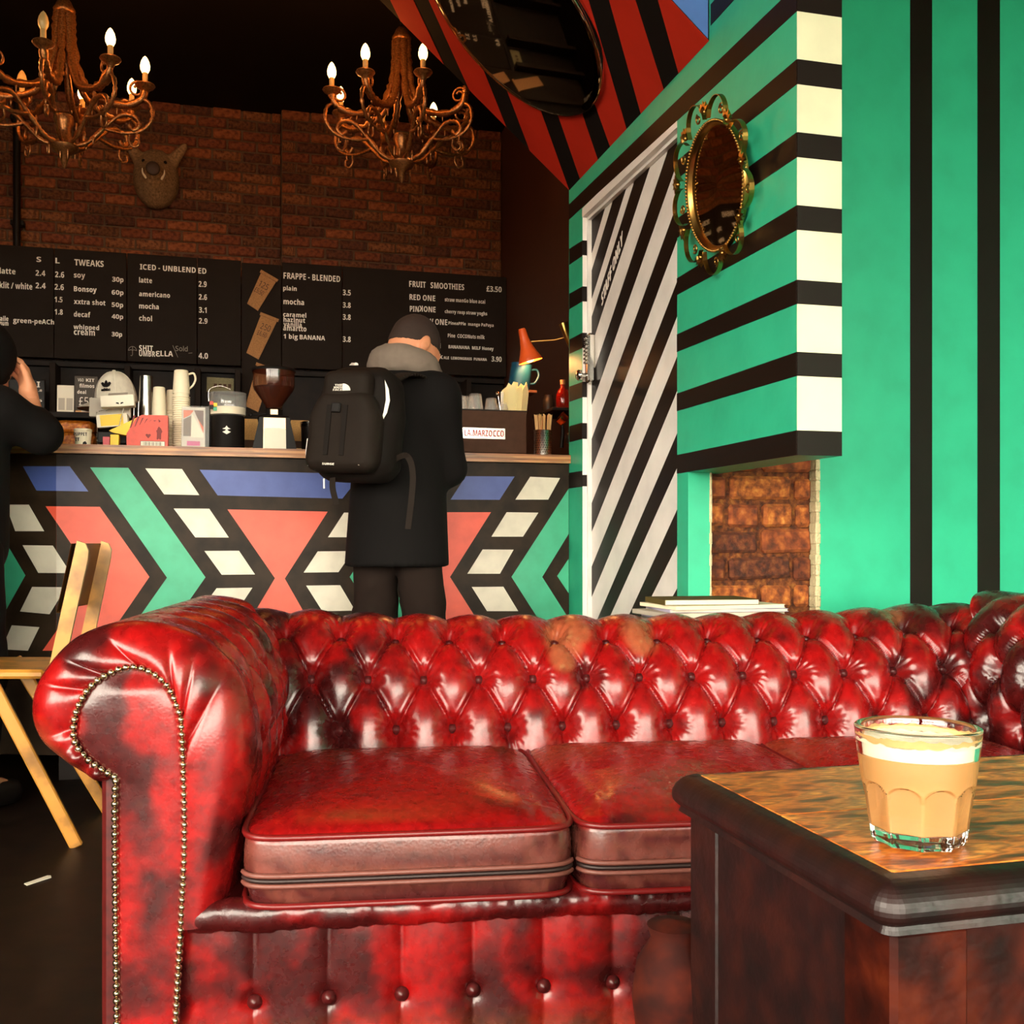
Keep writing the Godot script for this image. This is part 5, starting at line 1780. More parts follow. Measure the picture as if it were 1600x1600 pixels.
	for k in 3:
		var spot: Vector3 = [Vector3(-0.61, TOP, -4.36), Vector3(-0.745, TOP, -4.40), Vector3(-0.63, TOP + 0.075, -4.42)][k]
		var size: Vector3 = [Vector3(0.13, 0.08, 0.12), Vector3(0.12, 0.07, 0.12), Vector3(0.15, 0.055, 0.12)][k]
		var lump := func(u: float, v: float) -> Vector3:
			var g := u * TAU
			var e := v * PI
			var d := Vector3(cos(g) * sin(e), cos(e), sin(g) * sin(e))
			var q := Vector3(signf(d.x) * pow(absf(d.x), 0.5), signf(d.y) * pow(absf(d.y), 0.5), signf(d.z) * pow(absf(d.z), 0.5))
			var w := 1.0 + 0.10 * dye2.get_noise_3dv(d * 60.0 + Vector3(k * 30.0, 0, 0))
			return spot + Vector3(0, size.y * 0.5, 0) + q * size * 0.5 * w * Vector3(1, 0.98, 1)
		single("wrapped_bake", ["golden wrapped bake next to the paper tub", "golden wrapped bake by the hooded person's elbow", "golden wrapped bake lying on top of the other two"][k], "bake", sheet(40, 24, lump, null, true), mats.foil, Transform3D(), "wrapped bakes on the counter")
	# leaflet holder
	o = thing("leaflet_holder", "clear leaflet holder with a triangle patterned flyer", "leaflet holder", "", Vector3(-0.170, TOP + 0.002, -4.14))
	o.rotation_degrees.x = -12.0
	slab(o, "flyer", Vector3(-0.044, 0.004, -0.006), Vector3(0.040, 0.172, -0.003), "leaflet_grey")
	var tri := [["flyer_orange", [-0.040, 0.160, -0.002, 0.160, -0.016, 0.140, -0.040, 0.126]], ["flyer_maroon", [-0.001, 0.160, 0.034, 0.160, 0.034, 0.092, 0.012, 0.128]], ["paper", [-0.008, 0.146, 0.034, 0.066, 0.034, 0.052, -0.012, 0.052]], ["flyer_brown", [-0.040, 0.122, -0.012, 0.138, -0.012, 0.056, -0.040, 0.056]], ["flyer_orange", [0.012, 0.128, 0.034, 0.092, 0.034, 0.068]], ["magenta", [-0.026, 0.018, 0.022, 0.018, 0.022, 0.036, -0.026, 0.036]]]
	paint(o, "print", tri, Transform3D(Basis(), Vector3(0, 0, -0.003)), 0.0008)
	slab(o, "holder", Vector3(-0.047, 0.0, -0.001), Vector3(0.043, 0.168, 0.001), "thin_glass")
	slab(o, "holder_back", Vector3(-0.047, 0.0, -0.010), Vector3(0.055, 0.18, -0.008), "thin_glass")
	slab(o, "holder_base", Vector3(-0.047, 0.002, -0.05), Vector3(0.043, 0.005, 0.002), "thin_glass")
	# clear jar, lower half a black canister
	o = thing("coffee_canister", "clear jar on a black canister with white emblem, colour squares at its rim", "canister", "", Vector3(-0.046, TOP + 0.0005, -4.22))
	s = Shape.new()
	s.lathe([Vector2(0, 0), Vector2(0.064, 0), Vector2(0.066, 0.004), Vector2(0.0635, 0.008), Vector2(0.0635, 0.138), Vector2(0.060, 0.144), Vector2(0, 0.144)], 40)
	part(o, "canister", s, mats.plastic_black)
	s = Shape.new()
	s.lathe([Vector2(0.062, 0.143), Vector2(0.071, 0.150), Vector2(0.071, 0.232), Vector2(0.069, 0.234), Vector2(0.0, 0.234)], 40)
	part(o, "clear_top", s, mats.thin_glass)
	s = Shape.new()
	s.lathe([Vector2(0, 0.146), Vector2(0.067, 0.148), Vector2(0.067, 0.176), Vector2(0, 0.178)], 36)
	part(o, "contents", s, mats.paper_cup)
	s = Shape.new()
	s.tube(curve([Vector3(-0.072, 0.20, 0), Vector3(-0.07, 0.245, 0), Vector3(-0.03, 0.262, 0), Vector3(0.01, 0.25, 0)], 8), 0.0016, 6)
	part(o, "wire_handle", s, mats.steel)
	for q in [["carton_red", -0.060, 0.186], ["yellow", -0.046, 0.180], ["plastic_black", -0.060, 0.170], ["green", -0.047, 0.164]]:
		s = Shape.new()
		s.box(Vector3(q[1], q[2], 0.058), Vector3(0.014, 0.014, 0.004), 0.001)
		part(o, "colour_square", s, mats[q[0]])
	for k in 2:
		s = Shape.new()
		s.prism(poly([-0.016, 0.0, -0.006, 0.004, 0, 0.012, 0.006, 0.004, 0.016, 0.0, 0.0, -0.003 - k * 0.006]), 0.0, 0.0018, Transform3D(Basis(), Vector3(-0.004, 0.088 - k * 0.012, 0.0632)))
		part(o, "emblem", s, mats.chalk_white)
	# grinder
	o = thing("coffee_grinder", "black coffee grinder with big brown bean hopper", "grinder", "", Vector3(0.131, TOP + 0.0005, -4.25))
	s = Shape.new()
	s.prism(poly([-0.088, 0, 0.088, 0, 0.060, 0.125, 0.058, 0.138, -0.058, 0.138, -0.060, 0.125]), -0.09, 0.09)
	part(o, "body", s, mats.plastic_black)
	s = Shape.new()
	s.prism(poly([-0.044, 0.002, 0.044, 0.002, 0.042, 0.136, -0.042, 0.136]), 0.09, 0.094)
	part(o, "front_plate", s, mats.steel_brown)
	s = Shape.new()
	s.prism(poly([-0.040, 0.004, 0.044, 0.004, 0.043, 0.088, 0.030, 0.095, -0.032, 0.095, -0.041, 0.088]), 0.094, 0.097)
	part(o, "paper_note", s, mats.paper)
	s = Shape.new()
	s.lathe([Vector2(0.0, 0.138), Vector2(0.062, 0.138), Vector2(0.066, 0.142), Vector2(0.062, 0.150), Vector2(0.034, 0.152), Vector2(0.030, 0.178), Vector2(0.034, 0.182)], 32)
	part(o, "collar", s, mats.plastic_black)
	s = Shape.new()
	s.box(Vector3(0.0, 0.166, 0.03), Vector3(0.032, 0.024, 0.012), 0.002)
	part(o, "badge", s, mats.steel_brown)
	s = Shape.new()
	s.tube(PackedVector3Array([Vector3(-0.03, 0.158, 0.02), Vector3(-0.086, 0.152, 0.03)]), 0.004, 8)
	s.ball(Vector3(-0.09, 0.152, 0.03), Vector3(0.009, 0.009, 0.009), 10, 8)
	part(o, "lever", s, mats.plastic_black)
	s = Shape.new()
	s.lathe([Vector2(0.030, 0.180), Vector2(0.034, 0.195), Vector2(0.078, 0.258), Vector2(0.082, 0.272), Vector2(0.082, 0.335)], 40)
	var hopper := part(o, "hopper", s, mats.amber_plastic)
	s = Shape.new()
	s.lathe([Vector2(0, 0.184), Vector2(0.030, 0.19), Vector2(0.074, 0.256), Vector2(0.077, 0.268), Vector2(0.04, 0.274), Vector2(0, 0.280)], 32)
	part(hopper, "beans", s, mats.bean)
	s = Shape.new()
	s.lathe([Vector2(0, 0.345), Vector2(0.08, 0.343), Vector2(0.086, 0.338), Vector2(0.086, 0.330), Vector2(0.0, 0.330)], 40)
	part(hopper, "lid", s, mats.plastic_black)
	# kraft bags behind the grinder
	for k in 2:
		o = thing("coffee_bag", ["kraft coffee bag between canister and grinder", "kraft coffee bag right of the grinder"][k], "coffee bag", "kraft bags behind the grinder", Vector3([0.035, 0.245][k], TOP + 0.0005, -4.5))
		s = Shape.new()
		s.prism(poly([-0.045, 0, 0.045, 0, 0.043, 0.12, 0.036, 0.165, -0.036, 0.165, -0.043, 0.12]), -0.03, 0.03)
		part(o, "bag", s, mats.kraft_gold)
		s = Shape.new()
		s.box(Vector3(0, 0.062, 0.0305), Vector3(0.05, 0.03, 0.002))
		part(o, "printed_label", s, mats.ink)
	# black knock box
	o = thing("knock_box", "black tub with chrome rim and white emblem next to the backpack", "knock box", "", Vector3(0.29, TOP + 0.0005, -4.30))
	s = Shape.new()
	s.lathe([Vector2(0, 0), Vector2(0.044, 0), Vector2(0.046, 0.004), Vector2(0.050, 0.118)], 30)
	part(o, "tub", s, mats.plastic_black)
	s = Shape.new()
	s.lathe([Vector2(0.048, 0.117), Vector2(0.052, 0.118), Vector2(0.052, 0.138), Vector2(0.047, 0.139), Vector2(0.046, 0.12)], 30)
	part(o, "rim", s, mats.chrome)
	lettering(o, "XI", -0.016, 0.014, 0.072, 0.092, Transform3D(Basis(), Vector3(0, 0, 0.0475)), mats.chalk_white)
	lettering(o, "coffee", -0.018, 0.014, 0.058, 0.066, Transform3D(Basis(), Vector3(0, 0, 0.0470)), mats.chalk_white)
	# black metal funnel behind it
	o = thing("black_scoop", "black scoop leaning between the glass jars and the backpack", "scoop", "", Vector3(0.335, TOP + 0.0005, -4.46))
	s = Shape.new()
	s.prism(poly([-0.07, 0.0, 0.06, 0.0, 0.06, 0.30, 0.035, 0.27, -0.05, 0.16]), -0.02, 0.02)
	part(o, "blade", s, mats.plastic_black)
	espresso_machine()

func espresso_machine() -> void:
	var t := thing("espresso_machine", "dark brown espresso machine with a silver and red name badge", "espresso machine", "", Vector3(0.94, TOP, -4.42))
	var plate := slab(t, "back_panel", Vector3(-0.22, 0.022, 0.205), Vector3(0.226, 0.2, 0.218), "machine_brown", 0.003)
	slab(t, "body", Vector3(-0.215, 0.03, -0.16), Vector3(0.22, 0.196, 0.205), "machine_brown", 0.004)
	slab(t, "cup_rail", Vector3(-0.222, 0.196, -0.2), Vector3(0.228, 0.203, 0.219), "plastic_black", 0.002)
	slab(t, "drip_tray", Vector3(-0.215, 0.01, -0.27), Vector3(0.22, 0.03, -0.10), "steel", 0.003)
	for x in [-0.17, 0.17]:
		for z in [-0.15, 0.15]:
			var q := Shape.new()
			q.lathe([Vector2(0, 0.0005), Vector2(0.018, 0.0005), Vector2(0.014, 0.03), Vector2(0, 0.03)], 14, Transform3D(Basis(), Vector3(x, 0, z)))
			part(t, "foot", q, mats.plastic_black)
	for x in [-0.1, 0.1]:
		var g := Shape.new()
		g.lathe([Vector2(0, -0.03), Vector2(0.034, -0.03), Vector2(0.036, -0.02), Vector2(0.036, 0.02), Vector2(0.03, 0.03), Vector2(0, 0.03)], 24, Transform3D(Basis(), Vector3(x, 0.14, -0.2)))
		part(t, "group_head", g, mats.chrome)
		g = Shape.new()
		g.tube(PackedVector3Array([Vector3(x, 0.105, -0.22), Vector3(x, 0.10, -0.34)]), 0.011, 10)
		part(t, "portafilter_handle", g, mats.plastic_black)
	# badge
	var b := slab(plate, "badge", Vector3(-0.052, 0.078, 0.2175), Vector3(0.134, 0.127, 0.222), "steel", 0.003)
	b.set_meta("label", "silver badge with red letters")
	lettering(plate, "LA.MARZOCCO", -0.042, 0.126, 0.090, 0.116, Transform3D(Basis(), Vector3(0, 0, 0.222)), mats.badge_red)
	slab(t, "saucer_slot", Vector3(-0.12, 0.004, 0.20), Vector3(0.02, 0.018, 0.222), "steel", 0.002)
	# cups and glasses on top of it
	var o := thing("tipped_paper_cup", "white paper cup leaning on top of the espresso machine", "cup", "", Vector3(0.843, TOP + 0.2042, -4.33))
	o.rotation_degrees.z = 9
	var s := Shape.new()
	s.lathe([Vector2(0.0, 0.086), Vector2(0.022, 0.086), Vector2(0.024, 0.084), Vector2(0.033, 0.003), Vector2(0.036, 0.001), Vector2(0.034, 0.0), Vector2(0.032, 0.002)], 28)
	part(o, "cup", s, mats.paper_cup)
	var spots := [[0.905, -4.30, 0.030, 0.064], [0.946, -4.36, 0.033, 0.072], [0.958, -4.26, 0.034, 0.070], [1.036, -4.30, 0.030, 0.060], [1.078, -4.27, 0.026, 0.040]]
	var said := ["upturned drinking glass next to the tipped paper cup", "upturned drinking glass behind the middle one", "upturned drinking glass in the middle of the machine's top", "upturned drinking glass right of the middle one", "shortest upturned glass beside the napkins"]
	for k in 5:
		var e: Array = spots[k]
		s = Shape.new()
		s.lathe([Vector2(0, e[3]), Vector2(e[2] * 0.68, e[3]), Vector2(e[2] * 0.76, e[3] - 0.004), Vector2(e[2] * 0.98, 0.012), Vector2(e[2], 0.0), Vector2(e[2] - 0.002, 0.0), Vector2(e[2] * 0.93, 0.012), Vector2(e[2] * 0.70, e[3] - 0.008), Vector2(0, e[3] - 0.008)], 18)
		single("drinking_glass", said[k], "glass", s, mats.thin_glass, Transform3D(Basis(), Vector3(e[0], TOP + 0.2035, e[1])), "glasses on the espresso machine")
	s = Shape.new()
	s.tube(PackedVector3Array([Vector3(1.062, TOP + 0.2055, -4.24), Vector3(1.052, TOP + 0.265, -4.24)]), 0.0022, 6)
	s.ball(Vector3(1.05, TOP + 0.275, -4.24), Vector3(0.008, 0.012, 0.003), 12, 8, Basis(Vector3(0, 0, 1), 0.25))
	single("tea_spoon", "teaspoon standing bowl up among the glasses", "spoon", s, mats.chrome)
	s = Shape.new()
	s.box(Vector3(1.092, TOP + 0.2515, -4.33), Vector3(0.013, 0.095, 0.006), 0.003)
	single("white_stirrer", "single white stirrer standing left of the napkins", "stirrer", s, mats.paper)
	o = thing("napkin_stack", "folded cream napkins fanned on the machine's corner", "napkins", "", Vector3(1.152, TOP + 0.2035, -4.33))
	for k in 9:
		s = Shape.new()
		var a := -0.16 + k * 0.045
		s.prism(poly([-0.020, 0, 0.016, 0, 0.020, 0.100 + 0.012 * ((k * 5) % 4), 0.0, 0.116 + 0.006 * ((k * 3) % 5), -0.019, 0.104]), -0.0012, 0.0012, Transform3D(Basis(Vector3.UP, a * 3.0) * Basis(Vector3(0, 0, 1), -a * 0.6), Vector3((k - 4) * 0.008, 0.0, (k % 3) * 0.009)))
		part(o, "napkin", s, mats.napkin)
	# stirrers in a perforated steel pot
	o = thing("stirrer_pot", "perforated steel pot beside the espresso machine", "pot", "", Vector3(1.207, TOP + 0.0005, -4.10))
	s = Shape.new()
	s.lathe([Vector2(0, 0.001), Vector2(0.036, 0.001), Vector2(0.037, 0.004), Vector2(0.037, 0.108), Vector2(0.039, 0.110), Vector2(0.036, 0.110), Vector2(0.035, 0.01), Vector2(0, 0.008)], 34)
	part(o, "pot", s, mats.steel)
	s = Shape.new()
	for k in 12:
		for j in 9:
			var g := PI * (k + 0.5 * (j % 2)) / 12.0
			s.lathe([Vector2(0, 0.0004), Vector2(0.0022, 0.0004), Vector2(0.0022, -0.001)], 6, on(Vector3(-sin(g), 0, cos(g)), Vector3(cos(g), 0, sin(g)), Vector3(cos(g) * 0.037, 0.018 + j * 0.0095, sin(g) * 0.037)))
	var holes := part(o, "perforation", s, mats.plastic_black)
	holes.set_meta("kind", "stuff")
	var rng := RandomNumberGenerator.new()
	rng.seed = 8
	for k in 34:
		var g := rng.randf() * TAU
		var r := sqrt(rng.randf()) * 0.029
		s = Shape.new()
		s.box(Vector3(0, 0.085, 0), Vector3(0.0055, 0.155 + rng.randf() * 0.012, 0.0014))
		single("wooden_stirrer", "wooden stirrer standing in the perforated steel pot", "stirrer", s, mats.stick, Transform3D(Basis(Vector3(0, 0, 1), -cos(g) * r * 3.5) * Basis(Vector3.RIGHT, sin(g) * r * 3.0) * Basis(Vector3.UP, rng.randf() * TAU), Vector3(1.207 + cos(g) * r * 0.8, TOP + 0.010, -4.10 + sin(g) * r * 0.8)), "stirrers in the steel pot")

# ------------------------------------------------------------------ chandeliers
func crusty(pts: PackedVector3Array, r: float, seed_: float, swing := 0.35) -> Array:
	var out := []
	for p in pts:
		out.append(r * (1.0 + swing * dye2.get_noise_3dv(p * 420.0 + Vector3(seed_ * 7.0, 0, 0))))
	return out

func chandelier(label: String, at: Vector3, turn: float, lit: Array, has_candle: Array) -> void:
	var t := thing("chandelier", label, "chandelier", "chandeliers over the bar", at)
	t.rotation_degrees.y = turn
	var big := 1.12
	t.scale = Vector3.ONE * big
	var up := (CEILING - at.y) / big
	var s := Shape.new()
	# rod and ceiling rose
	s.tube(PackedVector3Array([Vector3(0, up - 0.02, 0), Vector3(0, 0.22, 0)]), 0.006, 8)
	part(t, "rod", s, mats.plastic_black)
	s = Shape.new()
	s.lathe([Vector2(0, up - 0.05), Vector2(0.03, up - 0.045), Vector2(0.05, up - 0.02), Vector2(0.055, up)], 20)
	part(t, "ceiling_rose", s, mats.plastic_black)
	s = Shape.new()
	s.lathe([Vector2(0, 0.15), Vector2(0.026, 0.152), Vector2(0.036, 0.160), Vector2(0.038, 0.172), Vector2(0.030, 0.185), Vector2(0.024, 0.20), Vector2(0.012, 0.215), Vector2(0, 0.22)], 20)
	part(t, "crown_cap", s, mats.bronze)
	# bottom hub with hanging drips
	s = Shape.new()
	s.lathe([Vector2(0, -0.40), Vector2(0.008, -0.39), Vector2(0.018, -0.35), Vector2(0.045, -0.335), Vector2(0.05, -0.32), Vector2(0.03, -0.30), Vector2(0.022, -0.26), Vector2(0.034, -0.235), Vector2(0.03, -0.21), Vector2(0, -0.20)], 20)
	part(t, "hub", s, mats.bronze)
	var rng := RandomNumberGenerator.new()
	rng.seed = int(absf(turn) * 7.0) + 5
	for k in 14:
		var g := TAU * k / 14.0 + rng.randf() * 0.3
		var r := 0.02 + rng.randf() * 0.10
		var y := -0.34 + r * 0.55
		var l := 0.02 + rng.randf() * 0.035
		s = Shape.new()
		s.lathe([Vector2(0, -l), Vector2(0.003, -l * 0.85), Vector2(0.005, -l * 0.3), Vector2(0.002, 0), Vector2(0, 0.002)], 7, Transform3D(Basis(), Vector3(cos(g) * r, y, sin(g) * r)))
		part(t, "drip", s, mats.bronze)
	for k in 8:
		var g := TAU * k / 8.0
		var turn_to := Basis(Vector3.UP, -g)
		var ro := func(list: Array) -> PackedVector3Array:
			var a := []
			for q in list:
				a.append(turn_to * Vector3(q[0], q[1], q[2] if q.size() > 2 else 0.0))
			return curve(a, 7)
		s = Shape.new()
		var rib: PackedVector3Array = ro.call([[0.026, 0.155], [0.029, 0.07], [0.044, -0.03], [0.085, -0.115], [0.150, -0.148], [0.215, -0.155], [0.266, -0.128], [0.278, -0.085]])
		s.tube(rib, crusty(rib, 0.0135, k, 0.8), 8)
		var arm := part(t, "arm", s, mats.bronze)
		s = Shape.new()
		var low: PackedVector3Array = ro.call([[0.030, -0.315], [0.08, -0.30], [0.135, -0.245], [0.19, -0.195], [0.24, -0.196], [0.258, -0.225], [0.238, -0.246], [0.222, -0.228]])
		s.tube(low, crusty(low, 0.0082, k + 9, 0.8), 7)
		part(t, "lower_scroll", s, mats.bronze)
		s = Shape.new()
		var hook: PackedVector3Array = ro.call([[0.13, -0.245], [0.20, -0.258], [0.265, -0.245], [0.302, -0.20], [0.298, -0.15], [0.272, -0.13]])
		s.tube(hook, crusty(hook, 0.0068, k + 17, 0.8), 7)
		part(t, "outer_scroll", s, mats.bronze)
		s = Shape.new()
		var curl: PackedVector3Array = ro.call([[0.225, -0.255], [0.222, -0.285], [0.236, -0.305], [0.255, -0.298], [0.255, -0.278], [0.243, -0.276]])
		s.tube(curl, 0.0045, 6)
		part(t, "hanging_curl", s, mats.bronze)
		s = Shape.new()
		var loop := []
		for i in 15:
			var a := TAU * 1.35 * i / 14.0
			var rr := 0.030 * (1.0 - 0.045 * i)
			loop.append([0.25 + rr * cos(a + 0.4), -0.095 + rr * sin(a + 0.4)])
		var spiral: PackedVector3Array = ro.call(loop)
		s.tube(spiral, 0.0048, 6)
		part(arm, "spiral", s, mats.bronze)
		for j in 3:
			var d := 0.11 + j * 0.07
			var l := 0.018 + rng.randf() * 0.03
			s = Shape.new()
			s.lathe([Vector2(0, -l), Vector2(0.0025, -l * 0.85), Vector2(0.0045, -l * 0.3), Vector2(0.002, 0), Vector2(0, 0.002)], 7, Transform3D(Basis(), turn_to * Vector3(d, [-0.135, -0.158, -0.25][j], 0.0)))
			part(arm, "drip", s, mats.bronze)
		var foot := turn_to * Vector3(0.278, -0.09, 0)
		if not has_candle[k]:
			s = Shape.new()
			s.lathe([Vector2(0, -0.01), Vector2(0.012, -0.006), Vector2(0.016, 0.006), Vector2(0.008, 0.016), Vector2(0.012, 0.024), Vector2(0, 0.028)], 12, Transform3D(Basis(), foot))
			part(arm, "broken_socket", s, mats.bronze)
			continue
		s = Shape.new()
		s.lathe([Vector2(0.0, -0.022), Vector2(0.010, -0.020), Vector2(0.016, -0.006), Vector2(0.030, 0.002), Vector2(0.036, 0.010), Vector2(0.033, 0.015), Vector2(0.012, 0.011), Vector2(0, 0.011)], 20, Transform3D(Basis(), foot))
		part(arm, "drip_cup", s, mats.bronze)
		s = Shape.new()
		s.lathe([Vector2(0, 0.010), Vector2(0.0095, 0.010), Vector2(0.0095, 0.056), Vector2(0, 0.058)], 14, Transform3D(Basis(), foot))
		part(arm, "candle_sleeve", s, mats.sleeve)
		s = Shape.new()
		s.lathe([Vector2(0.0, 0.054), Vector2(0.010, 0.056), Vector2(0.0165, 0.070), Vector2(0.0175, 0.082), Vector2(0.014, 0.098), Vector2(0.007, 0.112), Vector2(0.0, 0.119)], 18, Transform3D(Basis(), foot))
		part(arm, "bulb", s, mats.bulb_lit if lit[k] else mats.bulb_off)
		if lit[k]:
			var l := OmniLight3D.new()
			l.name = "bulb_light"
			l.light_color = Color(1.0, 0.62, 0.28)
			l.light_energy = BULB
			l.light_size = 0.015
			l.omni_range = 12.0
			l.omni_attenuation = 2.0
			l.shadow_enabled = true
			l.position = foot + Vector3(0, 0.084, 0)
			t.add_child(l, true)

const BULB := 0.016

func chandeliers() -> void:
	# arm 0 points to +x, then on towards the viewer (+z)
	chandelier("ornate bronze candle chandelier hanging nearer the middle of the room", Vector3(0.690, 2.895, -4.55), -14.7 - 22.5, [true, true, true, true, true, false, true, true], [false, true, true, true, true, true, true, false])
	chandelier("ornate bronze candle chandelier at the left edge", Vector3(-0.685, 2.815, -4.50), -4.7, [true, true, false, true, true, false, true, true], [true, true, true, true, true, true, true, true])

# ------------------------------------------------------------------ brass mirror on the partition
func wall_mirror() -> void:
	var t := thing("brass_mirror", "round brass scrollwork mirror on the teal striped partition", "mirror", "", Vector3(WALL_X - 0.024, 1.833, -2.594))
	t.rotation_degrees.z = 8.0
	var face := on(Vector3(0, 0, 1), Vector3(-1, 0, 0), Vector3.ZERO)      # local y of the lathe points out of the wall
	var s := Shape.new()
	s.lathe([Vector2(0.158, 0.001), Vector2(0.158, 0.004), Vector2(0, 0.006)], 64, face)
	part(t, "mirror_glass", s, mats.old_mirror)
	s = Shape.new()
	s.lathe([Vector2(0.170, 0.0), Vector2(0.171, 0.012), Vector2(0.168, 0.018), Vector2(0.164, 0.016), Vector2(0.160, 0.012), Vector2(0.156, 0.004)], 64, face)
	part(t, "frame", s, mats.brass)
	s = Shape.new()
	for k in 110:
		var g := TAU * k / 110.0
		s.ball(Vector3(-0.018, sin(g) * 0.169, cos(g) * 0.169), Vector3(0.0042, 0.0042, 0.0042), 6, 4)
	var beads := part(t, "bead_row", s, mats.brass)
	beads.set_meta("kind", "stuff")
	var n := 9
	for k in n:
		var a0 := TAU * (k + 0.08) / n
		var a1 := TAU * (k + 0.92) / n
		# ribbon arch, its width standing out of the wall
		s = Shape.new()
		var pts := []
		for i in 17:
			var f := i / 16.0
			var g := lerpf(a0, a1, f)
			var r := 0.176 + 0.058 * pow(sin(PI * f), 0.6)
			pts.append(Vector2(cos(g) * r, sin(g) * r))
		for i in 16:
			var p: Vector2 = pts[i]
			var q: Vector2 = pts[i + 1]
			s.quad(Vector3(-0.020, p.y, p.x), Vector3(-0.034, p.y, p.x), Vector3(-0.034, q.y, q.x), Vector3(-0.020, q.y, q.x))
			var pi_ := p * 0.992
			var qi := q * 0.992
			s.quad(Vector3(-0.034, pi_.y, pi_.x), Vector3(-0.020, pi_.y, pi_.x), Vector3(-0.020, qi.y, qi.x), Vector3(-0.034, qi.y, qi.x))
			s.quad(Vector3(-0.034, p.y, p.x), Vector3(-0.034, pi_.y, pi_.x), Vector3(-0.034, qi.y, qi.x), Vector3(-0.034, q.y, q.x))
		part(t, "ribbon_arch", s, mats.brass)
		# inner curl
		s = Shape.new()
		var mid := (a0 + a1) * 0.5
		var c := Vector2(cos(mid), sin(mid)) * 0.198
		var line := PackedVector3Array()
		for i in 14:
			var a := TAU * 1.2 * i / 13.0 + mid
			var r := 0.014 * (1.0 - 0.05 * i)
			line.append(Vector3(-0.018, c.y + sin(a) * r, c.x + cos(a) * r))
		s.tube(line, 0.0028, 6)
		part(t, "curl", s, mats.brass)
		# leaf cluster at the joint
		var g2 := TAU * k / n
		for j in 5:
			var a := g2 + (j - 2) * 0.55
			var base := Vector2(cos(g2), sin(g2)) * 0.192
			var d := Vector2(cos(a), sin(a))
			var w := Vector2(-d.y, d.x)
			s = Shape.new()
			var x0 := -0.026
			var b := Vector3(x0, base.y, base.x)
			var tip := Vector3(x0 - 0.010, base.y + d.y * 0.030, base.x + d.x * 0.030)
			var m1 := Vector3(x0 - 0.012, base.y + d.y * 0.014 + w.y * 0.0065, base.x + d.x * 0.014 + w.x * 0.0065)
			var m2 := Vector3(x0 - 0.012, base.y + d.y * 0.014 - w.y * 0.0065, base.x + d.x * 0.014 - w.x * 0.0065)
			var under := Vector3(x0 + 0.003, base.y + d.y * 0.014, base.x + d.x * 0.014)
			var ctr := (b + tip + m1 + m2 + under) / 5.0
			for q in [[b, m1, m2], [tip, m1, m2], [b, m1, under], [b, m2, under], [tip, m1, under], [tip, m2, under]]:
				s.outward(q, ctr)
			part(t, "leaf", s, mats.brass)
		s = Shape.new()
		s.ball(Vector3(-0.032, sin(g2) * 0.192, cos(g2) * 0.192), Vector3(0.007, 0.007, 0.007), 10, 7)
		part(t, "boss", s, mats.brass)

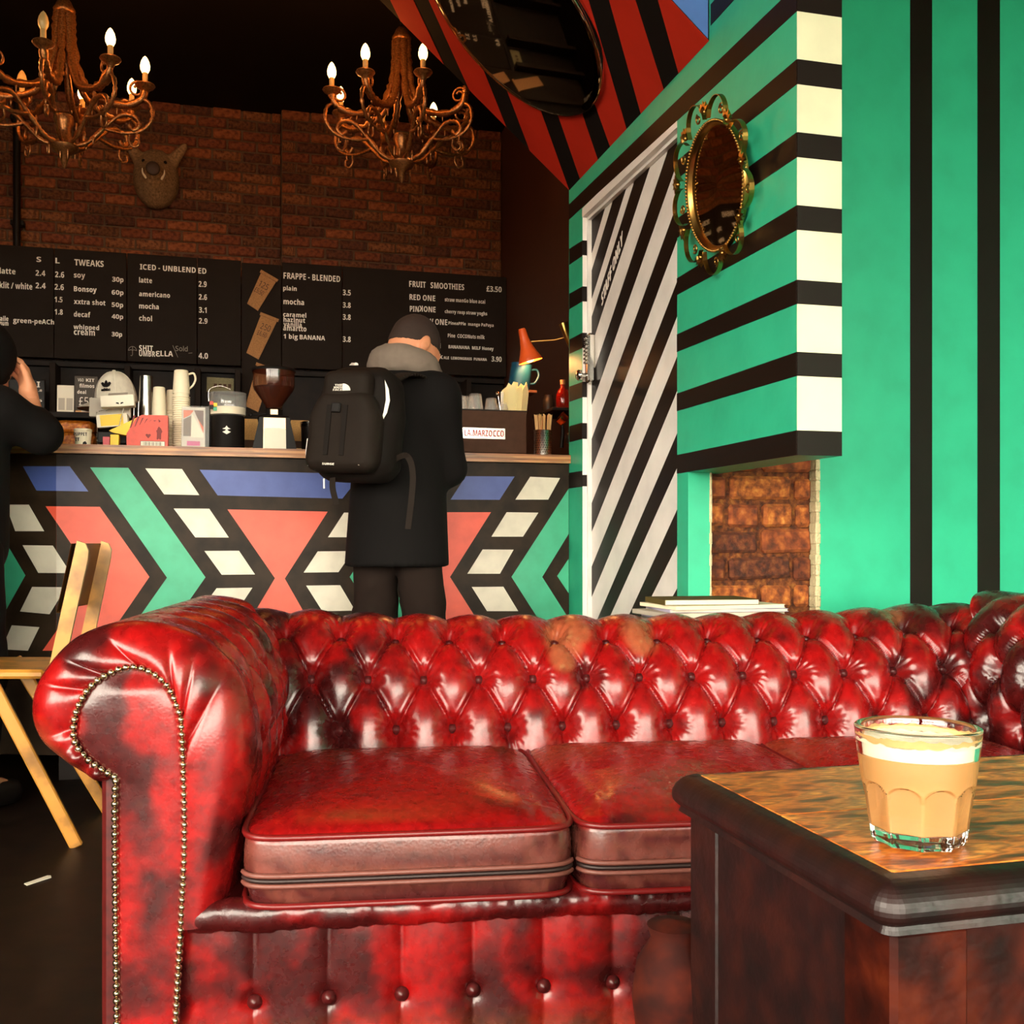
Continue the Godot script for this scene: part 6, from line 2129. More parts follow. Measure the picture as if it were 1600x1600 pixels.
# ------------------------------------------------------------------ lamp and the corner by the side wall
func lamp() -> void:
	var t := thing("desk_lamp", "orange cone lamp on a long brass arm over the espresso machine", "lamp")
	var mouth := Vector3(1.228, 1.652, -4.36)
	var axis := Vector3(-0.28, 0.96, 0.0).normalized()
	var side := axis.cross(Vector3.BACK).normalized()
	var fr := Transform3D(Basis(side, axis, side.cross(axis)), mouth)
	var s := Shape.new()
	s.lathe([Vector2(0.052, 0.0), Vector2(0.0505, 0.012), Vector2(0.040, 0.035), Vector2(0.028, 0.065), Vector2(0.0205, 0.10), Vector2(0.0175, 0.138), Vector2(0.014, 0.146), Vector2(0, 0.148)], 36, fr)
	part(t, "shade", s, mats.lamp_orange)
	s = Shape.new()
	s.ball(fr * Vector3(0, 0.020, 0), Vector3(0.024, 0.024, 0.024), 16, 12)
	part(t, "bulb", s, mats.bulb_lit)
	var l := OmniLight3D.new()
	l.name = "lamp_light"
	l.light_color = Color(1.0, 0.70, 0.40)
	l.light_energy = BULB * 5.0
	l.light_size = 0.02
	l.omni_range = 12.0
	l.omni_attenuation = 2.0
	l.shadow_enabled = true
	l.position = fr * Vector3(0, 0.018, 0)
	t.add_child(l)
	s = Shape.new()
	s.tube(PackedVector3Array([fr * Vector3(-0.018, 0.09, 0), Vector3(1.33, 1.745, -4.33), Vector3(1.365, 1.752, -4.30)]), 0.004, 8)
	part(t, "arm", s, mats.brass)
	s = Shape.new()
	var stem := curve([Vector3(1.350, 1.805, -4.27), Vector3(1.364, 1.75, -4.26), Vector3(1.380, 1.68, -4.23), Vector3(1.392, 1.60, -4.19), Vector3(1.398, 1.52, -4.16)], 6)
	var rad := []
	for i in stem.size():
		rad.append(lerpf(0.021, 0.008, clampf(i / 16.0, 0.0, 1.0)))
	s.tube(stem, rad, 12)
	part(t, "stem", s, mats.brass)
	s = Shape.new()
	s.box(Vector3(1.412, 1.52, -4.14), Vector3(0.03, 0.10, 0.045), 0.004)
	part(t, "wall_bracket", s, mats.brass)
	# blue jug hanging from the lamp's hook rail
	var o := thing("blue_jug", "blue metal jug tilted under the orange lamp", "jug", "", Vector3(1.205, 1.565, -4.47))
	o.rotation_degrees.z = -8
	s = Shape.new()
	s.lathe([Vector2(0, -0.02), Vector2(0.047, -0.02), Vector2(0.049, -0.016), Vector2(0.046, 0.085), Vector2(0.048, 0.092), Vector2(0.045, 0.091), Vector2(0.044, -0.01), Vector2(0, -0.012)], 32)
	part(o, "body", s, mats.enamel_blue)
	s = Shape.new()
	s.tube(curve([Vector3(0.045, 0.075, 0), Vector3(0.072, 0.08, 0), Vector3(0.084, 0.055, 0), Vector3(0.070, 0.02, 0), Vector3(0.046, 0.012, 0)], 6), 0.005, 8)
	part(o, "handle", s, mats.enamel_blue)
	s = Shape.new()
	s.box(Vector3(1.21, 1.53, -4.475), Vector3(0.13, 0.012, 0.11), 0.002)
	s.box(Vector3(1.20, 1.372, -4.52), Vector3(0.02, 0.305, 0.02), 0.002)
	single("jug_stand", "dark stand holding the blue jug behind the espresso machine", "stand", s, mats.machine_brown)
	# bottle, jar, portafilter and knob on the shelf at the side wall
	o = thing("side_shelf", "small dark shelf on the side wall beyond the lamp", "shelf")
	slab(o, "board", Vector3(1.31, 1.435, -4.62), Vector3(1.559, 1.448, -4.30), "shelf_wood", 0.002)
	o = thing("syrup_bottle", "red glass syrup bottle with cork by the door frame", "bottle", "", Vector3(1.375, 1.4485, -4.36))
	s = Shape.new()
	s.lathe([Vector2(0, 0.0), Vector2(0.026, 0.0), Vector2(0.029, 0.006), Vector2(0.029, 0.06), Vector2(0.022, 0.082), Vector2(0.010, 0.095), Vector2(0.010, 0.112)], 24)
	part(o, "bottle", s, mats.red_glass)
	s = Shape.new()
	s.lathe([Vector2(0, 0.108), Vector2(0.011, 0.108), Vector2(0.012, 0.128), Vector2(0, 0.129)], 14)
	part(o, "cork", s, mats.kraft)
	o = thing("dark_jar", "dark glass jar left of the red syrup bottle", "jar", "", Vector3(1.345, 1.4485, -4.48))
	s = Shape.new()
	s.lathe([Vector2(0, 0), Vector2(0.026, 0), Vector2(0.028, 0.008), Vector2(0.026, 0.055), Vector2(0.020, 0.066), Vector2(0.022, 0.076), Vector2(0, 0.077)], 22)
	part(o, "jar", s, mats.plastic_black)
	o = thing("portafilter", "portafilter with chrome basket and black handle hung on the side wall", "portafilter", "", Vector3(1.362, 1.405, -4.33))
	s = Shape.new()
	s.lathe([Vector2(0, -0.02), Vector2(0.026, -0.02), Vector2(0.030, -0.014), Vector2(0.030, 0.012), Vector2(0.027, 0.012), Vector2(0.026, -0.008), Vector2(0, -0.01)], 24, Transform3D(Basis(Vector3(0, 0, 1), 0.9), Vector3.ZERO))
	part(o, "basket", s, mats.copper)
	s = Shape.new()
	s.tube(PackedVector3Array([Vector3(0.0, -0.025, 0), Vector3(0.004, -0.055, 0), Vector3(-0.004, -0.13, 0)]), [0.005, 0.009, 0.010], 10)
	part(o, "handle", s, mats.plastic_black)
	s = Shape.new()
	s.box(Vector3(0.105, 0.008, 0), Vector3(0.18, 0.008, 0.008))
	part(o, "hook", s, mats.steel)
	o = thing("black_knob", "round black knob at the end of the counter by the door", "tamper", "", Vector3(1.36, 1.30, -4.17))  # a plain round black knob on a long shaft
	s = Shape.new()
	s.lathe([Vector2(0, 0.03), Vector2(0.02, 0.028), Vector2(0.024, 0.018), Vector2(0.020, 0.008), Vector2(0.008, 0.004), Vector2(0.008, -0.2)], 20, on(Vector3(0, 1, 0), Vector3(-1, 0, 0), Vector3.ZERO))
	part(o, "knob", s, mats.plastic_black)

# ------------------------------------------------------------------ chair, boar's head, paper
func chair() -> void:
	var t := thing("folding_chair", "honey coloured wooden folding chair at the left behind the sofa", "chair")
	var zn := -3.12
	var zf := -3.50
	for z in [zn, zf]:
		var top := Vector3(-0.422 if z == zn else -0.405, 0.862, z)
		var floor_point := Vector3(-0.600 if z == zn else -0.575, 0.0, z)
		var foot := floor_point.lerp(top, 0.52)
		var d := (top - foot).normalized()
		var b := Basis(d.cross(Vector3.BACK).normalized(), d, Vector3.BACK)
		# rounded-top upright running down to the front foot
		var s := Shape.new()
		var long := top.distance_to(foot)
		var outline := [0.019, 0, 0.019, long - 0.05, 0.016, long - 0.022, 0.004, long - 0.003, -0.019, long, -0.019, 0]
		s.prism(poly(outline), -0.011, 0.011, Transform3D(b, foot))
		part(t, "upright", s, mats.chair_wood)
		var a0 := Vector3(-0.680, 0.50, z - 0.028)
		var a1 := Vector3(-0.445 if z == zn else -0.405, 0.0, z - 0.028)
		var e := (a0 - a1).normalized()
		s = Shape.new()
		s.box((a0 + a1) * 0.5, Vector3(0.036, a0.distance_to(a1), 0.020), 0.004, Basis(e.cross(Vector3.BACK).normalized(), e, Vector3.BACK))
		part(t, "back_leg", s, mats.chair_wood)
	for z in [zn - 0.03, zf + 0.03]:
		var leg := Shape.new()
		leg.box(Vector3(-0.885, 0.245, z), Vector3(0.034, 0.49, 0.022), 0.004, Basis(Vector3(0, 0, 1), -0.06))
		part(t, "front_leg", leg, mats.chair_wood)
	# curved back panel between the uprights, on their front side
	var panel := func(u: float, v: float) -> Vector3:
		var z := lerpf(zn + 0.012, zf - 0.012, u)
		var y := lerpf(0.665, 0.858, v)
		var x := lerpf(-0.600, -0.575, u) + 0.176 * y / 0.862 - 0.030 - 0.020 * sin(PI * u)
		return Vector3(x, y, z)
	var back := func(u: float, v: float) -> Vector3:
		return panel.call(1.0 - u, v) + Vector3(0.011, 0, 0)
	part(t, "back_panel", sheet(20, 6, panel), mats.chair_wood)
	part(t, "back_panel", sheet(20, 6, back), mats.chair_dark)
	var q := Shape.new()
	for k in 4:
		var y := 0.858 if k == 0 else 0.665
		if k > 1:
			continue
		for i in 20:
			var a: Vector3 = panel.call(i / 20.0, 1.0 if k == 0 else 0.0)
			var c: Vector3 = panel.call((i + 1) / 20.0, 1.0 if k == 0 else 0.0)
			q.quad(a, c, c + Vector3(0.011, 0, 0), a + Vector3(0.011, 0, 0))
	part(t, "panel_edge", q, mats.chair_wood)
	var s := Shape.new()
	s.box(Vector3(-0.72, 0.497, (zn + zf) * 0.5), Vector3(0.38, 0.026, 0.34), 0.008, Basis(Vector3(0, 0, 1), -0.03))
	part(t, "seat", s, mats.chair_wood)

func small_things() -> void:
	# boar's head on the brick wall
	var t := thing("boar_head", "stuffed boar head with small white tusks on the brick wall", "trophy head", "", Vector3(-0.463, 2.935, -6.252))
	var head := func(p: Vector3) -> float:
		var d := (p * Vector3(1.0 / 0.125, 1.0 / 0.165, 1.0 / 0.16)).length() - 1.0
		d *= 0.12
		d = smin(d, capsule(p, Vector3(0, 0.0, 0.08), Vector3(0, -0.015, 0.20), 0.085, 0.046), 0.06)
		d = smin(d, capsule(p, Vector3(0, -0.10, 0.05), Vector3(0, -0.07, 0.14), 0.06, 0.035), 0.05)
		for s in [-1.0, 1.0]:
			d = smin(d, capsule(p, Vector3(s * 0.090, 0.095, 0.05), Vector3(s * 0.155, 0.185, 0.05), 0.038, 0.020), 0.02)
			d = maxf(d, -capsule(p, Vector3(s * 0.108, 0.118, 0.092), Vector3(s * 0.152, 0.178, 0.078), 0.020, 0.010))
			d = maxf(d, 0.012 - p.distance_to(Vector3(s * 0.058, 0.055, 0.148)))
			d = maxf(d, 0.010 - p.distance_to(Vector3(s * 0.018, -0.015, 0.248)))
		return d + 0.004 * dye2.get_noise_3dv(p * 700.0)
	part(t, "head", nets(Vector3(-0.2, -0.2, -0.01), Vector3(0.2, 0.22, 0.28), 0.008, head), mats.fur)
	for k in [-1.0, 1.0]:
		var s := Shape.new()
		s.tube(curve([Vector3(k * 0.040, -0.055, 0.185), Vector3(k * 0.056, -0.035, 0.205), Vector3(k * 0.058, -0.008, 0.205)], 6), [0.007, 0.007, 0.0068, 0.0066, 0.006, 0.0056, 0.005, 0.0045, 0.004, 0.0034, 0.0028, 0.002, 0.001], 8)
		part(t, "tusk", s, mats.tusk)
		s = Shape.new()
		s.ball(Vector3(k * 0.058, 0.055, 0.140), Vector3(0.010, 0.010, 0.010), 10, 8)
		part(t, "eye", s, mats.plastic_black)
	var snout := Shape.new()
	snout.lathe([Vector2(0, 0.012), Vector2(0.030, 0.011), Vector2(0.038, 0.004), Vector2(0.038, -0.008)], 20, on(Vector3(1, 0, 0), Vector3(0, -0.1, 1).normalized(), Vector3(0, -0.016, 0.235)))
	part(t, "snout_disc", snout, mats.snout)
	# strip of paper on the floor
	var s2 := Shape.new()
	s2.prism(poly([-0.038, -0.008, 0.032, -0.010, 0.040, 0.002, 0.036, 0.010, -0.034, 0.008]), 0.0003, 0.0025, Transform3D(Basis(Vector3(0.67, 0, -0.74), Vector3(0.74, 0, 0.67) * -1.0, Vector3.UP), Vector3(-0.497, 0, -2.856)))
	single("paper_scrap", "strip of white paper lying on the dark floor", "paper scrap", s2, mats.paper)
	# low crate behind the sofa carrying the magazines
	var c := thing("low_table", "low dark table behind the sofa carrying the magazines", "table")
	slab(c, "top", Vector3(1.02, 0.61, -2.835), Vector3(1.70, 0.635, -2.56), "shelf_wood", 0.004)
	for x in [1.03, 1.65]:
		for z in [-2.83, -2.60]:
			slab(c, "leg", Vector3(x, 0.0, z), Vector3(x + 0.035, 0.61, z + 0.035), "shelf_wood", 0.003)
	var spec := [[0.36, 0.23, 0.012, 14.0, "mag_grey"], [0.34, 0.22, 0.009, 11.0, "mag_lilac"], [0.36, 0.23, 0.012, 17.0, "cup_grey"], [0.34, 0.22, 0.008, 9.0, "mag_lilac"], [0.34, 0.22, 0.010, 18.0, "mag_cream"], [0.27, 0.19, 0.015, 8.0, "mag_olive"]]
	var said := ["lowest grey covered magazine of the pile behind the sofa", "lilac magazine second from the bottom of the pile", "white magazine in the middle of the pile", "lilac magazine above the white one in the pile", "cream magazine second from the top of the pile", "olive covered book lying on top of the magazine pile"]
	var y := 0.6355
	for k in 6:
		var e: Array = spec[k]
		var o := thing("magazine", said[k], "magazine", "magazines behind the sofa", Vector3(1.305 - 0.012 * (k % 3) - 0.02 * (k / 5), y, -2.70))
		o.rotation_degrees.y = -14.0 + e[3]
		var s := Shape.new()
		s.box(Vector3(0, e[2] * 0.5, 0), Vector3(e[0] - 0.004, e[2] - 0.002, e[1] - 0.004))
		part(o, "pages", s, mats.pages)
		for j in 2:
			s = Shape.new()
			s.box(Vector3(0, 0.0006 if j == 0 else e[2] - 0.0006, 0), Vector3(e[0], 0.0011, e[1]))
			part(o, "cover", s, mats[e[4]])
		s = Shape.new()
		s.box(Vector3(-e[0] * 0.5, e[2] * 0.5, 0), Vector3(0.001, e[2], e[1]))
		part(o, "spine", s, mats[e[4]])
		y += e[2] + 0.0006

# ------------------------------------------------------------------ people
func join_meshes(list: Array) -> ArrayMesh:      # [mesh, transform] pairs into one surface
	var v := PackedVector3Array()
	var n := PackedVector3Array()
	var idx := PackedInt32Array()
	for e in list:
		var a: Array = e[0].surface_get_arrays(0)
		var x: Transform3D = e[1]
		var base := v.size()
		for p in a[Mesh.ARRAY_VERTEX]:
			v.append(x * p)
		for p in a[Mesh.ARRAY_NORMAL]:
			n.append((x.basis * p).normalized())
		for i in a[Mesh.ARRAY_INDEX]:
			idx.append(base + i)
	var arr := []
	arr.resize(Mesh.ARRAY_MAX)
	arr[Mesh.ARRAY_VERTEX] = v
	arr[Mesh.ARRAY_NORMAL] = n
	arr[Mesh.ARRAY_INDEX] = idx
	var m := ArrayMesh.new()
	m.add_surface_from_arrays(Mesh.PRIMITIVE_TRIANGLES, arr)
	return m

# head, about 23 cm high; looks along -z, chin at the bottom, origin at its middle
func skull(p: Vector3) -> float:
	var d := (p * Vector3(1 / 0.074, 1 / 0.098, 1 / 0.094) - Vector3(0, 0.22, 0.10)).length() - 1.0
	d *= 0.08
	d = smin(d, capsule(p, Vector3(0, -0.03, -0.04), Vector3(0, -0.085, -0.062), 0.056, 0.030), 0.05)
	d = smin(d, capsule(p, Vector3(0, -0.03, 0.03), Vector3(0, -0.16, 0.045), 0.054, 0.056), 0.03)
	return d

func head_distance(p: Vector3) -> float:
	var d := skull(p)
	d = smin(d, capsule(p, Vector3(0, 0.015, -0.092), Vector3(0, -0.028, -0.112), 0.010, 0.014), 0.018)     # nose
	d = smin(d, capsule(p, Vector3(-0.030, 0.028, -0.080), Vector3(0.030, 0.028, -0.080), 0.010, 0.010), 0.02)  # brow
	d = smin(d, capsule(p, Vector3(-0.018, -0.058, -0.092), Vector3(0.018, -0.058, -0.092), 0.007, 0.007), 0.010)  # lips
	for s in [-1.0, 1.0]:
		d = maxf(d, 0.012 - p.distance_to(Vector3(s * 0.031, 0.010, -0.098)))                              # eye sockets
		d = smin(d, p.distance_to(Vector3(s * 0.031, 0.010, -0.084)) - 0.012, 0.004)
		var ear := (p - Vector3(s * 0.078, -0.004, 0.012)) * Vector3(1 / 0.010, 1 / 0.032, 1 / 0.019)
		d = smin(d, (ear.length() - 1.0) * 0.010, 0.008)
		d = maxf(d, 0.007 - p.distance_to(Vector3(s * 0.088, -0.002, 0.008)))
	return d

# hand: wrist at the origin, fingers along -z, thumb on the side of x * side, slightly curled
func hand_mesh(side: float) -> ArrayMesh:
	var list := [[Vector3(0, 0, 0.02), Vector3(0, 0, -0.02), 0.026, 0.028, 0.01], [Vector3(-0.022, 0, -0.035), Vector3(-0.026, 0, -0.085), 0.016, 0.013, 0.02], [Vector3(0.0, 0.002, -0.035), Vector3(0.0, 0.002, -0.088), 0.017, 0.014, 0.02], [Vector3(0.022, 0, -0.035), Vector3(0.026, 0, -0.082), 0.016, 0.012, 0.02]]
	var spread := [-0.030, -0.010, 0.011, 0.031]
	var reach := [0.066, 0.076, 0.070, 0.054]
	for k in 4:
		var x: float = spread[k] * side
		var l: float = reach[k]
		var a := Vector3(x, 0.0, -0.088)
		var b := a + Vector3(x * 0.06, -0.010, -l * 0.45)
		var c := b + Vector3(0, -0.018, -l * 0.25)
		var e := c + Vector3(0, -0.020, -l * 0.12)
		list.append([a, b, 0.0095, 0.0088, 0.006])
		list.append([b, c, 0.0088, 0.0082, 0.003])
		list.append([c, e, 0.0082, 0.0072, 0.003])
	var t0 := Vector3(-0.026 * side, -0.004, -0.02)
	var t1 := Vector3(-0.050 * side, -0.014, -0.05)
	var t2 := Vector3(-0.056 * side, -0.022, -0.078)
	list.append([t0, t1, 0.014, 0.0115, 0.012])
	list.append([t1, t2, 0.0110, 0.0088, 0.004])
	return nets(Vector3(-0.08, -0.075, -0.20), Vector3(0.08, 0.045, 0.055), 0.0045, func(p: Vector3) -> float: return bones(p, list))

# joints in the figure's own axes: looks along -z
func figure(t: Node3D, j: Dictionary, skin_in: float) -> void:
	var body := []
	body.append([j.pelvis, j.chest, 0.10, 0.11, 0.03])
	body.append([j.chest, j.neck, 0.09, 0.055, 0.05])
	body.append([j.neck, j.head, 0.052, 0.05, 0.03])
	for s in 2:
		body.append([j.shoulder[s], j.elbow[s], 0.046 - skin_in, 0.036, 0.03])
		body.append([j.elbow[s], j.wrist[s], 0.036, 0.026, 0.02])
		body.append([j.chest, j.shoulder[s], 0.07, 0.05, 0.04])
		body.append([j.hip[s], j.knee[s], 0.072, 0.05, 0.04])
		body.append([j.knee[s], j.ankle[s], 0.050, 0.036, 0.02])
		body.append([j.ankle[s], j.ankle[s] + Vector3(0, -0.02, -0.12), 0.036, 0.028, 0.03])
	var meshes := [[nets(Vector3(-0.5, 0.0, -0.62), Vector3(0.5, j.head.y + 0.02, 0.4), 0.02, func(p: Vector3) -> float: return bones(p, body)), Transform3D()]]
	meshes.append([nets(Vector3(-0.11, -0.21, -0.14), Vector3(0.11, 0.14, 0.13), 0.0055, head_distance), j.head_at])
	for s in 2:
		var along: Vector3 = (j.wrist[s] - j.elbow[s]).normalized()
		var palm: Vector3 = j.palm[s]
		var x := palm.cross(along).normalized()
		meshes.append([hand_mesh(-1.0 if s == 0 else 1.0), Transform3D(Basis(x, x.cross(along).normalized(), -along), j.wrist[s] + along * 0.015)])
	part(t, "body", join_meshes(meshes), mats.skin)

func shoe(t: Node3D, ankle: Vector3) -> void:
	var s := func(p: Vector3) -> float:
		var d := capsule(p, ankle + Vector3(0, -0.03, 0.02), ankle + Vector3(0, -0.045, -0.15), 0.048, 0.042)
		d = smin(d, capsule(p, ankle, ankle + Vector3(0, 0.04, 0.0), 0.050, 0.048), 0.03)
		return maxf(d, 0.002 - p.y)
	part(t, "shoe", nets(ankle + Vector3(-0.08, -0.11, -0.24), ankle + Vector3(0.08, 0.11, 0.1), 0.012, s), mats.plastic_black)

func people() -> void:
	# --- the customer with the rucksack
	var t := thing("person", "person in long black coat with grey hood bending at the counter", "person", "", Vector3(0.535, 0, -3.60))
	t.rotation_degrees.y = -(14.7 + 18.0)
	var head_turn := Basis(Vector3.UP, -0.50) * Basis(Vector3.RIGHT, -0.62)
	var head_mid := Vector3(0.005, 1.56, -0.125)
	var j := {
		pelvis = Vector3(0, 0.90, 0.02), chest = Vector3(0, 1.28, 0.0), neck = Vector3(0, 1.44, -0.05), head = Vector3(0, 1.50, -0.09), head_at = Transform3D(head_turn, head_mid),
		shoulder = [Vector3(-0.14, 1.37, -0.03), Vector3(0.14, 1.37, -0.03)], elbow = [Vector3(-0.155, 1.12, -0.09), Vector3(0.155, 1.12, -0.09)], wrist = [Vector3(-0.07, 1.19, -0.22), Vector3(0.07, 1.19, -0.22)],
		palm = [Vector3(0.3, -1, 0), Vector3(-0.3, -1, 0)],
		hip = [Vector3(-0.09, 0.86, 0.02), Vector3(0.09, 0.86, 0.02)], knee = [Vector3(-0.10, 0.47, -0.02), Vector3(0.105, 0.47, -0.02)], ankle = [Vector3(-0.12, 0.09, 0.03), Vector3(0.13, 0.09, 0.03)]}
	figure(t, j, 0.0)
	# coat: torso, sleeves, and a skirt cut off straight at the hem
	var coat := func(p: Vector3) -> float:
		var q := p * Vector3(1.0, 1.0, 1.12)
		var d := capsule(q, Vector3(0, 1.30, -0.01), Vector3(0, 0.70, 0.02), 0.155, 0.190)
		d = smin(d, capsule(q, Vector3(-0.12, 1.36, -0.03), Vector3(0.12, 1.36, -0.03), 0.080, 0.080), 0.09)
		d = smin(d, capsule(p, Vector3(0, 1.38, -0.03), Vector3(0, 1.46, -0.06), 0.10, 0.085), 0.05)
		for s in 2:
			d = smin(d, capsule(p, j.shoulder[s], j.elbow[s], 0.074, 0.060), 0.05)
			d = smin(d, capsule(p, j.elbow[s], j.wrist[s], 0.058, 0.046), 0.03)
		d += 0.006 * dye.get_noise_3dv(p * Vector3(60, 22, 60)) 
		d = maxf(d, 0.777 - p.y)
		return maxf(d, -capsule(p, Vector3(0, 0.60, 0.02), Vector3(0, 0.93, 0.02), 0.155, 0.12))
	part(t, "coat", nets(Vector3(-0.40, 0.74, -0.40), Vector3(0.40, 1.58, 0.30), 0.015, coat), mats.coat)
	var legs := func(p: Vector3) -> float:
		var d := 9.0
		for s in 2:
			d = minf(d, smin(capsule(p, j.hip[s] * Vector3(0.85, 1, 1), j.knee[s], 0.080, 0.076), capsule(p, j.knee[s], j.ankle[s] + Vector3(0, -0.02, 0), 0.076, 0.066), 0.03))
		d += 0.010 * dye2.get_noise_3dv(p * Vector3(40, 90, 40))
		return maxf(d, 0.035 - p.y)
	part(t, "trousers", nets(Vector3(-0.26, 0.0, -0.16), Vector3(0.26, 0.97, 0.17), 0.016, legs), mats.trousers)
	for s in 2:
		shoe(t, j.ankle[s])
	# cropped hair
	var hair := func(p: Vector3) -> float:
		var d := skull(p) - 0.0035 + 0.002 * dye2.get_noise_3dv(p * 900.0)
		d = maxf(d, -(p.y + p.z * (0.55 if p.z > 0.0 else 0.40)) + 0.012)
		return maxf(d, -p.z * 0.9 - 0.072 - p.y * 0.1)
	part(t, "hair", nets(Vector3(-0.1, -0.08, -0.12), Vector3(0.1, 0.14, 0.13), 0.006, hair), mats.hair, Transform3D(head_turn, head_mid))
	# grey hood lying round the neck
	var hood := func(p: Vector3) -> float:
		var g := Vector2(p.x, p.z + 0.055).angle()
		var rise := 1.465 + 0.035 * cos(g - PI * 0.5)
		var ring := Vector2(Vector2(p.x, p.z + 0.055).length() - 0.098, (p.y - rise) * 0.72).length() - 0.036
		ring += 0.006 * dye2.get_noise_3dv(p * Vector3(70, 160, 70))
		return maxf(ring, -(capsule(p, Vector3(0, 1.3, -0.05), Vector3(0, 1.7, -0.11), 0.078, 0.078)))
	part(t, "hood", nets(Vector3(-0.19, 1.38, -0.24), Vector3(0.19, 1.57, 0.13), 0.010, hood), mats.hood_grey)
	rucksack(t.transform)
	# --- the hooded person at the left edge
	t = thing("person", "person in black hooded top at the left edge, hand raised", "person", "", Vector3(-0.870, 0, -3.65))
	t.rotation_degrees.y = -30.0
	head_turn = Basis(Vector3.RIGHT, -0.45)
	head_mid = Vector3(0.0, 1.46, -0.11)
	var k := {
		pelvis = Vector3(0, 0.86, 0.03), chest = Vector3(0, 1.20, 0.0), neck = Vector3(0, 1.34, -0.04), head = Vector3(0, 1.40, -0.08), head_at = Transform3D(head_turn, head_mid),
		shoulder = [Vector3(-0.15, 1.28, -0.02), Vector3(0.15, 1.28, -0.02)], elbow = [Vector3(-0.19, 1.03, 0.0), Vector3(0.205, 1.215, -0.13)], wrist = [Vector3(-0.19, 0.82, -0.05), Vector3(0.135, 1.335, -0.165)],
		palm = [Vector3(1, 0, 0), Vector3(-0.6, 0, 1)],
		hip = [Vector3(-0.08, 0.84, 0.03), Vector3(0.08, 0.84, 0.03)], knee = [Vector3(-0.09, 0.46, 0.0), Vector3(0.09, 0.46, 0.0)], ankle = [Vector3(-0.09, 0.09, 0.03), Vector3(0.09, 0.09, 0.03)]}
	figure(t, k, 0.004)
	var top := func(p: Vector3) -> float:
		var q := p * Vector3(1.0, 1.0, 1.1)
		var d := capsule(q, Vector3(0, 1.22, -0.01), Vector3(0, 0.86, 0.02), 0.150, 0.165)
		d = smin(d, capsule(q, Vector3(-0.12, 1.28, -0.02), Vector3(0.12, 1.28, -0.02), 0.075, 0.075), 0.08)
		d = smin(d, capsule(p, k.shoulder[0], k.elbow[0], 0.070, 0.062), 0.04)
		d = smin(d, capsule(p, k.elbow[0], k.wrist[0], 0.060, 0.046), 0.03)
		d = smin(d, capsule(p, k.shoulder[1], k.elbow[1], 0.072, 0.064), 0.04)
		d = smin(d, capsule(p, k.elbow[1], k.elbow[1].lerp(k.wrist[1], 0.35), 0.060, 0.048), 0.03)
		# hood pulled up
		var h := (p - Vector3(0, 1.475, -0.085)) * Vector3(1 / 0.108, 1 / 0.128, 1 / 0.125)
		d = smin(d, (h.length() - 1.0) * 0.11, 0.05)
		d = maxf(d, -capsule(p, Vector3(0, 1.455, -0.14), Vector3(0, 1.43, -0.30), 0.070, 0.085))
		d += 0.005 * dye.get_noise_3dv(p * Vector3(60, 30, 60))
		return maxf(d, 0.74 - p.y)
	part(t, "hooded_top", nets(Vector3(-0.34, 0.70, -0.42), Vector3(0.34, 1.66, 0.26), 0.015, top), mats.coat)
	var tr := func(p: Vector3) -> float:
		var d := 9.0
		for s in 2:
			d = minf(d, smin(capsule(p, k.hip[s], k.knee[s], 0.092, 0.074), capsule(p, k.knee[s], k.ankle[s] + Vector3(0, -0.02, 0), 0.074, 0.060), 0.03))
		return maxf(d + 0.006 * dye2.get_noise_3dv(p * Vector3(40, 90, 40)), 0.035 - p.y)
	part(t, "trousers", nets(Vector3(-0.22, 0.0, -0.14), Vector3(0.22, 0.95, 0.18), 0.017, tr), mats.coat)
	for s in 2:
		shoe(t, k.ankle[s])

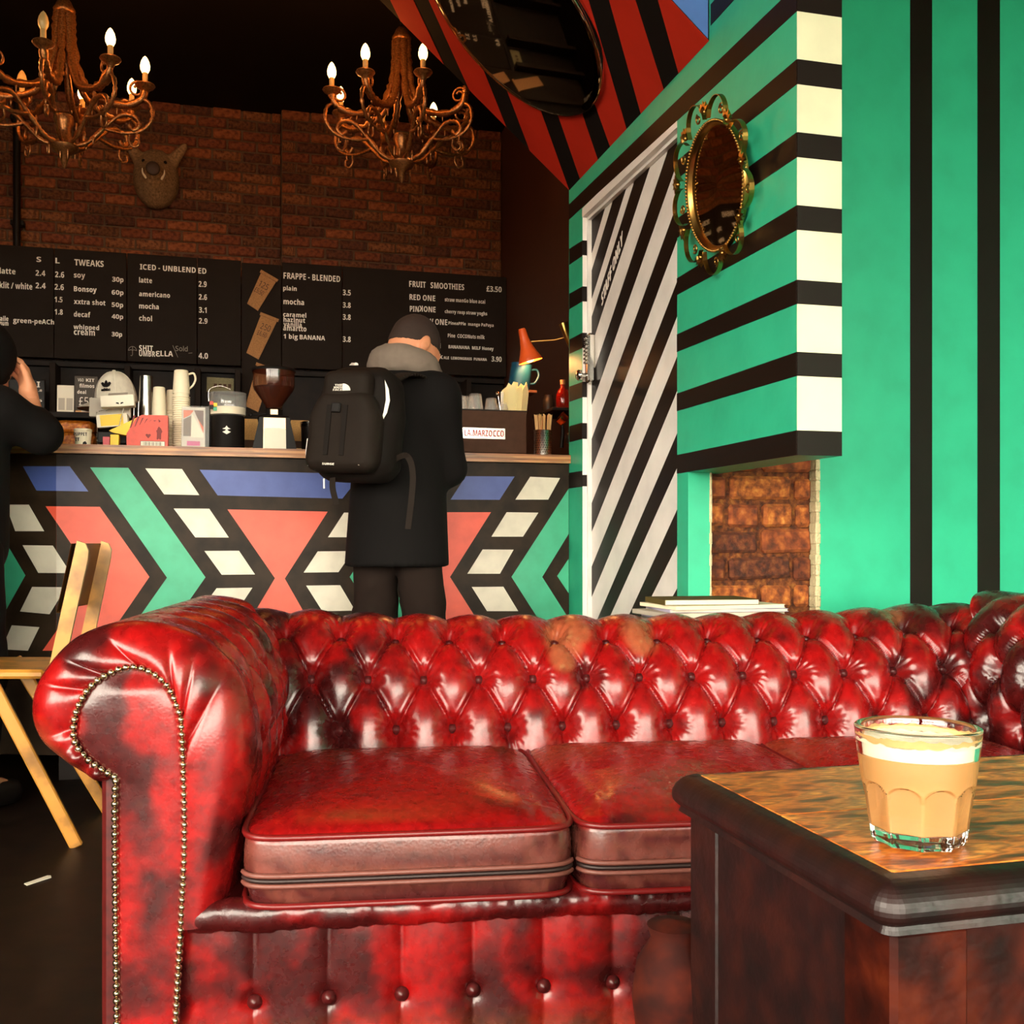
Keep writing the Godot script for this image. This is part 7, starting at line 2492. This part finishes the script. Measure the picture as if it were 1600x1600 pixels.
func rucksack(place: Transform3D) -> void:
	var t := thing("rucksack", "black rucksack with white mark and reflective strips on the customer's back", "rucksack")
	t.transform = place * Transform3D(Basis(Vector3(0, 0, 1), -0.05) * Basis(Vector3.RIGHT, -0.10) * Basis.from_scale(Vector3(0.92, 0.80, 0.92)), Vector3(-0.015, 1.245, 0.262))
	var soft := func(p: Vector3, at: Vector3, half: Vector3, r: float) -> float:
		var q := (p - at).abs() - half + Vector3.ONE * r
		return Vector3(maxf(q.x, 0), maxf(q.y, 0), maxf(q.z, 0)).length() + minf(maxf(q.x, maxf(q.y, q.z)), 0.0) - r
	var main := func(p: Vector3) -> float:
		var w := 1.0 + 0.16 * smoothstep(0.05, 0.24, p.y)
		var q := p * Vector3(w, 1, 1)
		var d: float = soft.call(q, Vector3(0, -0.005, 0.0), Vector3(0.155, 0.235, 0.095), 0.085)
		return d + 0.006 * dye2.get_noise_3dv(p * Vector3(60, 40, 60))
	part(t, "main_bag", nets(Vector3(-0.2, -0.27, -0.13), Vector3(0.2, 0.27, 0.13), 0.011, main), mats.nylon_dark)
	var pocket := func(p: Vector3) -> float:
		var w := 1.0 + 0.5 * smoothstep(-0.02, 0.16, p.y)
		var d: float = soft.call(p * Vector3(w, 1, 1), Vector3(-0.005, -0.055, 0.10), Vector3(0.135, 0.165, 0.055), 0.05)
		return d + 0.004 * dye2.get_noise_3dv(p * Vector3(80, 50, 80))
	var pouch := part(t, "front_pocket", nets(Vector3(-0.18, -0.25, 0.02), Vector3(0.18, 0.15, 0.18), 0.010, pocket), mats.nylon)
	var flap := func(p: Vector3) -> float:
		var d: float = soft.call(p, Vector3(-0.005, 0.115, 0.105), Vector3(0.092, 0.075, 0.040), 0.038)
		return d
	var lid := part(t, "top_pocket", nets(Vector3(-0.12, 0.02, 0.04), Vector3(0.12, 0.21, 0.17), 0.009, flap), mats.nylon)
	var s := Shape.new()
	# straps over the shoulders and the loose webbing
	for k in [-1.0, 1.0]:
		s = Shape.new()
		var line := curve([Vector3(k * 0.075, 0.20, -0.06), Vector3(k * 0.10, 0.255, -0.16), Vector3(k * 0.13, 0.235, -0.30), Vector3(k * 0.145, 0.10, -0.40), Vector3(k * 0.16, -0.08, -0.38)], 8)
		for i in line.size() - 1:
			var d := (line[i + 1] - line[i])
			var up := Vector3.RIGHT.cross(d).normalized()
			s.box((line[i] + line[i + 1]) * 0.5, Vector3(0.062, 0.014, d.length() + 0.008), 0.005, Basis(Vector3.RIGHT, up, Vector3.RIGHT.cross(up)))
		part(t, "shoulder_strap", s, mats.nylon)
	for e in [[Vector3(0.13, -0.15, 0.0), Vector3(0.20, -0.13, 0.03), Vector3(0.235, -0.22, 0.04), Vector3(0.235, -0.42, 0.045)], [Vector3(-0.06, -0.235, 0.06), Vector3(-0.05, -0.28, 0.07), Vector3(-0.03, -0.34, 0.07)]]:
		s = Shape.new()
		var line := curve(e, 6)
		for i in line.size() - 1:
			var d := line[i + 1] - line[i]
			var side := d.cross(Vector3.BACK).normalized()
			s.box((line[i] + line[i + 1]) * 0.5, Vector3(0.022, d.length() + 0.004, 0.003), 0.0, Basis(side, d.normalized(), side.cross(d.normalized())))
		part(t, "loose_strap", s, mats.nylon)
	# webbing ladder and buckle on the pocket
	for x in [-0.045, 0.015]:
		s = Shape.new()
		s.box(Vector3(x, -0.06, 0.157), Vector3(0.018, 0.20, 0.004), 0.001)
		part(pouch, "webbing", s, mats.nylon_dark)
	s = Shape.new()
	s.box(Vector3(-0.018, 0.028, 0.160), Vector3(0.034, 0.04, 0.012), 0.004)
	part(pouch, "buckle", s, mats.plastic_black)
	# reflective strips
	s = Shape.new()
	s.prism(poly([0.112, 0.13, 0.128, 0.095, 0.136, 0.05, 0.130, 0.0, 0.108, -0.055, 0.118, 0.0, 0.122, 0.05, 0.118, 0.09]), 0.0, 0.003, Transform3D(Basis(Vector3.UP, 0.35), Vector3(0.012, 0.03, 0.122)))
	part(t, "reflective_strip", s, mats.reflector)
	s = Shape.new()
	s.prism(poly([0.066, -0.105, 0.102, -0.070, 0.102, -0.150, 0.090, -0.195, 0.080, -0.195]), 0.0, 0.003, Transform3D(Basis(Vector3.UP, 0.25), Vector3(0.0, 0, 0.166)))
	part(pouch, "reflective_patch", s, mats.reflector)
	s = Shape.new()
	s.tube(curve([Vector3(-0.134, -0.09, 0.125), Vector3(-0.132, -0.15, 0.130), Vector3(-0.118, -0.20, 0.132)], 6), 0.003, 6)
	part(pouch, "reflective_piping", s, mats.reflector)
	s = Shape.new()
	s.box(Vector3(-0.075, -0.262, 0.09), Vector3(0.006, 0.04, 0.004), 0.001, Basis(Vector3(0, 0, 1), 0.1))
	part(t, "zip_pull", s, mats.reflector)
	# white mark: three letters' lines beside a domed quarter, twice
	var f := Transform3D(Basis(Vector3(0, 0, 1), 0.03), Vector3(-0.012, 0.112, 0.1455))
	for e in [[f, 1.0], [Transform3D(Basis(Vector3.RIGHT, -0.5), Vector3(0.012, 0.214, 0.115)), 0.5]]:
		var q: Transform3D = e[0]
		var z: float = e[1]
		var dome := PackedVector2Array([Vector2(0.004, -0.013) * z])
		for i in 9:
			var g := PI * 0.5 * i / 8.0
			dome.append(Vector2(0.004 + 0.030 * sin(PI * 0.5 - g), -0.013 + 0.028 * sin(g)) * z)
		s = Shape.new()
		s.prism(dome, 0.0, 0.002, q)
		part(lid, "dome_mark", s, mats.reflector)
		for i in 3:
			lettering(lid, ["THE", "NORTH", "FACE"][i], (-0.032 + 0.003 * (2 - i)) * z, 0.002 * z, (0.006 - i * 0.0095) * z, (0.0135 - i * 0.0095) * z, q, mats.reflector)
	lettering(pouch, "SURGE", -0.055, -0.01, -0.198, -0.190, Transform3D(Basis(), Vector3(0, 0, 0.152)), mats.reflector)
